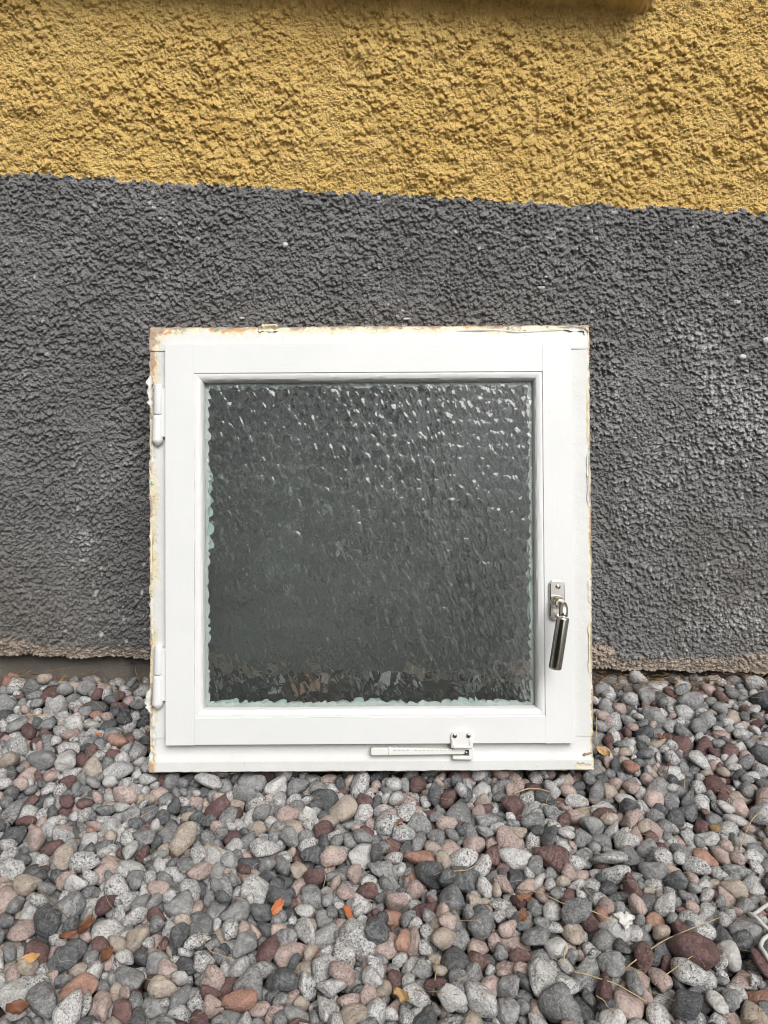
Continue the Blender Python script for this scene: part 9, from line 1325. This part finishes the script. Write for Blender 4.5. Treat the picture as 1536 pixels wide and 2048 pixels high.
LEAVES = [(-0.1124, -0.4826, 0.03, 0.012, 62, 0.25, 'o', 'left one of two bright orange leaf fragments amid the gravel', (25, -12)), (-0.0372, -0.4874, 0.032, 0.013, 112, 0.15, 'o', 'right one of two bright orange leaf fragments amid the gravel', (25, -12)), (-0.3426, -0.5524, 0.036, 0.012, 8, 0.3, 'a', 'amber and cream folded leaf at the front left', (25, -12)), (0.0169, -0.5964, 0.034, 0.014, -50, 0.4, 't', 'tan folded leaf at the very front of the gravel', (25, -12)), (-0.3038, -0.5139, 0.034, 0.018, 70, 1.1, 'b', 'dark brown curled leaf, middle one of three at the front left', (12, 8)), (-0.2711, -0.5466, 0.032, 0.012, 80, 0.9, 'b', 'rust brown curled leaf strip, rightmost of three at the front left', (12, 8)), (-0.3146, -0.5253, 0.034, 0.01, 35, 0.8, 'b', 'narrow brown curled leaf, leftmost of three at the front left', (12, 8)), (0.1492, -0.4742, 0.026, 0.012, 15, 0.5, 'b', 'reddish brown leaf scrap right of the orange leaves', (12, 8)), (0.143, -0.5009, 0.02, 0.012, 50, 0.7, 'b', 'small crumpled brown leaf just in front of the reddish leaf scrap', (12, 8)), (-0.3287, -0.6091, 0.03, 0.02, 20, 0.9, 'b', 'crumpled brown leaf in the front left corner', (12, 8)), (0.3649, 0.0236, 0.034, 0.014, -20, 0.3, 'a', 'amber leaf lodged under the plinth right of the window', (12, 8)), (0.3982, -0.1733, 0.022, 0.015, 60, 0.6, 'b', 'brown leaf scrap on the gravel well right of the frame', (12, 8)), (0.3093, -0.1949, 0.034, 0.02, -30, 0.8, 't', 'pale crumpled leaf beside the lower frame corner', (12, 8)), (-0.4149, -0.1628, 0.016, 0.008, 10, 0.5, 'o', 'small orange leaf scrap left of the lower hinge', (12, 8)), (0.0193, -0.3597, 0.018, 0.01, 60, 0.4, 'b', 'small red brown leaf under the window stay', (12, 8)), (0.4747, -0.0227, 0.022, 0.01, 70, 0.6, 'a', 'orange brown leaf tip at the foot of the plinth', (12, 8))]
for i, (x, y, L, W_, rot, curl, mt, lab, tl) in enumerate(LEAVES):
    leaf('leaf_fragment' if 'fragment' in lab or 'scrap' in lab else 'dry_leaf', x, y, L, W_, rot, curl, {'o': LEAF_ORANGE, 'b': LEAF_BROWN, 't': LEAF_TAN, 'a': LEAF_AMBER}[mt], lab, i, tl)
# lichen flake
lz = top_z(.246, -.508)
v = d3*np.array([.0085, .0105, .0022]); ang_ = np.arctan2(v[:, 1], v[:, 0]); v = v*(1+.28*np.sin(ang_*3+.6)+.18*np.sin(ang_*7+1)+.12*np.sin(ang_*13))[:, None]+np.stack([0*ang_, 0*ang_, .0022*vnoise(v[:, 0]*400, v[:, 1]*400, 90)], 1)+np.array([.2462, -.505, lz+.004])
tag(link('lichen_flake', quick_mesh('lichen_flake', v, f3), LICHEN), 'small white ragged lichen flake lying between the pebbles', 'lichen')
# braided cord lying at the picture's edge
cp = np.array([(.4150, -.470), (.3900, -.482), (.3790, -.494), (.3840, -.506), (.3930, -.520), (.3770, -.529), (.3690, -.540), (.3720, -.562), (.3920, -.585), (.44, -.60)])
tt = np.linspace(0, 1, 150); sg = np.linspace(0, 1, len(cp)); cx_ = np.interp(tt, sg, cp[:, 0]); cy_ = np.interp(tt, sg, cp[:, 1])
for k in range(25): cx_[1:-1] = (cx_[:-2]+2*cx_[1:-1]+cx_[2:])/4; cy_[1:-1] = (cy_[:-2]+2*cy_[1:-1]+cy_[2:])/4
cz_ = np.array([top_z(a, b) for a, b in zip(cx_, cy_)])
for k in range(60): cz_ = np.convolve(np.pad(cz_, 1, 'edge'), [.25, .5, .25], 'valid')
cz_ = cz_+.006
croot = empty('braided_cord', Matrix.Translation((.38, -.53, float(cz_.mean())))); tag(croot, 'thin grey braided cord snaking over the pebbles', 'cord')
for s_ in range(3):
    ph = tt*2*math.pi*46+s_*2.094
    tx = np.gradient(cx_); ty = np.gradient(cy_); ln = np.hypot(tx, ty)+1e-9
    pts = np.stack([cx_+(-ty/ln)*.0010*np.cos(ph), cy_+(tx/ln)*.0010*np.cos(ph), cz_+.0010*np.sin(ph)], 1)
    tq = np.linspace(0, 1, 700); pts = np.stack([np.interp(tq, tt, cx_)+np.interp(tq, tt, -ty/ln)*.0010*np.cos(tq*2*math.pi*46+s_*2.094), np.interp(tq, tt, cy_)+np.interp(tq, tt, tx/ln)*.0010*np.cos(tq*2*math.pi*46+s_*2.094), np.interp(tq, tt, cz_)+.0010*np.sin(tq*2*math.pi*46+s_*2.094)], 1)
    q = link('strand', tube_mesh(pts, .0011, 6), CORD, croot); q.matrix_parent_inverse = croot.matrix_world.inverted()
# pine needles and straw bits gathered at the foot of the wall
rn_ = np.random.RandomState(31)
def needles(name, n, fx, fy, mat, Lr, rad):
    V = []; F = []; c = 0
    for k in range(n):
        x = fx(); y = fy(x); a = rn_.uniform(0, math.pi*2); L = rn_.uniform(*Lr); z = top_z(x, y)
        el_ = rn_.uniform(-.15, .45); dx, dy, dz = math.cos(a)*math.cos(el_)*L, math.sin(a)*math.cos(el_)*L*.7, math.sin(el_)*L
        if y+dy > .012: dy = -abs(dy)
        bend = rn_.uniform(-.15, .15)*L; pts = []
        for t in (0, .33, .66, 1): pts.append((x+dx*t-dy/L*bend*math.sin(math.pi*t), y+dy*t+dx/L*bend*math.sin(math.pi*t), z+.0025+dz*t))
        for i, p in enumerate(pts):
            for j in range(3): V.append((p[0]+rad*math.cos(j*2.094), p[1]+rad*.3*math.cos(j*2.094+1), p[2]+rad*math.sin(j*2.094)))
        for i in range(3):
            for j in range(3): F.append((c+i*3+j, c+i*3+(j+1) % 3, c+(i+1)*3+(j+1) % 3, c+(i+1)*3+j))
        c += 12
    return tag(link(name, pymesh(name, V, F), mat), kind='stuff')
def wallx(): return rn_.uniform(.27, .66) if rn_.rand() < .72 else rn_.uniform(-.66, -.30)
o = needles('pine_needle_litter', 420, wallx, lambda x: -abs(rn_.randn())*.045+.012, NEEDLE, (.015, .05), .0005)
o['label'] = 'dry brown needles caught in the gravel along the wall foot'
o = needles('straw_litter', 240, lambda: rn_.uniform(-.55, .60), lambda x: rn_.uniform(-.62, -.02), STRAW, (.012, .045), .00045)
o['label'] = 'thin straw bits scattered over the gravel'

# ------------------------------------------------------------------ tall hedge across the yard: what the glass and the handle mirror
rh = np.random.RandomState(77)
hedge = empty('hedge', Matrix.Translation((-3, -5.2, 0))); tag(hedge, 'tall dark leafy hedge across the yard, mirrored in the window glass', 'hedge', kind='thing')
def hedge_top(x): return 2.85+.25*np.sin(x*1.7)+.2*np.sin(x*4.1+1)-2.5*smooth(.4, 1.4, x)
N = 22000; hx = rh.uniform(-9, 1.5, N); hz = rh.rand(N)**.8*(hedge_top(hx)+.15*rh.randn(N)); side = rh.rand(N); hy = -5.2+np.where(side < .7, .55+.10*rh.randn(N), rh.uniform(-.6, .55, N))
hz = np.where(side < .7, np.minimum(hz, hedge_top(hx)), hedge_top(hx)+.06*rh.randn(N)-.05); hz = np.clip(hz, .03, None)
ce = np.stack([hx, hy, hz], 1); a_ = rh.randn(N, 3); a_ /= np.linalg.norm(a_, axis=1)[:, None]; b_ = np.cross(a_, rh.randn(N, 3)); b_ /= np.linalg.norm(b_, axis=1)[:, None]
sz_ = rh.uniform(.035, .075, N)[:, None]
q = np.stack([ce-a_*sz_, ce+b_*sz_*.5, ce+a_*sz_, ce-b_*sz_*.5], 1).reshape(-1, 3)
LEAFM = m_plain('hedge_leaf', (.075, .105, .05), .5, .4, 0, 0, 8, .4)
lo = link('leaves', quick_mesh('leaves', q, np.arange(4*N).reshape(-1, 4)), LEAFM, hedge, smooth=False); lo.matrix_parent_inverse = hedge.matrix_world.inverted()
cxs = np.linspace(-9, 1.4, 60); ct = np.maximum(hedge_top(cxs)-.15, .1); cv = []; cf = []
for i_, (x_, t_) in enumerate(zip(cxs, ct)):
    cv += [(x_, -4.75, 0), (x_, -4.75, t_), (x_, -5.7, t_), (x_, -5.7, 0)]
    if i_: cf += [(i_*4-4+j_, i_*4-4+(j_+1) % 4, i_*4+(j_+1) % 4, i_*4+j_) for j_ in range(4)]
lo = link('dark_core', pymesh('dark_core', cv, cf+[(0, 1, 2, 3), tuple(len(cv)-4+j_ for j_ in (3, 2, 1, 0))]), m_plain('hedge_inside', (.02, .025, .012), .9, .1, 0, 0, 20, .4), hedge, smooth=False); lo.matrix_parent_inverse = hedge.matrix_world.inverted()  # solid dark block added inside the leaves for the hedge's inner shade
